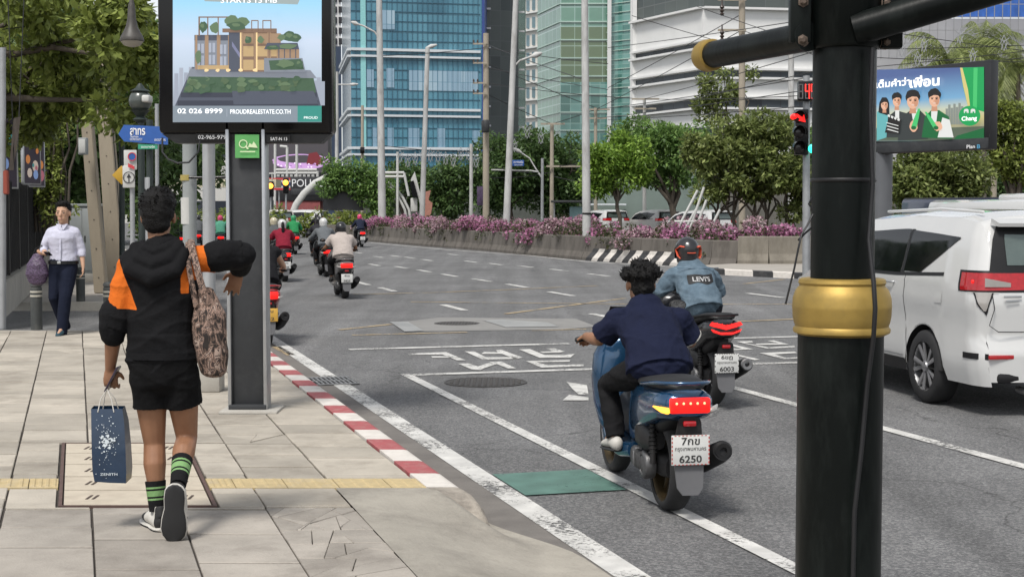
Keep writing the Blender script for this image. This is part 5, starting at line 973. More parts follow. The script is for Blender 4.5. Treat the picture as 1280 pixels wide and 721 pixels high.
t = pole(989, 262, 989, 62, 58, 8.5, 7, M_MAST, 'pole', 'plain white pole left of the countdown signal', 'pole', .3)
t = pole(805.5, 266, 805.5, 123, 92, 5, 4, M_MAST, 'utility_pole', 'thin white utility pole with crossarms over the tree crowns', 'utility pole')
for py, x0, x1 in ((124, 790, 824), (136, 793, 820)): k = MB(); k.box(P((x0+x1)/2, py, 91.7)-t.location, ((x1-x0)/F_PX*92, .1, .1)); k.build('crossarm', M_TAN, t, 0)
t = pole(744.5, 262, 744.5, 135, 98, 5, 4, M_TAN, 'utility_pole', 'grey utility pole rising behind the bright green tree', 'utility pole')
for py, x0, x1 in ((137, 727, 762), (148, 730, 758)): k = MB(); k.box(P((x0+x1)/2, py, 97.7)-t.location, ((x1-x0)/F_PX*98, .1, .1)); k.build('crossarm', M_TAN, t, 0)
t = thing('street_lamp', 'white lamp arm poking out between the tree crowns', 'street lamp', P(880, 182, 60)); k = MB(); k.tube([P(868, 179, 60)-t.location, P(878, 181, 60)-t.location, P(893, 184, 61)-t.location], [.07, .1, .04], 8, round_=True); k.build('lamp_head', M_MAST, t, 60)
t = pole(1241, 290, 1243, 180, 66, 8, 7, M_TAN, 'post', 'grey post right of the green billboard among the trees', 'post')
# leaning lattice of white tubes behind the barrier end
t = thing('tube_frame', 'slanting white tubular frame behind the end of the flower bed', 'frame', G(870, 300, .3)*0+Vector((xat(855, 50), 50, .3))); o = t.location
for i, (x0, y0, x1, y1) in enumerate([(842, 296, 872, 238), (851, 296, 870, 262), (859, 296, 880, 234), (866, 296, 883, 250), (843, 277, 877, 277), (883, 296, 900, 262)]): k = MB(); k.tube([P(x0, y0, 50)-o, P(x1, y1, 50)-o], .045, 8); k.build('tube', M_PWH, t, 60)
# wires
k = None; WIR = mat('wire black', (.02, .02, .022), .6)
wires = [((607, 55, 95), (730, 100, 60), 5), ((607, 79, 95), (745, 135, 98), 4), ((607, 104, 95), (805, 124, 92), 8), ((607, 117, 95), (690, 155, 100), 3), ((745, 137, 98), (927, 38, 72), 4), ((760, 110, 96), (927, 18, 72), 4), ((805, 124, 92), (1040, 58, 50), 5), ((805, 136, 92), (1040, 84, 50), 5), ((744, 148, 98), (1040, 108, 50), 6), ((870, 8, 72), (1040, 66, 60), 2), ((927, 38, 72), (1040, 76, 60), 2), ((927, 0, 72), (830, -10, 72), 1), ((678, 215, 98), (607, 205, 95), 14), ((690, 208, 100), (745, 200, 98), 6), ((690, 215, 100), (607, 222, 95), 10), ((690, 220, 100), (760, 232, 98), 5), ((589, 190, 96), (478, 182, 90), 6), ((1090, 62, 44), (1300, 56, 44), 3), ((1090, 72, 44), (1300, 78, 44), 4), ((1090, 84, 44), (1300, 62, 44), 3), ((690, 155, 100), (745, 137, 98), 2), ((760, 60, 80), (1040, 20, 50), 4), ((745, 137, 98), (1040, 92, 50), 6), ((805, 124, 92), (1040, 118, 50), 7), ((760, 150, 96), (1040, 130, 50), 5), ((790, 20, 80), (927, 60, 72), 2), ((607, 60, 95), (760, 80, 90), 5), ((607, 84, 95), (760, 112, 90), 6), ((478, 70, 86), (607, 60, 95), 4), ((1090, 92, 44), (1300, 70, 44), 4), ((1110, 40, 44), (1300, 66, 44), 3), ((-20, 40, 22), (205, 20, 26), -8), ((-20, 82, 24), (130, 45, 27), 10), ((10, 0, 20), (18, 210, 20), 3), ((30, 0, 21), (22, 190, 21), -4)]
wl_ = ['high wire from the blue tower pole', 'wire', 'long sagging wire']
for i, (a, c, sg) in enumerate(wires):
    p0, p1 = P(*a), P(*c); pts = []
    for j in range(13): u = j/12; q = p0.lerp(p1, u); q.z -= sg*.04*4*u*(1-u)*(p0.y+p1.y)/2/F_PX*25*.3; pts.append(q-p0)
    far = (p0.y+p1.y)/2; k = MB(); k.tube(pts, far/F_PX*.38+.003, 5); ob = k.build('overhead_wire', WIR, None, 60); ob.location = p0; tag(ob, 'black overhead wire strung between the poles', 'wire', 'overhead wires')
# wire stars
rsx = random.Random(3)
stars = [(500+i*9.5, 197+4*math.sin(i*1.3)+rsx.uniform(-3, 3), 100) for i in range(11)]+[(659, 165, 96), (643, 182, 96), (676, 172, 96), (1155, 56, 43.5), (1200, 45, 43.5), (1147, 74, 43.5), (1216, 70, 43.5), (1255, 54, 43.5), (1127, 62, 43.5)]
for i, (px, py, Y) in enumerate(stars):
    c = P(px, py, Y); s = Y/F_PX*(5.5 if Y > 60 else 6.5); k = MB(); ps = [Vector((0, 0, 1.5*s)), Vector((.62*s, 0, 0)), Vector((0, 0, -1.5*s)), Vector((-.62*s, 0, 0))]; r_ = .02 if Y > 60 else .011
    for j in range(4): k.tube([ps[j], ps[(j+1) % 4]], r_, 5)
    for j in (-1, 1): k.tube([Vector((j*s*.5, 0, -1.3*s)), Vector((0, 0, .6*s))], r_, 5); k.tube([Vector((j*s*.9, 0, .9*s)), Vector((0, 0, .2*s))], r_, 5)
    ob = k.build('wire_star', M_GALV, None, 60); ob.location = c; tag(ob, 'white wire star ornament on a line before the blue tower and trees' if Y > 60 else 'white wire star ornament on the wires over the green billboard', 'ornament', 'wire stars by the blue tower' if Y > 60 else 'wire stars over the billboard')
# ---------------------------------------------------------------- traffic signal with countdown
Y = 40; b0 = G(1008, 345, .15); Y = b0.y; t = post('traffic_signal', 'traffic signal with red arrow lit and red countdown digits behind the black pole', 'traffic signal', b0, P(1008, 95, Y), .10, .08, M_GALV); s_ = Y/F_PX
def bx(x0, y0, x1, y1, dy, th, m, nm, r=.02): k = MB(); a, c = P(x0, y1, Y+dy)-b0, P(x1, y0, Y+dy)-b0; k.rbox(((a.x+c.x)/2, a.y, (a.z+c.z)/2), (c.x-a.x, th, c.z-a.z), r); return k.build(nm, m, t, 40)
bx(993, 137, 1010, 194, -.15, .22, M_GLBLK, 'signal_housing'); bx(997, 102, 1019, 127, -.15, .16, M_GLBLK, 'countdown_box')
RL = mat('red light', (.3, .01, .01), .4, emit=(1, .01, .008), estr=1.0); DL = mat('dark lens', (.02, .015, .015), .2)
for i, py in enumerate((146, 165, 184)):
    c = P(999, py, Y-.28)-b0; k = MB(); rr_ = .165; n = 20; pts0 = []; ring0 = [Vector((c.x+rr_*math.cos(a), c.y, c.z+rr_*math.sin(a))) for a in [R(-20)+R(220)*j/n for j in range(n+1)]]; ring1 = [q+Vector((-.02, -.30, -.03)) for q in ring0]
    for j in range(n): k.quad(ring0[j], ring0[j+1], ring1[j+1], ring1[j])
    k.build('visor', M_GLBLK, t, 60); k = MB(); k.lathe([(.15, 0), (.11, -.02), (.01, -.03)], c, 20, axis='Y'); k.build('lens', DL, t, 60)
A = Art((0, Y-.33, 0), (1, 0, 0), (0, 0, 1), .004); A.poly([(996, 142), (1003, 147), (1005, 143), (1007, 153), (998, 151), (1000, 149), (994, 145)], RL); A.build('red_arrow', t)
k = MB(); c = P(992, 146, Y-.48)-b0; k.rbox(c, (.12, .3, .13), .05); k.build('red_glow_visor', RL, t, 50)
A = Art((0, Y-.24, 0), (1, 0, 0), (0, 0, 1), .004); RS = mat('segment red', (.3, .01, .01), .4, emit=(1, .03, .02), estr=1.5); DS = mat('segment grey', (.10, .10, .10), .4)
def seg(cx, on):
    w_, h_ = 3.0, 4.6; S_ = {'a': (-w_, -2*h_, w_, -2*h_+1.2), 'g': (-w_, -.6, w_, .6), 'd': (-w_, 2*h_-1.2, w_, 2*h_), 'f': (-w_, -2*h_, -w_+1.3, 0), 'b': (w_-1.3, -2*h_, w_, 0), 'e': (-w_, 0, -w_+1.3, 2*h_), 'c': (w_-1.3, 0, w_, 2*h_)}
    for q, (a, b_, c, d) in S_.items(): A.rect(cx+a, 114.5+b_, cx+c, 114.5+d, RS if q in on else DS)
seg(1001, ''); seg(1009.3, 'fgbc'); seg(1016.6, 'afgbcd'); A.build('digits', t)
k = MB(); c = P(1016, 186, Y-.3)-b0; k.lathe([(.11, 0), (.08, -.03), (.01, -.04)], c, 20, axis='Y'); k.build('green_lamp', mat('green light', (.01, .3, .2), .4, emit=(.03, 1, .6), estr=1.5), t, 60)
# ---------------------------------------------------------------- green billboard at the right
pr_ = P(1237, 190, 38); pl_ = P(1046, 190, 42.5); pr_.z = pl_.z = zat(190, 39.5); axb = (pr_-pl_).normalized(); Wb = (pr_-pl_).length; nb_ = Vector((axb.y, -axb.x, 0)); zb = pr_.z; Hb = 111/F_PX*38
bc = pl_+axb*Wb*.34; b0 = Vector((bc.x, bc.y+.2, .15)); t = thing('billboard', 'large green and blue advertising billboard on a grey post at the right', 'billboard', b0); rot = Matrix.Rotation(math.atan2(axb.y, axb.x), 3, 'Z')
o = pl_-b0; k = MB(); k.rbox(o+axb*Wb/2+Vector((0, 0, Hb/2))-nb_*.15, (Wb, .30, Hb), .03, rot=rot); k.build('housing', mat('billboard frame', (.016, .016, .018), .35, var=.2), t, 40)
q0 = P(1104, 230, b0.y); k = MB(); q = Vector((q0.x, b0.y+.25, 0))-Vector((b0.x, b0.y, 0)); k.lathe([(.31, 0), (.31, zb-.1)], (q.x, q.y, 0), 28); k.build('post', mat('post grey', (.11, .115, .125), .5, var=.12, scale=2, metal=.2), t, 50)
k = MB(); k.rbox(o+axb*Wb/2+Vector((0, 0, .16))+nb_*.012, (Wb-.06, .03, .28), .01, rot=rot); k.build('lower_panel', M_DGREY, t, 40)
A = Art(pl_+nb_*.004, axb, (0, 0, 1), .004); zs0, zs1 = zb+.36, zb+Hb-.18
A.poly([(1050, 88.5), (1230, 84), (1230, 177), (1050, 177)], grad_mat('billboard sky', [(0, (.05, .09, .09)), (.25, (.45, .38, .16)), (.42, (.42, .45, .34)), (.58, (.10, .28, .46)), (1, (.008, .05, .20))], zs0+.05-b0.z, zs1-b0.z, .75))
gG = em('green drape', .01, .26, .07, .7); gD = em('dark green', .008, .10, .03, .7); gL = em('light green', .05, .40, .12, .7); SK = em('skin', .58, .33, .22, .7); SK2 = em('skin shade', .42, .21, .13, .7); HR = em('hair', .012, .010, .010, .7); JK = em('jacket', .03, .035, .035, .7); WT = em('cloth white', .55, .56, .54, .7); TL = em('teal cloth', .10, .32, .33, .7)
A.poly([(1092, 176), (1230, 176), (1230, 158), (1180, 160), (1140, 166), (1092, 160)], em('deck', .08, .10, .07, .7))
for i in range(7): A.rect(1182+i*3.2, 136-(i*5) % 9, 1185+i*3.2, 156, em('city', .18, .20, .18, .7))
A.poly([(1200, 85), (1230, 84), (1230, 140), (1210, 134), (1204, 110)], gG); A.poly([(1200, 85), (1203, 85), (1210, 112), (1213, 136), (1210, 134), (1204, 108)], em('gold edge', .50, .42, .16, .7)); A.poly([(1217, 85), (1222, 85), (1221, 136), (1216, 136)], gL); A.poly([(1196, 170), (1230, 160), (1230, 177), (1190, 177)], gD)
def face(cx, cy, rx, ry, long=False, tilt=0):
    if long: A.poly([(cx-rx*1.5, cy-ry*.4), (cx-rx*.7, cy-ry*1.5), (cx+rx*.6, cy-ry*1.5), (cx+rx*1.4, cy-ry*.4), (cx+rx*1.5, cy+ry*2), (cx+rx*.7, cy+ry*2.2), (cx-rx*1.2, cy+ry*1.8), (cx-rx*1.8, cy+ry*1.6)], HR)
    A.poly([(cx-rx*.45, cy+ry*.6), (cx+rx*.45, cy+ry*.6), (cx+rx*.6, cy+ry*1.7), (cx-rx*.6, cy+ry*1.7)], SK2); A.blob(cx, cy-ry*.55, rx*1.25, ry*.95, HR, 3, .06); A.blob(cx, cy+ry*.1, rx, ry, SK, 1, 0); A.blob(cx+rx*.5, cy+ry*.2, rx*.4, ry*.6, SK2, 1, 0)
    A.poly([(cx-rx*1.1, cy-ry*.1), (cx-rx*1.05, cy-ry*.9), (cx, cy-ry*1.25), (cx+rx*1.05, cy-ry*.9), (cx+rx*1.1, cy-ry*.1), (cx+rx*.7, cy-ry*.5), (cx-rx*.1, cy-ry*.55), (cx-rx*.8, cy-ry*.3)], HR)
    for sx in (-.42, .42): A.blob(cx+sx*rx, cy-.02*ry, rx*.2, ry*.08, HR, 2, 0, 8); A.poly([(cx+sx*rx-rx*.25, cy-.2*ry), (cx+sx*rx+rx*.25, cy-.22*ry), (cx+sx*rx+rx*.25, cy-.16*ry), (cx+sx*rx-rx*.25, cy-.13*ry)], HR)
    A.poly([(cx-.05*rx, cy+.05*ry), (cx+.1*rx, cy+.35*ry), (cx-.15*rx, cy+.36*ry)], SK2); A.blob(cx, cy+.58*ry, rx*.30, ry*.08, em('teeth', .55, .42, .36, .7), 2, 0, 10); A.blob(cx-rx*.45, cy+.35*ry, rx*.2, ry*.2, em('cheek', .60, .36, .25, .7), 2, 0, 10)
A.poly([(1096, 176), (1096, 140), (1104, 137), (1112, 142), (1114, 170)], TL); face(1105.5, 131, 4.2, 6, True)
A.poly([(1108, 172), (1110, 146), (1120, 138), (1134, 142), (1134, 172)], JK); A.poly([(1119, 138), (1124, 138), (1124, 150), (1119, 150)], WT); face(1121, 126, 5, 7)
A.poly([(1122, 176), (1128, 146), (1138, 138), (1150, 138), (1160, 148), (1160, 174)], JK); A.poly([(1139, 138), (1147, 138), (1144, 150), (1141, 150)], WT); face(1141, 126, 7.3, 9.4)
A.poly([(1152, 172), (1156, 146), (1164, 138), (1174, 138), (1186, 146), (1190, 174)], gD); A.poly([(1164, 139), (1172, 139), (1170, 156), (1164, 156)], WT); A.poly([(1178, 147), (1187, 150), (1192, 172), (1172, 172)], WT); face(1168, 124, 6.6, 9)
A.poly([(1108, 158), (1112, 143), (1126, 150), (1124, 168), (1106, 166)], HR)
for i in range(4): A.poly([(1110+i*4, 143+i*1.6), (1113+i*4, 144.2+i*1.6), (1112+i*4, 147+i*1.6), (1109.5+i*4, 145.6+i*1.6)], WT)
for i in range(3): A.poly([(1108+i, 153+i*4), (1123, 157+i*4), (1123, 158+i*4), (1108, 154+i*4)], WT)
A.blob(1142, 158, 5, 7, SK, 5, .1); A.blob(1172, 158, 6, 6, SK, 6, .1)
for (x0, y0, x1, y1) in ((1142, 160, 1149, 136), (1170, 160, 1157, 140)): dx, dy = x1-x0, y1-y0; A.poly([(x0-3.4, y0), (x0+3.4, y0+1), (x0+dx*.6+2.6, y0+dy*.6), (x1+1.2, y1), (x1-1.2, y1), (x0+dx*.6-2.6, y0+dy*.6)], gL); A.blob(x0, y0, 3.2, 2.4, gD, 1, 0)
A.blob(1212, 145, 13.5, 12.5, gG, 1, 0, 32)
for sx in (-1, 1):
    A.poly([(1212+sx*1.2, 141.6), (1212+sx*1.4, 137.5), (1212+sx*3, 136.2), (1212+sx*6.3, 136.6), (1212+sx*7.2, 138.6), (1212+sx*7, 141.6), (1212+sx*6, 141.6), (1212+sx*5.8, 139.6), (1212+sx*3.6, 139.6), (1212+sx*3.5, 141.6), (1212+sx*2.6, 141.6), (1212+sx*2.3, 139.8), (1212+sx*1.9, 141.6)], WT)
A.build('advert_picture', t); WH2 = em('advert white', .9, .9, .88, .9)
A.text('Chang', 1211.5, 149, 19, 7, WH2, t, .015); A.text('เติมเต็มคำว่า', 1106, 104.5, 62, 10, WH2, t, .02); A.text('เพื่อน', 1155.5, 101.5, 37, 14.5, WH2, t, .03)
A = Art(pl_+nb_*.035, axb, (0, 0, 1), .004); A.text('Plan', 1213.5, 183.4, 10.5, 4.6, M_TXW, t, .02); A.text('B', 1223.3, 183.2, 4, 5, mat('blue letter', (.10, .35, .55), .5), t, .02)
# ---------------------------------------------------------------- far end of the street: screen, police booth, arch
Y = 128; t = thing('video_screen', 'dark video wall showing a glittering pink ring above the police booth', 'video screen', Vector((xat(372, Y), Y, 0))); b0 = t.location
k = MB(); a, c = P(330, 222, Y)-b0, P(413, 162, Y)-b0; k.rbox(((a.x+c.x)/2, .5, (a.z+c.z)/2), (c.x-a.x, 1, c.z-a.z), .1); k.build('housing', mat('screen dark', (.03, .03, .033), .5), t, 40)
A = Art((0, Y-.01, 0), (1, 0, 0), (0, 0, 1), .02); pk = em('pink glitter', .42, .25, .48, .8); pk2 = em('violet', .22, .12, .30, .8); A.rect(334, 168, 410, 216, em('screen back', .045, .04, .045, .8)); A.blob(376, 202, 36, 9.5, pk, 1, .04, 30); A.blob(377, 199, 30, 5, em('screen back', .045, .04, .045, .8), 1, .04, 26); A.poly([(383, 205), (386, 192), (396, 190), (404, 202), (398, 207)], em('ruby', .12, .015, .02, .8))
for i in range(40): A.blob(376+rs.uniform(-32, 34), 207+rs.uniform(-3, 4), 1.1, .8, rs.choice([pk, pk2, em('sparkle', .8, .7, .85, .8)]), i, .2, 6)
A.build('picture', t); k = MB()
for x in (338, 366, 405): k.box(P(x, 240, Y+.3)-b0, (.4, .4, 6))
k.build('support', M_DGREY, t, 0)
t = thing('roadside_frame', 'white lettered rail with lamps just under the video screen', 'frame', Vector((xat(360, 124), 124, 0))); b0 = t.location
for (x0, y0, x1, y1) in [(343, 212.5, 396, 212.5), (343, 216.5, 396, 216.5), (344, 262, 344, 178), (371, 262, 371, 181), (359, 246, 359, 184), (359, 184, 350, 183), (397, 262, 397, 214)]:
    k = MB(); k.tube([P(x0, y0, 124)-b0, P(x1, y1, 124)-b0], .12, 8); k.build('rail' if y0 == y1 else 'upright', M_PWH, t, 60)
for i in range(9): k = MB(); k.rbox(P(348+i*5.4, 219, 124)-b0, (.24, .1, .28), .03); k.build('white_block', M_PWH, t, 40)
t = thing('police_booth', 'black police booth with white lettering and a red brick base', 'police booth', Vector((xat(383, 118), 118, 0))); b0 = t.location
def pb(x0, y0, x1, y1, dy, th, m, nm): k = MB(); a, c = P(x0, y1, 118)-b0, P(x1, y0, 118)-b0; k.rbox(((a.x+c.x)/2, dy+th/2, (a.z+c.z)/2), (c.x-a.x, th, c.z-a.z), .03); return k.build(nm, m, t, 40)
pb(345, 221, 412, 251, 0, 3, mat('booth black', (.02, .02, .022), .35), 'wall'); pb(345, 250, 400, 300, .1, 2.8, mat('brick red', (.22, .06, .06), .8, var=.2, scale=4), 'brick_base'); pb(364, 236, 410, 244, -.05, .1, M_DGREY, 'window')
A = Art((0, 117.93, 0), (1, 0, 0), (0, 0, 1), .02); A.text('POLICE', 384.5, 228.8, 39, 9.5, M_TXW, t, .0)
t = thing('flag_board', 'red, white and blue striped board with amber lamps beside the police booth', 'board', Vector((xat(349, 112), 112, 0))); b0 = t.location
def fb(y0, y1, m): k = MB(); a, c = P(335, y1, 112)-b0, P(363, y0, 112)-b0; k.box(((a.x+c.x)/2, 0, (a.z+c.z)/2), (c.x-a.x, .2, c.z-a.z)); k.build('stripe', m, t, 0)
fb(222.5, 225.3, RD); fb(225.3, 228, M_PWH); fb(228, 232.5, mat('navy', (.02, .03, .12), .5)); fb(232.5, 235, M_PWH); fb(235, 237.6, RD); k = MB(); k.tube([Vector((0, .2, 0)), Vector((0, .2, 3.4))], .06, 8); k.build('post', M_GALV, t, 60)
for i, (px, py) in enumerate(((338, 232.5), (357, 228.5))):
    Y = 105; b0 = Vector((xat(px+.5, Y), Y, 0)); t = post('traffic_signal', ['far traffic signal with amber lamp lit at the left, beside the display post', 'far traffic signal with amber lamp lit, right of the other'][i], 'traffic signal', b0, P(px+.5, py+4, Y), .07, .06, M_GALV, 'far amber signals'); k = MB(); k.rbox(P(px+.5, py+4, Y-.1)-b0, (.4, .3, 1.1), .05); k.build('signal_housing', M_GLBLK, t, 40); k = MB(); k.lathe([(.20, 0), (.15, -.06), (.01, -.08)], P(px, py, Y-.25)-b0, 16, axis='Y'); k.build('amber_lamp', mat('amber light', (.5, .2, .02), .4, emit=(1, .38, .04), estr=2.2), t, 60)
t = thing('street_arch', 'white curved arch over the street, its middle grown over with leaves', 'arch', Vector((xat(420, 112), 112, 0))); b0 = t.location
k = MB(); k.tube([P(x, y, 112)-b0 for x, y in [(361, 300), (364, 272), (370, 256), (380, 242), (394, 229), (408, 222), (430, 218), (455, 220), (472, 226)]], [(.26, .15)]*9, 10, side=(0, 0, 1)); k.build('left_rib', M_PWH, t, 60)
for dx in (0, 5): k = MB(); k.tube([P(x+dx, y, 111)-b0 for x, y in [(480, 228), (490, 236), (499, 248), (506, 262), (510, 285)]], .10, 8); k.build('right_rib', M_PWH, t, 60)
k = MB(); k.rbox(P(429, 248, 111.5)-b0, (50/F_PX*112, .3, 30/F_PX*112), .05); k.build('hanging_board', mat('board dark', (.055, .055, .06), .6, var=.15), t, 40)
C_ = [tuple(P(rs.uniform(408, 474), rs.gauss(222, 7)+abs(1)*((i % 5 == 0)*8), 111)-b0)+(rs.uniform(.4, .8),) for i in range(46)]+[tuple(P(rs.uniform(455, 486), rs.uniform(225, 285), 111)-b0)+(rs.uniform(.5, .8),) for i in range(36)]
v, q = leaves(C_, 9000, .30, 91); np_mesh('creeper', v, q, LM_MID, t)
t = thing('slanted_totem', 'white triangular totem with a dark screen right of the arch', 'totem', Vector((xat(522, 100), 100, 0))); b0 = t.location; ky = 100/F_PX
k = MB(); k.prism([((x-522)*ky, zat(y, 100)) for x, y in [(514, 225), (519, 215), (538, 290), (532, 290), (524, 250)]], (0, 0, 0), (1, 0, 0), (0, 0, 1), .3); k.build('panel', M_PWH, t, 0); k = MB(); k.prism([((x-522)*ky, zat(y, 100)) for x, y in [(513, 228), (518, 226), (524, 248), (516, 246)]], (0, -.35, 0), (1, 0, 0), (0, 0, 1), .3); k.build('dark_screen', M_GLBLK, t, 0); k = MB(); k.rbox(((518-522)*ky, -.2, zat(256, 100)), (.45, .2, .9), .04); k.build('white_box', M_PWH, t, 40)
t = thing('white_gantry', 'low white lattice frame left of the slanted totem', 'frame', Vector((xat(493, 108), 108, 0))); b0 = t.location
for (x0, y0, x1, y1) in [(478, 216, 505, 216), (478, 221, 505, 221), (505, 216, 511, 245), (497, 300, 497, 190), (480, 300, 480, 216)]: k = MB(); k.tube([P(x0, y0, 108)-b0, P(x1, y1, 108)-b0], .10, 8); k.build('bar', M_PWH, t, 60)
t = thing('pink_sculpture', 'small pinkish angular sculpture between the white totem and the trees', 'sculpture', Vector((xat(535, 98), 98, 0))); b0 = t.location; k = MB(); k.prism([((x-535)*.053, zat(y, 98)) for x, y in [(530, 262), (532, 240), (539, 238), (536, 250), (541, 254), (536, 290), (530, 290)]], (0, 0, 0), (1, 0, 0), (0, 0, 1), .3); k.build('body', mat('terracotta pink', (.35, .16, .12), .7, var=.2), t, 0)
t = thing('banner', 'narrow dark banner with purple pattern on the pole between the trees', 'banner', P(600, 245, 93)); k = MB(); k.rbox((0, 0, 0), (.38, .05, 1.2), .01); k.build('cloth', mat('banner', (.05, .03, .07), .7, var=.9, scale=5), t, 40)
t = thing('bus_shelter', 'small shelter with a grey flat roof behind the flowers, right of the tan pole', 'shelter', Vector((xat(714, 96), 96, 0))); b0 = t.location; k = MB(); k.rbox((0, 0, zat(252, 96)), (2.6, 1.6, .14), .03); k.build('roof', M_DGREY, t, 40); k = MB(); k.rbox((.35, .2, 1.0), (.9, .7, 1.9), .04); k.build('kiosk', mat('kiosk teal', (.16, .26, .27), .6), t, 40)
for x in (-1.1, 1.1): k = MB(); k.tube([(x, 0, 0), (x, 0, zat(252, 96))], .05, 8); k.build('leg', M_GALV, t, 60)
# elevated walkway and pale blocks at the far left
t = thing('skywalk', 'pale elevated walkway crossing behind the grey posts', 'footbridge', Vector((xat(270, 105), 105, 0))); b0 = t.location; k = MB(); a, c = P(150, 234, 105)-b0, P(345, 224, 105)-b0; k.box(((a.x+c.x)/2, 1.2, (a.z+c.z)/2), (c.x-a.x, 2.4, c.z-a.z)); k.build('deck', mat('skywalk cream', (.50, .46, .34), .7, var=.1), t, 0); k = MB(); k.box(((a.x+c.x)/2, 0, zat(217, 105)), (c.x-a.x, .1, .1))
for i in range(40): k.box((a.x+(c.x-a.x)*i/40, 0, zat(220, 105)), (.06, .06, .5))
k.build('railing', M_PWH, t, 0)
for x in (-5, 1.2): k = MB(); k.box((x, 1.2, 1.6), (.6, .8, 3.2)); k.build('pier', M_CONC, t, 0)
for i, (x0, x1, yt, Y, lb) in enumerate([(196, 300, 150, 165, 'pale office block seen between the grey posts'), (60, 200, 40, 190, 'pale block glimpsed through the street trees at the left'), (-60, 60, 5, 200, 'blueish glass block seen through gaps in the leaves at the far left'), (300, 360, 186, 150, 'low pale block behind the video screen')]):
    t = thing('office_block', lb, 'building', Vector((xat((x0+x1)/2, Y), Y, 0))); b0 = t.location; a, c = Vector((xat(x0, Y), Y, 0))-b0, Vector((xat(x1, Y), Y, 0))-b0; zt = zat(yt, Y)
    facade('wall', [(a, c, 0, zt, 0), (c, c+Vector((0, 10, 0)), 0, zt, 0)], [mat('pale block', (.50, .49, .46), .7, var=.08) if i != 2 else M_TEAL], t)
    if i != 2:
        for r_ in range(int(zt/3.2)):
            q = Vector((0, -.06, 0)); facade('window_row', [(a+q+Vector((.5, 0, 0)), c+q-Vector((.5, 0, 0)), 1.2+r_*3.2, 2.7+r_*3.2, 0)], [M_BWIN], t)
t = thing('hedge', 'low green hedge behind the queue of riders at the left', 'hedge', Vector((-9.5, 92, 0))); v, q = leaves([(rs.uniform(-14, 0), rs.uniform(-1, 1), rs.uniform(.3, 1.6), .5) for _ in range(60)], 5000, .3, 92); np_mesh('foliage', v, q, LM_YG, t)
# ================================================================ people
M_SKIN = mat('skin tan', (.27, .135, .075), .5, var=.13, scale=9, spec=.4, dirt=(.20, .09, .05), dscale=5, damt=.35, bump=.0006, bscale=160); M_SKIN2 = mat('skin light', (.50, .30, .20), .5, var=.07, scale=14, spec=.4); M_HAIR = mat('black hair', (.004, .0035, .0035), .6, var=.4, scale=60, bump=.006, bscale=160, spec=.25)
M_SHOE = mat('shoe white', (.52, .50, .46), .6, var=.12, scale=20); M_SOLE = mat('sole black', (.015, .015, .016), .7, var=.2, bump=.001, bscale=200)
def cloth(name, col, **k): return mat('cloth '+name, col, .85, var=k.pop('var', .14), scale=k.pop('scale', 7), bump=.016, bscale=13, sheen=.0, spec=.12, **k)
def basis(f, up=(0, 0, 1)):
    f = Vector(f).normalized(); r = f.cross(Vector(up)).normalized(); u = r.cross(f); return Matrix((r, f, u)).transposed()
def hand(mb, w, d, n, s=1.0, curl=.5, thumb=1, fr=.0078):
    # wrist w, pointing d, palm facing n; thumb = +1 leaves towards d x n
    d = Vector(d).normalized(); n = (Vector(n)-d*Vector(n).dot(d)).normalized(); a = d.cross(n)*thumb; w = Vector(w); P0 = w+d*.085*s
    mb.tube([w-d*.01, w+d*.03*s, w+d*.065*s, P0], [(.022*s, .018*s), (.034*s, .017*s), (.040*s, .015*s), (.038*s, .012*s)], 10, side=a, round_=True)
    for i, L_ in enumerate((.072, .082, .076, .060)):
        p = w+d*.078*s+a*(.030-.0200*i)*s; pts = [p]; ang = curl*(.42+.05*i); d_ = d; d = (d+a*(.13-.085*i)).normalized()
        for sg in (.45, .32, .23): dd = d*math.cos(ang)+n*math.sin(ang); p = p+dd*L_*sg*s; pts.append(p); ang += curl*.95
        mb.tube(pts, [fr*1.05*s, fr*.97*s, fr*.9*s, fr*.78*s], 8, round_=True); d = d_
    p = w+d*.022*s+a*.026*s; t1 = (d*.6+a*.75+n*.3*curl).normalized(); t2 = (d*.95+a*.25+n*.6*curl).normalized(); mb.tube([p-t1*.01, p+t1*.034*s, p+t1*.034*s+t2*.028*s], [.0125*s, .0105*s, .0085*s], 8, round_=True)
def head(mb, c, B, s=1.0):
    c = Vector(c); q = lambda x, y, z: c+B @ Vector((x*s, y*s, z*s)); r = B
    mb.ball(q(0, -.008, .028), (.076*s, .094*s, .092*s), 16, rot=r); mb.ball(q(0, .022, -.045), (.058*s, .066*s, .072*s), 14, rot=r); mb.ball(q(0, .062, -.088), (.026*s, .022*s, .020*s), 10, rot=r); mb.ball(q(0, .058, .0), (.060*s, .030*s, .058*s), 12, rot=r)
    mb.tube([q(0, .086, .022), q(0, .104, -.022), q(0, .088, -.032)], [.009*s, .015*s, .010*s], 8, round_=True)
    for sx in (-1, 1): mb.ball(q(.078*sx, -.004, -.008), (.011*s, .021*s, .032*s), 10, rot=r)
    for dz in (-.058, -.068): mb.tube([q(-.022, .080, dz), q(0, .088, dz), q(.022, .080, dz)], .0062*s, 6, round_=True)
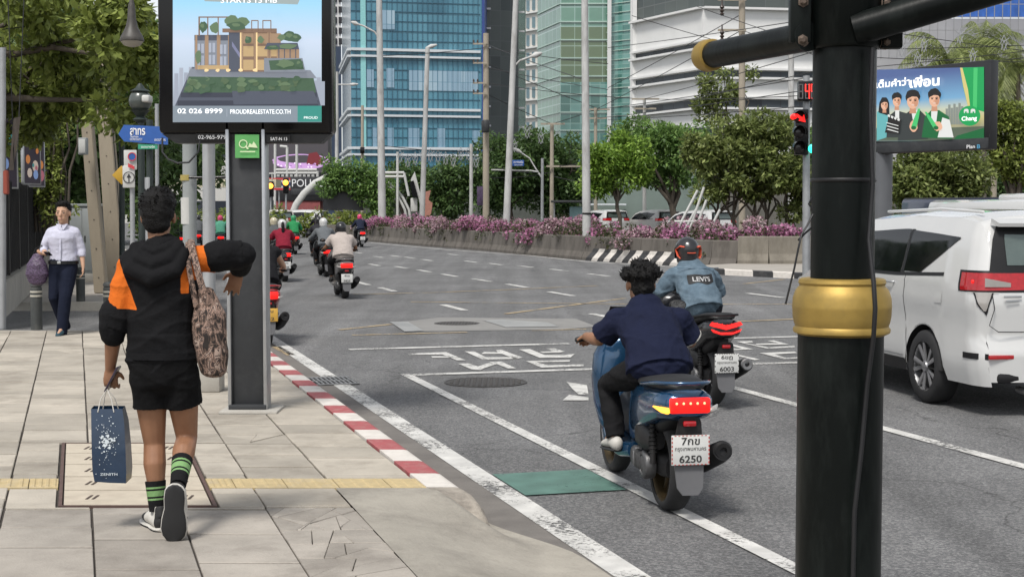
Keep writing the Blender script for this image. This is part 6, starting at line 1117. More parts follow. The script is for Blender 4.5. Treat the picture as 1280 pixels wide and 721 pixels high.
def face_marks(c, B, skin, s=1.0):
    c = Vector(c); q = lambda x, y, z: c+B @ Vector((x*s, y*s, z*s)); W = mat('eye white', (.22, .20, .18), .4); K = mat('iris', (.012, .008, .006), .2)
    for sx in (-1, 1):
        k = MB(); k.ball(q(.031*sx, .082, .006), (.0145*s, .006*s, .0048*s), 10, rot=B); o = k.build('eye', K, skin, 60)
        k = MB(); k.tube([q(.014*sx, .089, .027), q(.031*sx, .090, .032), q(.048*sx, .080, .027)], [(.004*s, .003*s)]*3, 6, round_=True); k.build('eyebrow', M_HAIR, skin, 60)
    k = MB(); k.tube([q(-.021, .0845, -.063), q(0, .093, -.063), q(.021, .0845, -.063)], .004*s, 6, round_=True); k.build('lips', mat('lips', (.30, .12, .10), .5), skin, 60)
def hair(c, B, parent, s=1.0, kind='short', seed=1):
    c = Vector(c); q = lambda x, y, z: c+B @ Vector((x*s, y*s, z*s)); mb = MB(); mb.ball(q(0, -.026, .052), (.086*s, .092*s, .086*s), 18, rot=B); mb.ball(q(0, -.052, -.008), (.070*s, .058*s, .078*s), 14, rot=B)
    if kind == 'short': mb.ball(q(0, .03, .095), (.078*s, .08*s, .055*s), 14, rot=B); mb.ball(q(0, -.028, .062), (.092*s, .096*s, .084*s), 16, rot=B); mb.ball(q(0, -.036, .018), (.087*s, .084*s, .072*s), 16, rot=B); mb.ball(q(0, -.052, -.035), (.072*s, .050*s, .058*s), 14, rot=B)
    if kind == 'curly':
        r = random.Random(seed)
        for _ in range(60):
            d = Vector((r.gauss(0, 1), r.gauss(-.2, 1), abs(r.gauss(.3, .8)))).normalized(); mb.ball(q(d.x*.095, d.y*.105-.01, .045+d.z*.085), .026*s, 8)
    if kind == 'side': mb.ball(q(0, .022, .105), (.074*s, .066*s, .040*s), 14, rot=B); mb.ball(q(-.02, .035, .12), (.05*s, .05*s, .026*s), 12, rot=B)
    vx = .007 if s >= 1 and kind != 'far' else .012; w_ = wrinkles(.004 if kind != 'curly' else .009, 90, 90, 90, seed)
    ho = mb.remesh('hair', M_HAIR, parent, vx, 2, .4, disp=w_)
    if kind in ('short', 'curly', 'side'):
        r = random.Random(seed+9); k2 = MB(); vs_ = ho.data.vertices; up_ = B @ Vector((0, 0, 1)); lo_ = -.03*s; n_ = {'short': 520, 'curly': 380, 'side': 260}[kind]
        for _ in range(n_):
            v = vs_[r.randrange(len(vs_))]; n0 = v.normal; hz = (v.co-c).dot(up_)
            if hz < lo_ and r.random() < .85: continue
            L_ = (.018 if kind != 'curly' else .022)*s*r.uniform(.5, 1.3)*(1 if hz > .03 else .5); tw = Vector((r.gauss(0, .5), r.gauss(0, .5), r.gauss(.1, .5))); a = v.co-n0*.006; d1 = (n0*.7+up_*.25+tw*.6).normalized(); d2 = (d1*.4+tw*.9-n0*.1+(-up_*.3 if kind == 'curly' else up_*.1)).normalized()
            k2.tube([a, a+d1*L_*.6, a+d1*L_*.6+d2*L_*.6], [.0042*s, .003*s, .0006], 5, caps=False)
        tag(k2.build('hair_strands', M_HAIR, ho, 60), kind='stuff')
    return ho
def torso_mb(J, k=1.0, rx=(.165, .15, .175, .165, .10), ry=(.118, .105, .118, .10, .07), g=0.0):
    mb = MB(); sd_ = (Vector(J['shR'])-Vector(J['shL'])).normalized(); m_ = (Vector(J['shR'])+Vector(J['shL']))/2; pts = [J['pelvis'], J['waist'], J['chest'], m_, Vector(m_).lerp(Vector(J['neck']), J.get('nk', (.75, 0, 0))[0])]
    mb.tube(pts, [(a*k+g, b*k+g) for a, b in zip(rx, ry)], 20, side=sd_, round_=True)
    for s_ in 'LR': nb = Vector(J['neck']); sh = Vector(J['sh'+s_]); mb.tube([nb.lerp(sh, .12)-Vector((0, 0, .028)), nb.lerp(sh, .55)-Vector((0, 0, .012)), sh+Vector((0, 0, .004))], [.040+g, .043+g, .048+g], 12, round_=True)
    return mb
def limb_t(mb, pts, rads, n=12, flat=None): mb.tube(pts, rads, n, round_=True); return mb
def person(label, loc, rz, J, top, bottom, skin=None, voxel=.009, top_mats=None, cls=None, sleeve=.55, leg=.95, hairk='short', helmet=None, shoes=None, group=None, k=1.0, arm=1.0, hands=None, wr=.006, face=False, shoe_fn=None, top_g=.012, seed=1, top_name='shirt', bot_name='trousers', hemdrop=.06, legw=1.0, collar=None, shirt_over=True):
    t = thing('person', label, 'person', loc, rz, group); skin = skin or M_SKIN; J = {a: Vector(b) if not isinstance(b, Matrix) else b for a, b in J.items()}; B = J.get('HB') or basis(J.get('look', Vector((0, 1, 0))))
    mb = torso_mb(J, .88*k); mb.tube([J['neck']-Vector((0, 0, .05)), J['neck'], Vector(J['head'])-B.col[2]*.05-B.col[1]*.01], [.062*k, .054*k, .056*k], 12, round_=True); head(mb, J['head'], B, J.get('hs', Vector((1, 0, 0))).x)
    for s_ in 'LR':
        sh, el, wr_ = J['sh'+s_], J['el'+s_], J['wr'+s_]; u = sh.lerp(el, .5); f = el.lerp(wr_, .35); limb_t(mb, [sh, u, el, f, wr_], [.050*arm, .045*arm, .037*arm, .039*arm, .026*arm])
        hp, kn, an = J['hip'+s_], J['kn'+s_], J['an'+s_]; back = Vector((0, -.012, 0)); limb_t(mb, [hp, hp.lerp(kn, .5), kn, kn.lerp(an, .32)+back, kn.lerp(an, .7), an], [q*k*J.get('lg', Vector((1, 0, 0))).x for q in (.088, .073, .053, .056, .040, .033)]) if leg <= .5 else limb_t(mb, [hp, hp.lerp(kn, .5), kn, kn.lerp(an, .5), an], [.075, .060, .042, .038, .030])
        hd = (hands or {}).get(s_)
        if hd: hand(mb, wr_, hd[0], hd[1], curl=hd[2], thumb=hd[3], fr=max(.0078, voxel*.9))
        else: d = (wr_-el).normalized(); hand(mb, wr_, d, Vector((0, 0, -1)) if abs(d.z) < .7 else Vector((0, 1, 0)), curl=.8, thumb=(1 if s_ == 'L' else -1), fr=max(.0078, voxel*.9))
        to = J['to'+s_]; limb_t(mb, [an, an.lerp(to, .5), to], [.030, .024, .016])
    body = mb.remesh('body', skin, t, voxel, 3)
    if face: face_marks(J['head'], B, body, J.get('hs', Vector((1, 0, 0))).x)
    # top
    mb = torso_mb(J, k, g=top_g)
    if shirt_over: d = (J['pelvis']-J['waist']).normalized(); sd_ = (J['shR']-J['shL']).normalized(); mb.tube([J['waist'], J['pelvis'], J['pelvis']+d*hemdrop], [(.155*k+top_g, .112*k+top_g), (.172*k+top_g, .125*k+top_g), (.178*k+top_g, .13*k+top_g)], 18, side=sd_)
    for s_ in 'LR':
        sh, el, wr_ = J['sh'+s_], J['el'+s_], J['wr'+s_]; g = top_g*1.1
        if sleeve <= 1: e = sh.lerp(el, sleeve); mb.tube([sh, sh.lerp(e, .5), e], [.055*arm+g, .056*arm+g, .052*arm+g*1.3], 14, round_=False); mb.ball(sh, .054*arm+g, 14)
        else: f = sleeve-1; e = el.lerp(wr_, f); mb.tube([sh, sh.lerp(el, .5), el, el.lerp(e, .5), e], [.055*arm+g, .055*arm+g, .046*arm+g, .044*arm+g, .036*arm+g], 14); mb.ball(sh, .054*arm+g, 14); mb.ball(el, .046*arm+g, 12)
    mb.remesh(top_name, top_mats or top, t, voxel, 4, disp=wrinkles(wr, 7, 7, 16, seed), classify=cls)
    if collar: mb = MB(); mb.tube([J['neck']-Vector((0, 0, .015)), J['neck']+Vector((0, 0, .012))], [.066*k, .063*k], 20); mb.build('collar', collar, t, 60)
    mb = MB(); sd_ = (J['hipR']-J['hipL']).normalized(); mb.tube([J['waist'].lerp(J['pelvis'], .6), J['pelvis'], J['hipL'].lerp(J['hipR'], .5)], [(.16*k, .115*k), (.175*k, .13*k), (.168*k, .125*k)], 18, side=sd_, round_=True)
    for s_ in 'LR':
        hp, kn, an = J['hip'+s_], J['kn'+s_], J['an'+s_]
        if leg <= .5: e = hp.lerp(kn, leg*2); mb.tube([hp, hp.lerp(e, .5), e], [(.098*k*legw, .105*k*legw), (.098*k*legw, .105*k*legw), (.102*k*legw, .11*k*legw)], 18); mb.ball(hp, .1*k*legw, 14)
        else: e = kn.lerp(an, (leg-.5)*2); mb.tube([hp, hp.lerp(kn, .5), kn, kn.lerp(e, .5), e], [.098*k*legw, .085*k*legw, .068*k*legw, .064*k*legw, .058*k*legw], 14); mb.ball(hp, .098*k*legw, 14); mb.ball(kn, .068*k*legw, 12)
    mb.remesh(bot_name, bottom, t, voxel, 3, disp=wrinkles(wr*.8, 8, 8, 12, seed+5))
    if shoe_fn: shoe_fn(t, J)
    else:
        for s_ in 'LR':
            an, to = J['an'+s_], J['to'+s_]; d = (to-an); d.z *= .3; d.normalize(); mb = MB(); h = an-d*.045-Vector((0, 0, .045)); sd_ = d.cross(Vector((0, 0, 1))); mb.tube([h, h+d*.08+Vector((0, 0, .01)), h+d*.16-Vector((0, 0, .006)), h+d*.235-Vector((0, 0, .014))], [(.038, .046), (.042, .042), (.046, .030), (.034, .022)], 14, side=sd_, round_=True); o = mb.remesh('shoe', shoes or M_SHOE, t, max(.007, voxel*.8), 2)
            mb = MB(); mb.tube([h+Vector((0, 0, -.040)), h+d*.12+Vector((0, 0, -.040)), h+d*.24+Vector((0, 0, -.040))], [(.040, .012), (.048, .012), (.038, .012)], 14, side=sd_, round_=True); mb.build('sole', M_SOLE, o, 60)
    if helmet:
        c = Vector(J['head']); q = lambda x, y, z: c+B @ Vector((x, y, z)); mb = MB(); mb.ball(q(0, -.005, .035), (.112, .135, .115), 18, rot=B); mb.tube([q(0, -.01, .03), q(0, -.01, -.09)], [(.110, .128), (.096, .110)], 20, side=B.col[0]); hm, acc = helmet if isinstance(helmet, tuple) else (helmet, None); ho = mb.remesh('helmet', hm, t, max(voxel, .010), 3)
        k2 = MB(); k2.grid(lambda a, b_: q(.115*math.sin((a-.5)*2.6), -.005+.136*math.cos((a-.5)*2.6), .05-.10*b_), 12, 5); k2.build('visor', mat('visor', (.012, .013, .015), .08), ho, 60)
        if acc:
            k2 = MB()
            for s_ in (-1, 1): k2.tube([q(.060*s_, -.118, .050), q(.092*s_, -.085, .060), q(.114*s_, -.03, .03), q(.108*s_, -.06, -.03), q(.092*s_, -.085, -.055)], [(.013, .006), (.018, .006), (.02, .006), (.014, .006), (.008, .005)], 8)
            k2.tube([q(-.04, -.128, -.005), q(0, -.140, -.007), q(.04, -.128, -.005)], [(.009, .005)]*3, 8); k2.build('orange_stripe', acc, ho, 60)
    elif hairk: hair(J['head'], B, t, J.get('hs', Vector((1, 0, 0))).x, hairk, seed)
    return t
# ---- the man in the foreground, walking away
s0 = Vector((xat(205, 7.34), 7.34, ZP)); L = lambda px, py, y=0.0: Vector(((px-205)/250, y, (665-py)/250))
J = dict(pelvis=L(202, 452, .0), waist=L(201, 420, .0), chest=L(200, 375, .02), neck=L(198, 308, .02), head=L(196, 273.5, .045), shL=L(165, 334), shR=L(236, 326, .02), elL=L(143, 412, -.02), wrL=L(133, 462, .05), elR=L(298, 322, .09), wrR=L(288, 343, .20),
         hipL=L(184, 468), hipR=L(223, 468), knL=L(187, 558, .05), anL=L(193, 636, -.01), toL=L(190, 660, .15), knR=L(226, 552, .08), anR=L(231, 596, -.20), toR=L(224, 658, -.13), look=Vector((-.05, 1, -.08)), lg=Vector((1.03, 0, 0)))
M_HOOD = cloth('black jacket', (.009, .009, .010)); M_ORA = cloth('orange panel', (.60, .135, .018)); M_SHORTS = cloth('black shorts', (.006, .006, .0065))
def hood_cls(c):
    px = c[:, 0]*250+205; py = 665-c[:, 2]*250
    l = np.minimum.reduce([152+(py-326)*.40-px, 388+(px-176)*.06-py, py-326, 178-px]); r = np.minimum.reduce([px-238, 270-px, 352-py]); r2 = np.minimum.reduce([px-229.5, 238.5-px, py-310, 368-py, -c[:, 1]*250])
    return np.maximum.reduce([l, r, r2])
def two_tone(name, c0, c1):
    m = cloth(name, c0); nt_ = m.node_tree; p_ = nt_.nodes['Principled BSDF']; old = p_.inputs['Base Color'].links[0].from_socket; at_ = _n(nt_, 'ShaderNodeAttribute'); at_.attribute_name = 'panel'; gt_ = _n(nt_, 'ShaderNodeMath', operation='GREATER_THAN'); gt_.inputs[1].default_value = 0; nt_.links.new(at_.outputs['Fac'], gt_.inputs[0])
    sc_ = _n(nt_, 'ShaderNodeVectorMath', operation='MULTIPLY'); nt_.links.new(old, sc_.inputs[0]); sc_.inputs[1].default_value = [b_/a_ for a_, b_ in zip(c0, c1)]; mx_ = _n(nt_, 'ShaderNodeMix', data_type='RGBA'); nt_.links.new(gt_.outputs[0], mx_.inputs[0]); nt_.links.new(old, mx_.inputs[6]); nt_.links.new(sc_.outputs[0], mx_.inputs[7]); nt_.links.new(mx_.outputs[2], p_.inputs['Base Color']); return m
M_TWO = two_tone('black and orange jacket', (.009, .009, .010), (.60, .135, .018))
def fg_shoes(t, J):
    for s_ in 'LR':
        an, to = J['an'+s_], J['to'+s_]; d = (to-an).normalized()
        if s_ == 'R': d = Vector((-.06, .10, -1)).normalized(); n = Vector((.06, -1, -.10)).normalized(); h = L(230, 604, -.235)
        else: d = Vector((-.48, .88, 0)).normalized(); n = Vector((0, 0, -1)); h = L(198, 653, -.03)
        sd_ = d.cross(n); up = -n; mb = MB()
        W_ = 1.32 if s_ == 'R' else 1.15; mb.tube([h, h+d*.07+up*.012, h+d*.15, h+d*.225-up*.012], [(.036*W_, .044), (.041*W_, .044), (.044*W_, .032), (.032*W_, .022)], 16, side=sd_, round_=True); mb.tube([h+up*.02-d*.004, h+up*.075+d*.01], [(.034, .040), (.033, .040)], 14, side=sd_)
        o = mb.remesh('shoe', [M_SHOE, M_SOLE], t, .0055, 2, classify=(lambda c, h=h, d=d: ((((c-np.array(h)) @ np.array(d)) < -.012) | (((c-np.array(h)) @ np.array(d)) > .13)).astype(np.int32)))
        mb = MB(); mb.tube([h-up*(.046-.006*(o_ > .2))+d*o_ for o_ in (-.040, -.030, -.012, .03, .08, .13, .18, .215, .238, .248)], [(a_*W_, .012) for a_ in (.010, .024, .034, .037, .035, .043, .046, .040, .026, .010)], 20, side=sd_); mb.build('sole', M_SOLE, o, 60)
        mb = MB(); mb.tube([h-up*(.034-.006*(o_ > .2))+d*o_ for o_ in (-.043, -.033, -.012, .03, .08, .13, .18, .215, .240, .252)], [((a_+.0035)*W_, .010) for a_ in (.010, .024, .034, .037, .035, .043, .046, .040, .026, .010)], 20, side=sd_); mb.build('midsole', M_SHOE, o, 60)
        # striped sock
        kn = J['kn'+s_]; a0 = an.lerp(kn, -.06); a1 = an.lerp(kn, .42 if s_ == 'L' else .50); GS = cloth('green stripe', (.19, .34, .14)); KS = cloth('sock black', (.012, .012, .013)); mb = MB(); n_ = 16; seq = [1, 1, 1, 1, 1, 1, 0, 1, 0, 0, 0, 1, 0, 1, 1, 1]; prev = None
        for i in range(n_):
            f0, f1 = i/n_, (i+1)/n_; rr_ = lambda f: (.038+.013*f+.001)*1.0; mb.tube([a0.lerp(a1, f0)+Vector((0, -.012*f0, 0)), a0.lerp(a1, f1)+Vector((0, -.012*f1, 0))], [rr_(f0), rr_(f1)], 18, m=(0 if seq[i] == 0 else 1), caps=(i in (0, n_-1)))
        mb.build('sock', [GS, KS], t, 60)
man = person('man in a black and orange hooded jacket and black shorts walking away with bags', s0, 0, J, M_HOOD, M_SHORTS, M_SKIN, .0065, [M_TWO], None, sleeve=1.0, leg=.24, hairk='short', arm=1.05, shoe_fn=fg_shoes, top_g=.014, wr=.019, seed=3, top_name='hooded_jacket', bot_name='shorts', hemdrop=-.01, legw=.98,
             hands={'L': ((0, .05, -1), (0, 1, .1), 1.15, 1), 'R': ((-.35, .1, -1), (-.2, 1, 0), .45, -1)})
_j = [c_ for c_ in man.children if c_.name.startswith('hooded_jacket')][0].data; _co = np.zeros(len(_j.vertices)*3); _j.vertices.foreach_get('co', _co); _j.attributes.new('panel', 'FLOAT', 'POINT').data.foreach_set('value', hood_cls(_co.reshape(-1, 3)).astype(np.float32))
mb = MB(); mb.tube([L(297, 322, .09), L(292, 337, .15)], [.066, .060], 14, round_=True); mb.tube([L(267, 323, .05), L(282, 321, .07), L(298, 322, .09)], [.082, .080, .068], 14, round_=True); mb.remesh('sleeve_end', M_HOOD, man, .0065, 3, disp=wrinkles(.008, 14, 14, 14, 8))
mb = MB(); mb.tube([L(144, 394, -.015), L(142, 412, -.02), L(141, 419, -.015)], [.080, .074, .064], 14, round_=True); mb.remesh('sleeve_end', M_HOOD, man, .0065, 2, disp=wrinkles(.006, 20, 20, 30, 9))
mb = MB(); sdx = Vector((1, 0, 0))
mb.tube([L(162, 322, -.03), L(168, 338, -.085), L(196, 350, -.12), L(224, 340, -.09), L(233, 318, -.03)], [(.030, .03), (.04, .04), (.045, .045), (.04, .04), (.03, .03)], 14, round_=True); mb.tube([L(170, 312, -.01), L(178, 326, -.07), L(197, 334, -.095), L(216, 326, -.07), L(224, 310, -.01)], [.032, .04, .045, .04, .032], 14, round_=True)
mb.tube([L(178, 308, .01), L(184, 314, -.045), L(198, 318, -.065), L(212, 312, -.045), L(218, 304, .01)], [.025, .03, .032, .03, .025], 12, round_=True)
mb.remesh('hood', M_HOOD, man, .0065, 5, disp=wrinkles(.006, 12, 12, 20, 12))
mb = MB(); mb.tube([L(202, 441, 0), L(202, 449, 0)], [(.176, .134), (.178, .136)], 30, side=sdx); mb.build('waist_hem', M_HOOD, man, 60)
# shoulder bag
def camo():
    m = mat('camouflage print', (.2, .14, .1), .85); nt = m.node_tree; Lk = nt.links.new; p = nt.nodes['Principled BSDF']; tc = _n(nt, 'ShaderNodeTexCoord'); mp = _n(nt, 'ShaderNodeMapping'); mp.inputs['Scale'].default_value = (1, 1, .55); Lk(tc.outputs['Object'], mp.inputs[0])
    nz = _n(nt, 'ShaderNodeTexNoise', Scale=30.0, Detail=3.0, Roughness=.6, Distortion=1.2); Lk(mp.outputs[0], nz.inputs['Vector']); cr = _n(nt, 'ShaderNodeValToRGB'); cr.color_ramp.interpolation = 'CONSTANT'; E = cr.color_ramp.elements; E[0].position = 0; E[0].color = (.02, .014, .012, 1); E[1].position = .42; E[1].color = (.10, .065, .05, 1)
    for a, c in ((.49, (.30, .20, .155, 1)), (.55, (.06, .04, .035, 1)), (.61, (.36, .27, .22, 1))): e = E.new(a); e.color = c
    Lk(nz.outputs[0], cr.inputs[0]); Lk(cr.outputs[0], p.inputs['Base Color']); return m
M_CAMO = camo(); t = thing('tote_bag', 'brown camouflage cloth bag hanging from the jacketed man\'s right shoulder', 'bag', s0+L(262, 466, -.03)); bo = L(262, 466, -.03); q = lambda px, py, y: L(px, py, y)-bo; mb = MB()
mb.tube([q(265, 462, -.02), q(264, 448, -.02), q(262, 420, -.02), q(260, 395, -.02), q(257, 376, -.015), q(256, 366, -.01)], [(.070, .045), (.086, .062), (.088, .066), (.080, .055), (.060, .035), (.048, .022)], 20, side=sdx, round_=True); mb.remesh('bag_body', M_CAMO, t, .007, 2, disp=wrinkles(.011, 12, 12, 16, 4))
mb = MB(); mb.tube([q(237, 312, .06), q(238, 303, .01), q(242, 310, -.055), q(252, 345, -.085), q(262, 385, -.055)], [(.017, .006)]*5, 10, side=sdx); mb.tube([q(236, 314, .05), q(235, 306, .0), q(238, 330, -.06), q(243, 355, -.075), q(247, 385, -.05)], [(.014, .006)]*5, 10, side=sdx); mb.build('strap', M_CAMO, t, 60)
# paper carrier bag and phone
t = thing('carrier_bag', 'glossy navy paper bag with white splatter print carried in the man\'s left hand', 'paper bag', s0+L(135, 604, .04)); bo = L(135, 604, .04); M_NAVY = mat('navy paper', (.010, .028, .062), .3, var=.2, coat=.3, bump=.003, bscale=10); mb = MB()
def rr4(x0, x1, py, y0, y1, sk=0): return [q(x0, py+sk, y0), q((x0+x1)/2, py+sk*.5, y0-.008), q(x1, py, y0), q(x1, py-2, y1), q((x0+x1)/2, py-2, y1+.01), q(x0, py+sk-2, y1)]
mb.loft([rr4(118, 157, 604, -.05, .06, -2), rr4(116, 158, 590, -.055, .065, -2), rr4(115, 157, 560, -.05, .06, -1), rr4(114, 155, 530, -.035, .05, -1), rr4(113, 152, 512, -.02, .03, 0)], caps=False); mb.poly(rr4(118, 157, 604, -.05, .06, -2)); o = mb.build('bag_body', M_NAVY, t, 40); sp = MB(); r = random.Random(5)
for i in range(150):
    px, py = (r.gauss(135, 9), r.gauss(557, 24)) if i > 50 else (r.gauss(134, 4), r.gauss(551, 5))
    if 119 < px < 153 and 518 < py < 598: rr_ = r.uniform(.0012, .0034) if i > 50 else r.uniform(.003, .008); y = -.045-.014*min(1, max(0, (py-512)/60))-.004; c = q(px, py, y); sp._add([c+Vector((rr_*math.cos(a)*r.uniform(.6, 1.2), 0, rr_*math.sin(a)*r.uniform(.6, 1.2))) for a in [k*1.05 for k in range(6)]], [tuple(range(6))])
sp.build('splatter_print', mat('print white', (.62, .68, .72), .5), o, 0); text('lettering', 'ZENITH', plane_M(q(137, 592, -.066), (1, 0, 0), (0, 0, 1)), .012, mat('print white', (.62, .68, .72)), o, width=.085, bold=0)
for y, x0, x1 in ((-.03, 122, 142), (.035, 124, 144)): mb = MB(); mb.tube([q(x0, 516, y), q(x0+3, 500, y*.5), q(132, 488, 0), q(x1-4, 500, y*.5), q(x1, 516, y)], .0028, 8); mb.build('handle', M_SHOE, t, 60)
t = thing('mobile_phone', 'dark slim phone held edge on in the jacketed man\'s left hand', 'phone', s0+L(137, 476, .03)); mb = MB(); mb.rbox((0, 0, 0), (.009, .07, .14), .003, rot=Matrix.Rotation(R(28), 3, 'Y')); mb.build('casing', mat('phone purple black', (.02, .012, .03), .3), t, 40); mb = MB(); mb.rbox((.0055, 0, .003), (.001, .062, .128), .0004, rot=Matrix.Rotation(R(28), 3, 'Y')); mb.build('screen', M_GLBLK, t, 40)
# ---- the walker coming towards us
Y = 19.1; s1 = Vector((xat(79, Y), Y, ZP)); W = lambda px, py, y=0.0: Vector((-(px-79)/97, y, (417-py)/97))     # his own frame: turned round
J = dict(pelvis=W(79, 328), waist=W(79, 312), chest=W(79, 297, .01), neck=W(80, 280), head=W(80.5, 266.5, .02), shR=W(64, 289.5), shL=W(94.5, 289.5), elR=W(55, 312, .02), wrR=W(63, 317, .20), elL=W(101, 311, -.03), wrL=W(104.5, 333, .03),
         hipR=W(72, 334), hipL=W(86, 334), knR=W(69, 371, .06), anR=W(74, 405, -.16), toR=W(73, 411, -.02), knL=W(85, 371, .16), anL=W(82, 409, .20), toL=W(82, 414, .36), look=Vector((.06, 1, -.02)), hs=Vector((1.14, 0, 0)), nk=(.30, 0, 0))
M_SHW = cloth('pale striped shirt', (.50, .50, .60)); M_TRN = cloth('navy trousers', (.010, .013, .026)); M_SHB = mat('teal suede', (.015, .05, .07), .8)
wk = person('man in a pale shirt and navy trousers walking towards the camera looking at his phone', s1, math.pi, J, M_SHW, M_TRN, M_SKIN2, .009, sleeve=1.45, leg=1.10, hairk='side', shoes=M_SHB, face=True, seed=6, wr=.008, shirt_over=False, top_g=.010, arm=.92, hands={'R': ((.5, .8, .1), (.0, .2, 1), .9, 1), 'L': ((.05, 0, -1), (.9, .3, 0), .5, 1)}, legw=1.12, k=1.06)
mb = MB(); mb.tube([W(79, 325.5), W(79, 329.5)], [(.196, .146), (.198, .148)], 24, side=sdx); mb.build('belt', M_GLBLK, wk, 60); mb = MB(); mb.rbox(W(78, 327.5, .154), (.045, .012, .035), .004); mb.build('buckle', M_SILV, wk, 40)
mb = MB(); mb.tube([W(80, 284, .094), W(79.6, 300, .144), W(79, 324, .140)], [(.012, .003)]*3, 8, side=sdx); mb.build('placket', M_SHW, wk, 60)
for sx in (-1, 1): mb = MB(); mb.prism([(0, 0), (.075*sx, .012), (.05*sx, -.035), (.02*sx, -.075)], W(80, 280.5, .080), (1, 0, 0), (0, -.35, 1), .008); mb.build('collar_flap', M_SHW, wk, 0)
t = thing('mobile_phone', 'phone held flat at the walking man\'s waist', 'phone', s1+Vector((-W(69, 316, .30).x, -.30, W(69, 316).z))); mb = MB(); mb.rbox((0, 0, 0), (.075, .15, .009), .003, rot=Matrix.Rotation(R(-20), 3, 'X')); mb.build('casing', M_GLBLK, t, 40)
hb = Vector((xat(46, Y-.05), Y-.05, zat(352, Y))); t = thing('handbag', 'speckled purple round handbag hanging from the walking man\'s forearm', 'bag', hb); mb = MB(); mb.tube([(0, 0, .02), (0, 0, .10), (.0, 0, .22), (.01, 0, .33)], [(.12, .07), (.155, .09), (.135, .08), (.07, .04)], 20, side=sdx, round_=True)
mb.remesh('bag_body', mat('speckled purple', (.07, .045, .085), .5, var=1.3, scale=60), t, .01, 1, disp=wrinkles(.008, 20, 20, 25, 7)); mb = MB(); mb.tube([(-.05, 0, .30), (-.02, 0, .42), (.07, -.02, .47), (.12, 0, .40), (.07, 0, .30)], .009, 8); mb.build('handle', M_GLBLK, t, 60)

def wrap(o, target, off, y0=-1.5):
    # lay a flat mesh given in x, z onto the back of the target (hit from behind)
    from mathutils.bvhtree import BVHTree
    bv = BVHTree.FromPolygons([v.co for v in target.data.vertices], [p.vertices[:] for p in target.data.polygons])
    for v in o.data.vertices:
        h = bv.ray_cast(Vector((v.co.x, y0, v.co.z)), Vector((0, 1, 0)))
        if h[0] is not None: v.co.y = h[0].y-off-(v.co.y-0)*0
    o.data.update(); return o
# ================================================================ scooters
M_TYRE = mat('tyre rubber', (.018, .018, .019), .8, var=.2, scale=30, bump=.002, bscale=90); M_PLAS = mat('black plastic', (.012, .012, .013), .5, var=.2, scale=12, spec=.3, dirt=(.04, .038, .035), dscale=9, damt=.35); M_SEAT = mat('black vinyl seat', (.016, .016, .017), .55, var=.15, bump=.001, bscale=150)
M_ENG = mat('engine grey', (.24, .24, .245), .45, metal=.6, var=.25, scale=16, dirt=(.06, .05, .045), dscale=12, damt=.5); M_PLATE = mat('number plate white', (.62, .62, .60), .5, var=.06, dirt=(.4, .38, .33), dscale=14, damt=.3); M_GOLDRIM = mat('bronze rim', (.07, .05, .025), .4, metal=.7, var=.2); M_MIR = mat('mirror glass', (.5, .5, .5), .05, metal=1.0)
M_BRK = mat('tail red lit', (.4, .01, .01), .3, emit=(1, .008, .004), estr=.85); M_LED = mat('led white hot', (.8, .2, .1), .3, emit=(1, .22, .10), estr=2.5); M_REDL = mat('red lens', (.26, .006, .01), .15, var=.3, scale=30, emit=(.6, .01, .01), estr=.12, coat=.6); M_AMBL = mat('amber lit', (.5, .2, .02), .3, emit=(1, .40, .04), estr=1.6); M_CLR = mat('clear lens', (.34, .32, .30), .1, coat=.5); M_PTXT = mat('plate black', (.03, .03, .03), .5)
def sec(y, hw, z0, z1, e=2.6, n=20, x0=0.0):
    o = []
    for j in range(n):
        a = 2*math.pi*j/n; c, s = math.cos(a), math.sin(a); o.append(Vector((x0+hw*abs(c)**(2/e)*(1 if c > 0 else -1), y, (z0+z1)/2+(z1-z0)/2*abs(s)**(2/e)*(1 if s > 0 else -1))))
    return o
def lofts(S_, mats, name, parent, e=2.6, n=20, sm=50): k = MB(); k.loft([sec(*q[:4], e=e, n=n) for q in S_]); return k.build(name, mats, parent, sm)
def wheel(t, y, r, w_, rim, name='wheel'):
    k = MB(); k.lathe([(r-.055, -w_*.5), (r-.03, -w_*.52), (r-.008, -w_*.36), (r, 0), (r-.008, w_*.36), (r-.03, w_*.52), (r-.055, w_*.5), (r-.055, -w_*.5)], (0, y, r), 32, axis='X', caps=False); o = k.build(name, M_TYRE, t, 60)
    k = MB(); k.lathe([(r-.052, -w_*.46), (r-.075, -w_*.30), (r-.08, 0), (r-.075, w_*.30), (r-.052, w_*.46), (r-.052, -w_*.46)], (0, y, r), 28, axis='X', caps=False); k.lathe([(.045, -.05), (.045, .05)], (0, y, r), 14, axis='X')
    for i in range(5): a = 2*math.pi*i/5+.3; d = Vector((0, math.cos(a), math.sin(a))); c = Vector((0, y, r)); k.tube([c+d*.03, c+d*(r-.07)], [(.016, .022), (.012, .016)], 8, side=(1, 0, 0))
    k.build('rim', rim, o, 50); return o
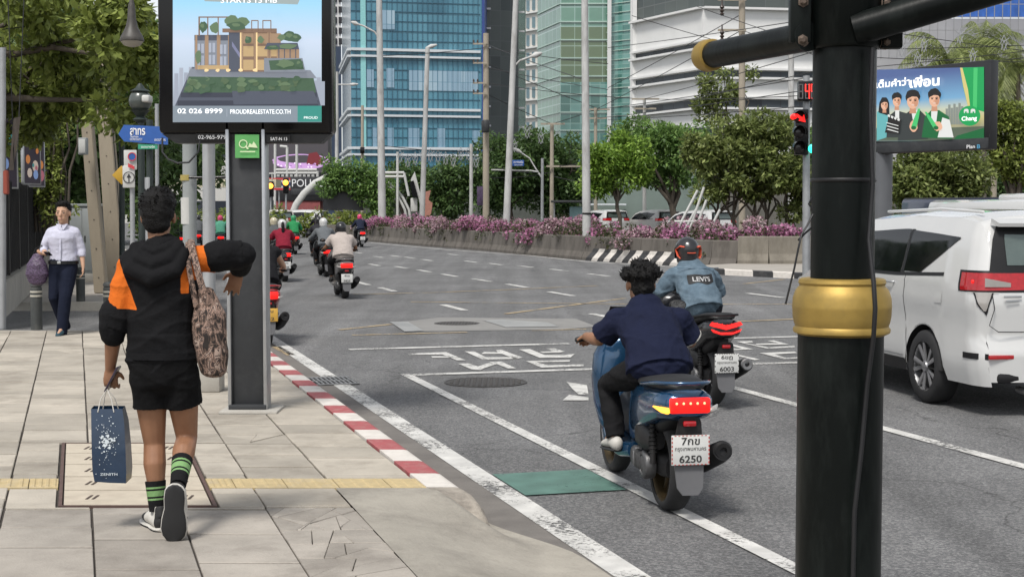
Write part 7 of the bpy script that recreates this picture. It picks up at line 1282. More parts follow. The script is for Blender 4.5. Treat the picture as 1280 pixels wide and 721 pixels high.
def scooter(label, loc, rz, body, plate=None, kind='a', group=None, far=False, amber=False, rim=None, platem=None, seatc=None, nomir=False):
    t = thing('scooter', label, 'scooter', loc, rz, group); rim = rim or M_PLAS; r = .265; wheel(t, 0, r, .13, rim, 'rear_wheel'); wheel(t, 1.30, r, .11, rim, 'front_wheel')
    a = kind == 'b'; zt = .05 if a else 0
    # tail body, seat, under-tail
    lofts([(-.37, .10, .60+zt, .715+zt), (-.33, .145, .575+zt, .74+zt), (-.20, .168, .55+zt, .745+zt), (.0, .178, .49, .74), (.25, .170, .40, .74), (.48, .13, .33, .70), (.60, .10, .30, .60)], body, 'tail_cowl', t, 3.0, 24)
    lofts([(-.30, .06, .735+zt, .765+zt), (-.24, .13, .725+zt, .80+zt), (-.05, .152, .715+zt*.6, .805+zt*.6), (.15, .150, .71, .775), (.35, .135, .70, .765), (.58, .09, .66, .76), (.66, .05, .64, .72)], seatc or M_SEAT, 'seat', t, 2.6, 24)
    k = MB(); k.tube([(-.16, .05, .74+zt), (-.155, -.22, .775+zt), (-.10, -.36, .785+zt), (0, -.40, .787+zt), (.10, -.36, .785+zt), (.155, -.22, .775+zt), (.16, .05, .74+zt)], [(.016, .011)]*7, 10); k.build('grab_rail', (M_PLAS if a else body) if kind != 'c' else M_PLAS, t, 60)
    # tail lamp and signals
    k = MB()
    if a: k.prism([(-.13, .055), (0, .025), (.13, .055), (.15, .03), (.10, .012), (0, -.012), (-.10, .012), (-.15, .03)], (0, -.365, .665+zt), (1, 0, 0), (0, .25, 1), .02); k.prism([(-.14, -.005), (-.06, -.035), (.06, -.035), (.14, -.005), (.12, -.03), (.05, -.052), (-.05, -.052), (-.12, -.03)], (0, -.365, .665+zt), (1, 0, 0), (0, .25, 1), .02)
    else: k.rbox((0, -.374, .662), (.235, .03, .088), .016)
    o = k.build('tail_light', M_BRK, t, 40)
    if not far:
        k = MB()
        for i in range(5): k.ball((-.080+i*.040, -.391, .675) if not a else (-.09+i*.045, -.392, .70+zt+abs(i-2)*.008), .0075 if not a else .004, 8)
        k.build('led_row', M_LED if not a else M_BRK, o, 60)
    for sx in (-1, 1):
        if a: continue
        k = MB(); k.tube([(sx*.125, -.362, .632), (sx*.150, -.340, .636), (sx*.185, -.29, .650)], [(.022, .018), (.020, .016), (.006, .005)], 10, round_=True); k.build('indicator', M_AMBL if (amber and sx < 0) else M_CLR, t, 30)
    k = MB(); k.rbox((0, -.375, .56), (.075, .02, .03), .008); k.build('reflector', M_REDL, t, 40)
    # mudguard, plate
    lofts([(-.24, .07, .56, .66), (-.1, .10, .47, .62), (.1, .115, .42, .6), (.3, .12, .36, .58), (.5, .09, .34, .5)], M_PLAS, 'inner_fender', t, 3); lofts([(-.36, .055, .54, .60), (-.37, .07, .44, .60), (-.35, .085, .34, .50)], M_PLAS, 'plate_bracket', t, 4); k = MB(); k.prism([(-.085, .0), (.085, .0), (.075, -.13), (.045, -.17), (-.045, -.17), (-.075, -.13)], (0, -.355, .33), (1, 0, 0), (0, .2, 1), .012); k.build('mudguard', mat('mudguard grey', (.10, .10, .105), .5), t, 0)
    if plate:
        c = Vector((0, -.392, .415)); k = MB(); k.rbox(c, (.22, .006, .168), .003); o = k.build('number_plate', platem or M_PLATE, t, 40); M1 = lambda z: plane_M(c+Vector((0, -.0035, z)), (1, 0, 0), (0, 0, 1)); text('lettering', plate[0], M1(.050), .042, M_PTXT, o, width=.105, bold=.015); text('lettering', plate[1], M1(-.050), .042, M_PTXT, o, width=.13, bold=.02)
        if not far:
            text('lettering', 'กรุงเทพมหานคร', M1(.002), .026, M_PTXT, o, width=.18, bold=.0); k = MB()
            for i in range(7):
                if i % 2 == 0 or amber:
                    for sx in (-1, 1): k.box(c+Vector((sx*.106, -.0035, -.07+i*.023)), (.006, .002, .012))
            for i in range(9):
                for sz in (-1, 1): k.box(c+Vector((-.088+i*.022, -.0035, sz*.081)), (.010, .002, .004))
            k.build('plate_border', mat('plate red', (.45, .05, .04), .5) if amber else M_PTXT, o, 0)
    # engine, transmission case, shocks, exhaust
    lofts([(-.08, .05, .20, .32), (.02, .075, .19, .34), (.25, .085, .20, .37), (.45, .09, .20, .38), (.55, .05, .24, .34)], M_PLAS, 'engine', t, 3); k = MB()
    for q in k.T, : pass
    k.lathe([(.082, .02), (.086, -.035), (.078, -.046), (.060, -.048), (.056, -.040), (.01, -.042)], (-.10, .10, .255), 24, axis='X'); k.lathe([(.06, .02), (.062, -.03), (.05, -.042), (.01, -.044)], (-.10, .34, .27), 20, axis='X'); k.rbox((-.12, .22, .262), (.05, .26, .11), .02)
    for i in range(5): k.rbox((-.147, .15+i*.035, .262), (.008, .012, .09), .003); k.build('transmission_cover', M_ENG, t, 50)
    lofts([(-.02, .05, .36, .46), (.06, .075, .34, .50), (.20, .075, .35, .50), (.26, .05, .38, .46)], M_PLAS, 'air_box', t, 3).location = (-.09, 0, 0)
    for sx in (-1, 1):
        k = MB(); k.tube([(sx*.115, -.03, .28), (sx*.11, -.0, .56)], .018, 10)
        for i in range(8): z = .34+i*.024; k.lathe([(.020, 0), (.027, .006), (.020, .012)], (sx*.113, -.015, z), 12)
        k.build('shock_absorber', M_PLAS, t, 50)
    k = MB(); k.tube([(.07, .45, .2), (.13, .3, .18), (.16, .12, .22)], .022, 10); k.tube([(.165, .16, .22), (.185, -.02, .28), (.205, -.24, .365), (.21, -.32, .395)], [.045, .062, .064, .058], 18, round_=False); k.build('exhaust', M_PLAS, t, 50); k = MB(); k.lathe([(.050, .004), (.056, -.004), (.045, -.02), (.022, -.018), (.020, .0)], (.2105, -.318, .394), 18, axis='Y'); k.build('exhaust_tip', M_ENG if a else M_PLAS, t, 50)
    if a: k = MB(); k.tube([(.21, -.06, .33), (.228, -.26, .40)], [(.035, .05), (.03, .045)], 12); k.build('heat_shield', M_PLAS, t, 50)
    # floor, lower cowls, leg shield, front fairing
    lofts([(.42, .15, .24, .34), (.55, .19, .22, .33), (.85, .20, .23, .34), (1.02, .17, .25, .40)], body if kind != 'b' else M_PLAS, 'floor_cowl', t, 3.5, 24); lofts([(.55, .10, .34, .58), (.75, .09, .33, .52), (.95, .09, .33, .60)], M_PLAS, 'centre_tunnel', t, 3, 16)
    k = MB(); k.loft([sec(y+.10*(z-.3), hw, 0, .08, 2.2, 20) and [Vector((hw*math.cos(j*.3142)*1.0, y+th*math.sin(j*.3142), z+.02*math.cos(j*.6284))) for j in range(20)] for (y, hw, th, z) in [(1.00, .12, .05, .24), (1.00, .19, .09, .36), (1.02, .225, .11, .50), (1.04, .235, .12, .66), (1.04, .22, .12, .80), (1.02, .17, .10, .90), (1.0, .08, .06, .95)]]); k.build('leg_shield', body, t, 60)
    lofts([(.98, .09, .84, .95), (1.10, .13, .72, .96), (1.25, .12, .62, .88), (1.38, .06, .64, .76)], body, 'front_fairing', t, 2.4, 20); k = MB(); k.grid(lambda u, v: Vector(((u-.5)*.26*(1-.3*v), 1.24-.05*math.cos((u-.5)*3)-.12*v, .90+.22*v)), 10, 6); k.build('windscreen', M_GLBLK, t, 60)
    k = MB(); k.tube([(0, 1.06, .80), (0, 1.22, .45)], .03, 10); k.build('steering_column', M_PLAS, t, 60)
    for sx in (-1, 1): k = MB(); k.tube([(sx*.075, 1.16, .62), (sx*.075, 1.30, .265)], .018, 10); k.build('fork_leg', M_PLAS, t, 60)
    k = MB(); k.grid(lambda u, v: Vector(((v-.5)*.13, 1.30+(r+.018)*math.cos(.35+u*2.2), r+(r+.018)*math.sin(.35+u*2.2))), 14, 4); k.build('front_mudguard', body, t, 60)
    k = MB(); k.tube([(-.33, .90, .93), (-.20, .96, .955), (0, 1.02, .955), (.20, .96, .955), (.33, .90, .93)], .014, 10); k.build('handlebar', M_PLAS, t, 60)
    for sx in (-1, 1):
        if nomir and sx < 0: pass
        k = MB(); k.tube([(sx*.25, .935, .945), (sx*.36, .885, .925)], .019, 12, round_=True); k.build('grip', M_SEAT, t, 60); k = MB(); k.tube([(sx*.22, .99, .95), (sx*.34, .97, .935)], .006, 8); k.build('brake_lever', M_STEEL, t, 60)
        if nomir and sx < 0: continue
        k = MB(); k.tube([(sx*.20, .98, .96), (sx*.26, 1.0, 1.08), (sx*.29, 1.0, 1.12)], .006, 8); k.ball((sx*.33, 1.0, 1.13), (.06, .018, .038), 14); o = k.build('mirror', M_PLAS, t, 60); k = MB(); k.lathe([(.001, 0), (1, 0)], n=16, axis='Y'); k.v = [(v[0]*.05+sx*.33, .981, v[2]*.03+1.13) for v in k.v]; k.build('mirror_glass', M_MIR, o, 0)
    return t
def rider_J(dx=0.0, lean=0.0, h=1.0, zs=0.0, ay=0.0, feet=None):
    z = lambda v: .80+(v-.80)*h+zs
    return dict(pelvis=(dx*.2, .26, z(.86)), waist=(dx*.4, .33-lean*.03, z(.99)), chest=(dx*.7, .46-lean*.08, z(1.12)), neck=(dx, .58-lean*.14, z(1.27)), head=(dx*1.1, .65-lean*.16, z(1.40)), shL=(dx-.175, .54-lean*.12, z(1.20)), shR=(dx+.175, .54-lean*.12, z(1.20)),
        elL=(-.30+dx*.4, .68, z(1.0)), elR=(.30+dx*.4, .66, z(1.0)), wrL=(-.315, .84, .965), wrR=(.315, .84, .965), hipL=(-.10, .28, z(.82)), hipR=(.10, .28, z(.82)), knL=(-.20, .74, z(.74)), knR=(.20, .74, z(.74)), anL=(-.19, .66, .40), anR=(.19, .66, .40), toL=(-.19, .82, .36), toR=(.19, .82, .36), look=(0, 1, -.05))
HG = {'L': ((.1, 1, -.25), (0, -.2, -1), 1.3, 1), 'R': ((-.1, 1, -.25), (0, -.2, -1), 1.3, -1)}
def at_px(px, py): return G(px, py, 0)
# blue scooter with its rider
M_SBLUE = mat('metallic blue paint', (.012, .065, .15), .22, metal=.5, var=.12, coat=1.0, scale=5, dirt=(.05, .09, .13), dscale=5, damt=.3); M_SBLK = mat('gloss black paint', (.012, .012, .014), .25, coat=.6, var=.15)
p = at_px(838, 637); rz = R(10); sc1 = scooter('metallic blue scooter with lit red tail light and plate 6250, nearest the camera', p, rz, M_SBLUE, ('7กข', '6250'), 'a', amber=True, rim=M_GOLDRIM, nomir=True)
J = rider_J(-.02, 0, .80, -.02); J['wrL'] = (-.315, .83, .95); J['wrR'] = (.315, .82, .95); J['elL'] = (-.285, .62, .945); J['elR'] = (.285, .56, .93); J['hs'] = (1.08, 0, 0); J['head'] = (-.02, .62, 1.285); J['neck'] = (-.02, .54, 1.165); J['knL'] = (-.215, .66, .66); J['anL'] = (-.20, .54, .36); J['toL'] = (-.21, .70, .32); J['shL'] = (-.195, .50, 1.075); J['shR'] = (.185, .50, 1.065)
M_NVY = cloth('navy polo', (.011, .014, .034)); r1 = person('rider in a navy polo shirt with thick wavy black hair on the blue scooter', p, rz, J, M_NVY, cloth('black trousers', (.012, .012, .013)), M_SKIN, .0075, leg=1.02, sleeve=.80, hairk='curly', hands=HG, top_g=.024, wr=.018, seed=14, collar=None, hemdrop=.05, k=1.07, arm=1.1, top_name='polo_shirt')
k = MB(); J1 = {a: Vector(b_) for a, b_ in J.items()}
e = J1['shR'].lerp(J1['elR'], .80); d = (J1['elR']-J1['shR']).normalized(); k.tube([e-d*.004, e+d*.006], [.089, .089], 20); k.build('sleeve_piping', M_SHOE, r1, 60); k = MB(); k.tube([J1['neck']+Vector((0, -.012, -.028)), J1['neck']+Vector((0, -.008, -.020))], [.080, .078], 22); k.build('collar_piping', M_SHOE, r1, 60)
k = MB(); k.tube([J1['elR'].lerp(J1['wrR'], .80), J1['elR'].lerp(J1['wrR'], .88)], .033, 16); k.build('wrist_watch', M_SILV, r1, 60)
# black scooter with the denim rider
p = at_px(889, 506); rz = R(12); sc2 = scooter('black scooter with angular red tail light and plate 6003 beyond the blue one', p, rz, M_SBLK, ('6ขฎ', '6003'), 'b')
J = rider_J(-.03, .3, .83, .05); J['elL'] = (-.30, .55, 1.0); J['elR'] = (.26, .55, 1.0); J['shL'] = (-.185, .50, 1.14); J['shR'] = (.145, .50, 1.14)
M_DEN = cloth('faded denim', (.105, .15, .19), var=.28, scale=12, dirt=(.17, .21, .24), dscale=6, damt=.5); r2 = person('rider in a blue denim jacket and black and orange helmet on the black scooter', p, rz, J, M_DEN, cloth('dark jeans', (.02, .022, .03)), M_SKIN, .009, sleeve=1.9, hands=HG, helmet=(mat('helmet black', (.016, .016, .018), .3, coat=.4), mat('helmet orange', (.62, .09, .04), .4)), top_g=.026, wr=.021, seed=24, k=1.0, arm=1.0, top_name='denim_jacket', hemdrop=.07)
c = Vector((-.02, .30, 1.175)); ay = Vector((0, .42, .9)).normalized(); o = Vector((-.01, .310, 1.165)); nrm = Vector((1, 0, 0)).cross(ay); k = MB(); k.grid(lambda a, b_: Vector((-.135+.25*a, 0, 1.12+(.078+.006*math.cos(a*9))*(b_-.5)-.006*math.cos(a*6.28*1.5))), 24, 8, flip=False); bp = k.build('back_patch', mat('patch black', (.012, .012, .013), .7), r2, 60); JK2 = [c_ for c_ in r2.children if c_.name.startswith('denim_jacket')][0]; wrap(bp, JK2, .004); tx = text('lettering', "LEVI'S", plane_M(Vector((-.01, 0, 1.12)), (1, 0, 0), (0, 0, 1)), .042, M_TXW, bp, width=.17, bold=.02); wrap(tx, JK2, .007)
k = MB()
k = MB(); k.tube([o+nrm*.001+ay*.055+Vector((-.20, .03, 0)), o+ay*.05+nrm*.004, o+nrm*.001+ay*.055+Vector((.20, .03, 0))], [(.004, .003)]*3, 6); k.build('yoke_seam', cloth('denim seam', (.06, .10, .14)), r2, 60)
# riders farther up the road
def far_rider(label, slabel, px, py, rz, body, top, bottom, helmet, plate=None, kind='a', voxel=.018, h=.98, sleeve=.6, group='riders on the road ahead', skin=None, hairk=None, leg=.95, platem=None, g2='scooters on the road ahead', arm=1.0, k=1.0):
    p = at_px(px, py); scooter(slabel, p, rz, body, plate, kind, g2, far=True, platem=platem); J = rider_J(0, .2, h); J['knL'] = (-.20, .70, .72); J['knR'] = (.20, .70, .72)
    return person(label, p, rz, J, top, bottom, skin or M_SKIN, voxel, sleeve=sleeve, helmet=helmet, hairk=hairk or 'far', hands=HG, top_g=.024, wr=.008, group=group, leg=leg, shoes=M_SOLE, seed=int(px), arm=arm, k=k)
BT = cloth('black trousers', (.012, .012, .013)); HB = mat('helmet black', (.016, .016, .018), .3, coat=.4); HW = mat('helmet white', (.55, .55, .54), .3, coat=.4); M_SGR = mat('scooter grey', (.14, .13, .125), .3, coat=.6)
far_rider('rider in a pale beige shirt and black helmet on a grey scooter', 'grey scooter with plate 5825 under the rider in the pale shirt', 431, 373, R(13), M_SGR, cloth('pale beige', (.42, .37, .34)), BT, HB, ('4กถ', '5825'), voxel=.013, h=.93, k=1.1, arm=1.1)
rd = far_rider('rider in a dark red shirt with a long ponytail on a black scooter', 'black scooter under the rider in the dark red shirt', 356, 352, R(14), M_SBLK, cloth('dark red', (.21, .018, .035)), BT, HW, ('8กข', '2938'), voxel=.014, h=.95, sleeve=.7)
k = MB(); k.tube([(0, .42, 1.42), (0, .38, 1.34), (.0, .36, 1.20), (0, .37, 1.05)], [.035, .042, .036, .015], 12, round_=True); k.remesh('ponytail', M_HAIR, rd, .01, 2)
far_rider('rider in a grey hooded top and white helmet just ahead of the pale shirt', 'dark scooter half hidden beside the grey scooter', 408, 346, R(14), M_SBLK, cloth('grey hood', (.13, .14, .15)), BT, HW, None, sleeve=1.9)
far_rider('rider in black with a black helmet left of the grey hooded rider, far off', 'dark scooter with lit tail light, far up the road', 398, 303.5, R(14), M_SBLK, cloth('black top', (.02, .02, .024)), BT, HB, ('1กก', '411'), sleeve=1.9)
far_rider('rider with a bright pink helmet and navy jacket, farthest right of the queue', 'dark scooter under the rider with the pink helmet', 452, 309, R(14), M_SBLK, cloth('navy top', (.018, .022, .04)), BT, mat('helmet pink', (.55, .04, .13), .3, coat=.4), ('3ขค', '87'), sleeve=1.9)
far_rider('rider in dark grey with a black helmet between the white helmet and the far riders', 'scooter behind the white helmeted rider', 401, 333, R(14), M_SBLK, cloth('charcoal top', (.03, .03, .035)), BT, HB, None, sleeve=1.9)
far_rider('rider in grey with a cream helmet left of the red shirted rider', 'scooter left of the red shirted rider', 345, 340, R(14), M_SGR, cloth('mid grey top', (.09, .095, .10)), BT, mat('helmet cream', (.50, .45, .33), .3, coat=.4), None, sleeve=1.9)
far_rider('rider in a bright green jacket with a green helmet by the taxi', 'scooter of the green jacketed rider by the taxi', 369, 318, R(14), M_SBLK, cloth('green jacket', (.03, .22, .08)), BT, mat('helmet green', (.03, .25, .10), .3, coat=.4), None, sleeve=1.9)
far_rider('bare armed rider mostly hidden by the display post', 'small motorcycle with a yellow plate mostly hidden by the display post', 333, 431, R(15), mat('scooter red', (.35, .02, .02), .3, coat=.5), cloth('black vest', (.015, .015, .017)), cloth('black shorts', (.011, .011, .012)), HB, ('1กน', '552'), voxel=.011, sleeve=.2, skin=M_SKIN2, leg=.35, platem=mat('plate yellow', (.62, .36, .06), .5), g2=None, group=None)
for i, (px, py, hc, tc_) in enumerate([(276, 318, ('pink', (.50, .20, .28)), ('mint', (.10, .32, .22))), (289, 312, ('white', (.55, .55, .54)), ('green jacket', (.03, .22, .08))), (248, 314, ('black', (.016, .016, .018)), ('mid grey top', (.09, .095, .10))), (264, 309, ('white', (.55, .55, .54)), ('mint', (.10, .32, .22))), (225, 320, ('red', (.45, .03, .04)), ('charcoal top', (.03, .03, .035))), (300, 316, ('black', (.016, .016, .018)), ('dark red', (.21, .018, .035)))]):
    far_rider(['rider in a mint jacket and pink helmet seen between the grey posts', 'rider in a green jacket and white helmet just left of the display post', 'rider in grey and a black helmet behind the painted grey post', 'rider in a mint jacket and white helmet farthest off between the posts', 'rider in charcoal and a red helmet beside the head of the jacketed man', 'rider in dark red behind the display post'][i], 'scooter in the waiting crowd between the grey posts', px, py, R(12), M_SBLK, cloth(tc_[0], tc_[1]), BT, mat('helmet '+hc[0], hc[1], .3, coat=.4), None, sleeve=1.9, voxel=.024, group='riders waiting behind the grey posts', g2='scooters waiting behind the grey posts')
# ================================================================ cars
M_CWH = mat('white car paint', (.55, .55, .54), .22, var=.015, coat=.9, spec=.5); M_CGL = mat('car glass', (.004, .005, .006), .05, var=.1, spec=.4); M_CGL2 = mat('rear glass', (.10, .13, .12), .05, var=.15, spec=1.0, metal=.3); M_CBK = mat('car black trim', (.010, .010, .011), .45, spec=.3)
def lerp_tab(tab, x):
    if x <= tab[0][0]: return tab[0][1]
    for (a, va), (c, vc) in zip(tab, tab[1:]):
        if x <= c: f = (x-a)/(c-a); f = f*f*(3-2*f)*.5+f*.5; return va+(vc-va)*f
    return tab[-1][1]
ZTOP = [(0, 1.46), (.03, 1.60), (.12, 1.685), (.5, 1.725), (1.6, 1.735), (2.5, 1.70), (3.05, 1.58), (3.75, 1.16), (4.2, 1.05), (4.6, .92), (4.73, .70)]
HWT = [(0, .80), (.05, .855), (.18, .895), (.6, .912), (3.6, .912), (4.2, .88), (4.55, .78), (4.73, .55)]
def make_car(label, loc, rz, paint, group=None, name='car', far=True, sc=1.0, cat='car', plate=None):
    # 0 = rear bumper, forward is +y; x(y, z) is the side skin
    t = thing(name, label, cat, loc, rz, group); RW, FW, wr = .98, 3.73, .335
    def hw(y, z):
        b = lerp_tab(HWT, y); tum = 0 if z < 1.1 else (z-1.1)*.25+max(0, z-1.5)*.20; under = max(0, .42-z)*.22; crease = .012*math.exp(-((z-.95)/.06)**2)-.012*math.exp(-((z-.72)/.10)**2); return b-tum-under+crease
    def shear(y, z): k = max(0, 1-y/.9); s = (.30*max(0, z-.98)**1.15/.75**.15 if z > .98 else 0)+(.05*max(0, .95-z) if z < .95 and z > .60 else (.0175 if z <= .6 else 0))-(.06 if z < .58 else 0)*1.0; return s*k
    def zlow(y):
        z = .26
        for c in (RW, FW):
            d = abs(y-c)
            if d < wr+.045: z = max(z, wr+math.sqrt((wr+.045)**2-d*d))
        return z
    def pt(y, z, side): return Vector((side*hw(y, z), y+shear(y, z), z))
    n = 110 if not far else 44; mz = 22 if not far else 12; k = MB()
    for side in (-1, 1):
        def f(a, b_, side=side):
            y = 4.73*a; zl = zlow(y); zt = lerp_tab(ZTOP, y); zc = zt-.05; return pt(y, zl+(zc-zl)*b_, side)
        k.grid(f, n, mz, flip=(side > 0))
    # roof and bonnet
    def roof(a, b_):
        y = 4.73*a; zt = lerp_tab(ZTOP, y); w_ = hw(y, zt-.05); s = (b_-.5)*2; z = zt-.05+(.05+.02)*(1-abs(s)**3.2); return Vector((s*w_, y+shear(y, z), z))
    k.grid(roof, n, 14, flip=False)
    def tail(a, b_): z = .30+b_*(lerp_tab(ZTOP, 0)-.05-.30); s = (a-.5)*2; w_ = hw(0, z); return Vector((s*w_, shear(0, z)-.05*(1-abs(s)**4), z))
    k.grid(tail, 16, 16, flip=False)
    def nose(a, b_): y = 4.73; z = .26+b_*(.65-.26); s = (a-.5)*2; return Vector((s*hw(y, z), y+.10*(1-abs(s)**2), z))
    k.grid(nose, 12, 6, flip=True); k.build('body', paint, t, 55)
    def strip_(fn, nm, m, na=26, nb=8, parent=None): k = MB(); fn(k, na, nb); return k.build(nm, m, parent or t, 60)
    # side glass: (lower edge, upper edge) tables over y
    def side_glass(y0, y1, lo_, hi_, nm='side_window'):
        for side in (-1, 1):
            k = MB()
            def f(a, b_): y = y0+(y1-y0)*a; z = lo_(a)+(hi_(a)-lo_(a))*b_; q = pt(y, z, side); q.x += side*.006; return q
            k.grid(f, 20, 8, flip=(side > 0)); k.build(nm, M_CGL, t, 60)
    bl = lambda y: 1.165+.035*max(0, 1.6-y)
    up = lambda y: min(1.60, lerp_tab(ZTOP, y)-.165)
    side_glass(.40, 1.44, lambda a: bl(1.1) if a > .66 else bl(1.1)+(1.50-bl(1.1))*(1-a/.66)**.92, lambda a: 1.51+.05*a); side_glass(1.50, 2.38, lambda a: bl(1.5+.88*a), lambda a: up(1.5+.88*a)); side_glass(2.46, 3.45, lambda a: bl(2.46+.99*a), lambda a: max(bl(0)+.03, min(1.60, lerp_tab(ZTOP, 2.46+.99*a)-.14)))
    for side in (-1, 1):
        k = MB(); k.grid(lambda a, b_: (lambda y, z: pt(y, z, side)+Vector((side*.004, 0, 0)))(.60+2.9*a, bl(.6+2.9*a)-.03+.03*b_), 30, 1, flip=(side > 0)); k.build('belt_trim', M_CBK, t, 60)
        k = MB(); k.grid(lambda a, b_: (lambda y, z: pt(y, z, side)+Vector((side*.004, 0, 0)))(1.425+.07*a, bl(1.45)+(up(1.45)-bl(1.45))*b_), 2, 8, flip=(side > 0)); k.grid(lambda a, b_: pt(2.385+.07*a, bl(2.4)+(up(2.4)-bl(2.4))*b_, side)+Vector((side*.004, 0, 0)), 2, 8, flip=(side > 0)); k.build('window_pillar', M_CBK, t, 60)
        if not far:
            for yy in (1.38, 2.42, 3.5): k = MB(); k.grid(lambda a, b_: pt(yy+.010*a+(.16*max(0, .85-(.36+.79*b_))*-1 if yy < 1.4 else 0), .36+.79*b_, side)+Vector((side*.002, 0, 0)), 1, 16, flip=(side > 0)); k.build('door_gap', M_CBK, t, 60)
            for yy in (1.62, 2.72): k = MB(); q = pt(yy, 1.07, side); k.tube([q+Vector((side*.004, -.01, 0)), q+Vector((side*.035, .01, 0)), q+Vector((side*.036, .15, .004)), q+Vector((side*.004, .18, 0))], [(.012, .009)]*4, 10, round_=True); k.build('door_handle', M_SILV, t, 60)
            k = MB(); y0 = .62; k.grid(lambda a, b_: pt(.60+.14*a, .93+.11*b_, side)+Vector((side*.003, 0, 0)), 4, 4, flip=(side > 0)); ff = k.build('fuel_flap' if side < 0 else 'side_badge', paint, t, 60); k = MB(); k.tube([Vector((side*(.965*hw(0, 1.04)), -.03, 1.05)), Vector((side*(.93*hw(0, .9)), -.035, .92)), Vector((side*.80, -.045, .78)), Vector((side*.72, -.05, .725)), Vector((0, -.058, .715))], [(.004, .004)]*5, 6); k.build('tailgate_gap', M_CBK, t, 60)
            k = MB(); k.tube([Vector((side*.62, .45, 1.73)), Vector((side*.63, 1.2, 1.755)), Vector((side*.63, 2.4, 1.73))], .014, 8, round_=True); k.build('roof_rail', paint, t, 60)
            k = MB(); k.grid(lambda a, b_: pt(1.36+2.0*a, .262+.11*b_, side)+Vector((side*.012, 0, 0)), 10, 3, flip=(side > 0)); k.build('sill', M_CBK, t, 60); k = MB(); k.grid(lambda a, b_: pt(1.40+1.9*a, .39+.012*b_, side)+Vector((side*.008, 0, 0)), 10, 1, flip=(side > 0)); k.build('chrome_strip', M_SILV, t, 60)
        # rear lamps wrap round the corner
        def lamp(z0f, z1f, yin, yout, nm, m, lift=.008):
            k = MB()
            def f(a, b_):
                if a < .5: s = 1-(1-yin)*(1-a*2); z = z0f(a)+(z1f(a)-z0f(a))*b_; w_ = hw(0, z); q = Vector((side*s*w_, shear(0, z)-.05*(1-s**4)-lift, z)); return q
                y = (a-.5)*2*yout; z = z0f(a)+(z1f(a)-z0f(a))*b_; q = pt(y, z, side); q.x += side*lift; q.y -= lift*(1-(a-.5)*2); return q
            k.grid(f, 24, 6, flip=(side < 0)); return k.build(nm, m, t, 60)
        lamp(lambda a: 1.055, lambda a: 1.235-.02*max(0, .3-a), .53, .31, 'lamp_rim', M_CBK, .004); lamp(lambda a: 1.075-.01*a, lambda a: 1.215, .56, .27, 'tail_lamp', M_REDL)
        if not far:
            lamp(lambda a: 1.02, lambda a: 1.10, .72, .02, 'lamp_bar', M_CLR, .013) if False else None
            lamp(lambda a: 1.06-.20*max(0, 1-abs(a-.50)/.26), lambda a: 1.065, .86, .20, 'lamp_rim', M_CBK, .006); lamp(lambda a: 1.05-.17*max(0, 1-abs(a-.52)/.22), lambda a: 1.055, .88, .15, 'indicator_lens', M_CLR, .010)
            q = pt(.10, 1.14, side); k = MB(); k.ball(q+Vector((side*.008, -.0, 0)), (.01, .02, .018), 10); k.ball(q+Vector((side*.008, .075, 0)), (.01, .02, .018), 10); k.build('lamp_bulb', M_BRK, t, 60)
            k = MB(); k.grid(lambda a, b_: Vector((side*(.60+.22*a), shear(0, 1.11)-.05*(1-(.68+.25*a)**4)-.012, 1.10+.075*b_*(1-.55*(1-a)))), 5, 2, flip=(side < 0)); k.build('reverse_lens', M_CLR, t, 60)
            k = MB(); k.grid(lambda a, b_: Vector((side*(.50+.40*a), -.055+.05*a**3, .48+.06*b_)) if a < .75 else pt((a-.75)*1.0, .49+.05*b_, side)+Vector((side*.008, 0, 0)), 12, 2, flip=(side < 0)); k.build('bumper_trim', M_CBK, t, 60); k = MB(); k.rbox((side*.70, -.066, .515), (.22, .03, .035), .006); k.build('bumper_reflector', M_REDL, t, 40)
        # wheel, arch lining
        for c in (RW, FW):
            k = MB(); k.lathe([(wr+.055, -.02), (wr+.055, .26), (.02, .26)], (side*.90-(.24 if side > 0 else 0)*1.0 if False else side*.885-(0 if side < 0 else .0), c, wr), 28, axis='X', caps=False)
            k.v = [(side*abs(v[0]) if False else (side*(.885-(v[0]-side*.885)) if side > 0 else v[0]), v[1], v[2]) for v in k.v]; k.v = [(v[0], v[1], max(v[2], .33)) for v in k.v]; k.build('wheel_arch', mat('arch black', (.008, .008, .008), .9), t, 60)
            k = MB(); x0 = side*.80; k.lathe([(.225, -.105), (.30, -.11), (wr-.008, -.085), (wr, 0), (wr-.008, .085), (.30, .11), (.225, .105), (.225, -.105)], (x0, c, wr), 40, axis='X', caps=False); w_ = k.build('wheel', M_TYRE, t, 60)
            k = MB(); k.lathe([(.228, .10), (.228, -.10), (.215, -.06), (.215, .06)], (x0, c, wr), 32, axis='X', caps=False); k.lathe([(.05, side*.085), (.045, side*.098), (.02, side*.10)], (x0, c, wr), 16, axis='X')
            for i in range(10):
                a = 2*math.pi*(i//2)/5+(.11 if i % 2 else -.11); a2 = 2*math.pi*(i//2)/5+(.24 if i % 2 else -.24); d0 = Vector((0, math.cos(a), math.sin(a))); d1 = Vector((0, math.cos(a2), math.sin(a2))); cc = Vector((x0+side*.075, c, wr)); k.tube([cc+d0*.03, cc+d1*.215+Vector((side*.018, 0, 0))], [(.012, .016), (.010, .024)], 6, side=(1, 0, 0))
            k.build('rim', mat('alloy rim', (.36, .36, .37), .35, metal=.7), w_, 50); k = MB(); k.lathe([(.21, 0), (.21, .01)], (x0+side*.03, c, wr), 24, axis='X'); k.build('brake_shadow', mat('brake dark', (.02, .02, .02), .7), w_, 50)
    # rear glass, black surround, wiper, plate, spoiler
    def rear(z0, z1, s0, s1, lift): return lambda a, b_: (lambda z, s: Vector((s*hw(0, z), shear(0, z)-.05*(1-abs(s)**4)-lift, z)))(z0+(z1-z0)*b_, (a-.5)*2*(s0+(s1-s0)*b_))
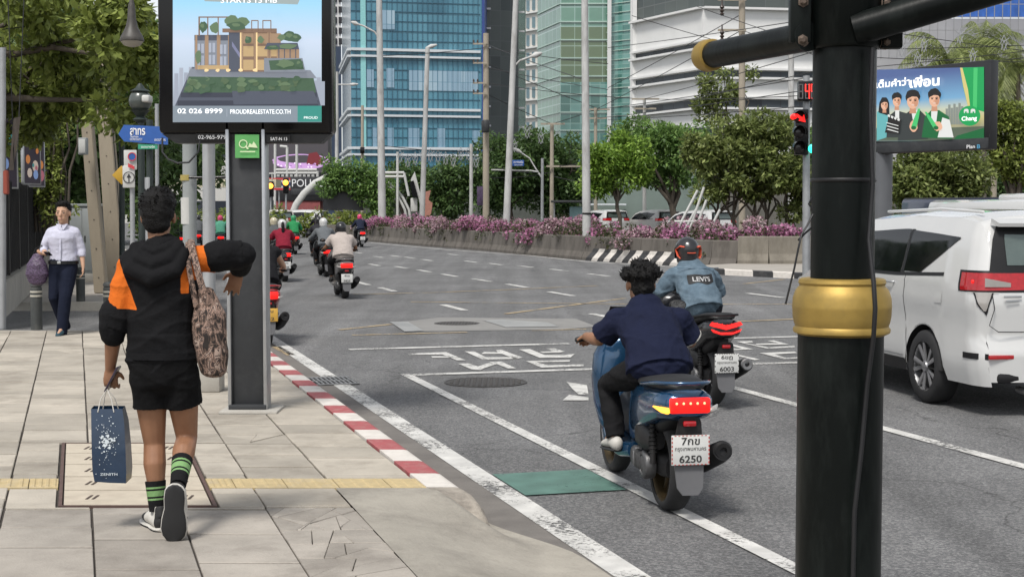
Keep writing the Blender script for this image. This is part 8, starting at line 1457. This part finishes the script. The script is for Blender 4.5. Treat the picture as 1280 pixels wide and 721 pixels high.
    k = MB(); k.grid(rear(1.225, 1.66, .985, .985, .004), 18, 8); k.build('rear_surround', M_CBK, t, 60); k = MB(); k.grid(rear(1.28, 1.54, .80, .86, .010), 18, 8); k.build('rear_window', M_CGL2, t, 60)
    k = MB(); k.loft([[Vector((s*.66, .14+.08*abs(s)**3, 1.675)), Vector((s*.66, -.02+.10*abs(s)**3, 1.635)), Vector((s*.66, -.01+.10*abs(s)**3, 1.605)), Vector((s*.66, .16+.08*abs(s)**3, 1.62))] for s in [-1+.2*i for i in range(11)]]); k.build('spoiler', paint, t, 50)
    k = MB(); k.grid(lambda a, b_: (lambda y: Vector(((a-.5)*2*(hw(y, lerp_tab(ZTOP, y)-.06)-.07), y, lerp_tab(ZTOP, y)+.004-.05*abs((a-.5)*2)**3.2)))(3.08+.66*b_), 14, 8); k.build('windscreen', M_CGL, t, 60)
    if not far:
        k = MB(); k.tube([Vector((.25, .02, 1.27)), Vector((-.10, .015, 1.30)), Vector((-.38, .02, 1.31))], [(.012, .008)]*3, 8); k.build('wiper', M_CBK, t, 60)
        k = MB(); k.rbox((0, -.03, .335), (1.46, .10, .09), .03); k.build('lower_bumper', M_CBK, t, 40); k = MB(); k.tube([(-.45, .1, .22), (-.45, -.05, .21)], .03, 14); k.build('exhaust', M_STEEL, t, 50)
        pass
        k = MB(); k.rbox((-.60, -.056, 1.02), (.16, .006, .018), .002); k.rbox((-.60, -.056, .985), (.12, .006, .014), .002); k.build('badge', M_SILV, t, 40)
    return t
# the white people carrier: its rear left wheel stands at pixel (1160, 503)
q = G(1160, 503); rz = R(9.5); c_ = Matrix.Rotation(rz, 3, 'Z') @ Vector((-.80, .98, 0)); c_.x -= .05; make_car('white people carrier at the right edge with a red tail lamp and dark windows', (q.x-c_.x, q.y-c_.y, 0), rz, M_CWH, far=False, cat='car')
def car_at(px, Y, rz, *a, **k): return make_car(*(a[:1]+((xat(px, Y), Y, 0), rz)+a[1:]), **k)
car_at(352, 92, R(14), 'pale taxi with orange and green sides behind the red shirted rider', mat('taxi pale', (.50, .46, .42), .3, coat=.6), cat='taxi', group='traffic at the far end')
car_at(408, 104, R(75), 'white car crossing in front of the police booth', M_CWH, group='traffic at the far end'); car_at(436, 112, R(10), 'silver car under the dark hanging board', mat('silver car paint', (.32, .33, .34), .3, coat=.6), group='traffic at the far end')
car_at(772, 92, R(22), 'white car roof behind the flowers, left of the mid green tree', M_CWH, group='cars beyond the flower bed'); car_at(838, 90, R(22), 'pale car behind the flowers, below the dark forked trunk', mat('pearl paint', (.50, .49, .47), .3, coat=.6), group='cars beyond the flower bed'); car_at(905, 76, R(30), 'white car glimpsed behind the bushy tree at the barrier end', M_CWH, group='cars beyond the flower bed')
t = thing('van', 'dark navy van roof above the white people carrier at the right edge', 'van', (xat(1278, 33), 33, 0), R(16)); k = MB(); k.rbox((0, 1.5, 1.15), (1.8, 4.4, 1.75), .12); k.build('body', mat('navy van paint', (.012, .018, .05), .3, coat=.6), t, 40); k = MB(); k.rbox((0, 1.5, 2.0), (1.7, 4.2, .05), .02); k.build('roof', M_DGREY, t, 40); k = MB(); k.rbox((0, -.71, 1.5), (1.4, .02, .6), .01); k.build('rear_window', M_CGL, t, 40)
for sx in (-1, 1):
    for y in (0, 3): k = MB(); k.lathe([(.2, -.1), (.33, -.1), (.33, .1), (.2, .1)], (sx*.8, y, .33), 24, axis='X'); k.build('wheel', M_TYRE, t, 40)
t = thing('van', 'white van with a domed roof box and blue stripes at the far right edge', 'van', (xat(1300, 29), 29, 0), R(16)); k = MB(); k.rbox((.35, 1.5, 1.1), (1.5, 4.0, 1.7), .15); k.build('body', M_CWH, t, 40); k = MB(); k.rbox((.35, .6, 1.99), (.9, 1.4, .16), .07); k.build('roof_box', M_CWH, t, 40)
for i in range(3): k = MB(); k.box((.35, -.506, 1.5+i*.1), (1.2, .01, .03)); k.build('blue_stripe', BL_, t, 0)
for y in (.2, 2.8): k = MB(); k.lathe([(.2, -.7), (.32, -.7), (.32, .7), (.2, .7)], (.35, y, .32), 24, axis='X'); k.build('wheel', M_TYRE, t, 40)
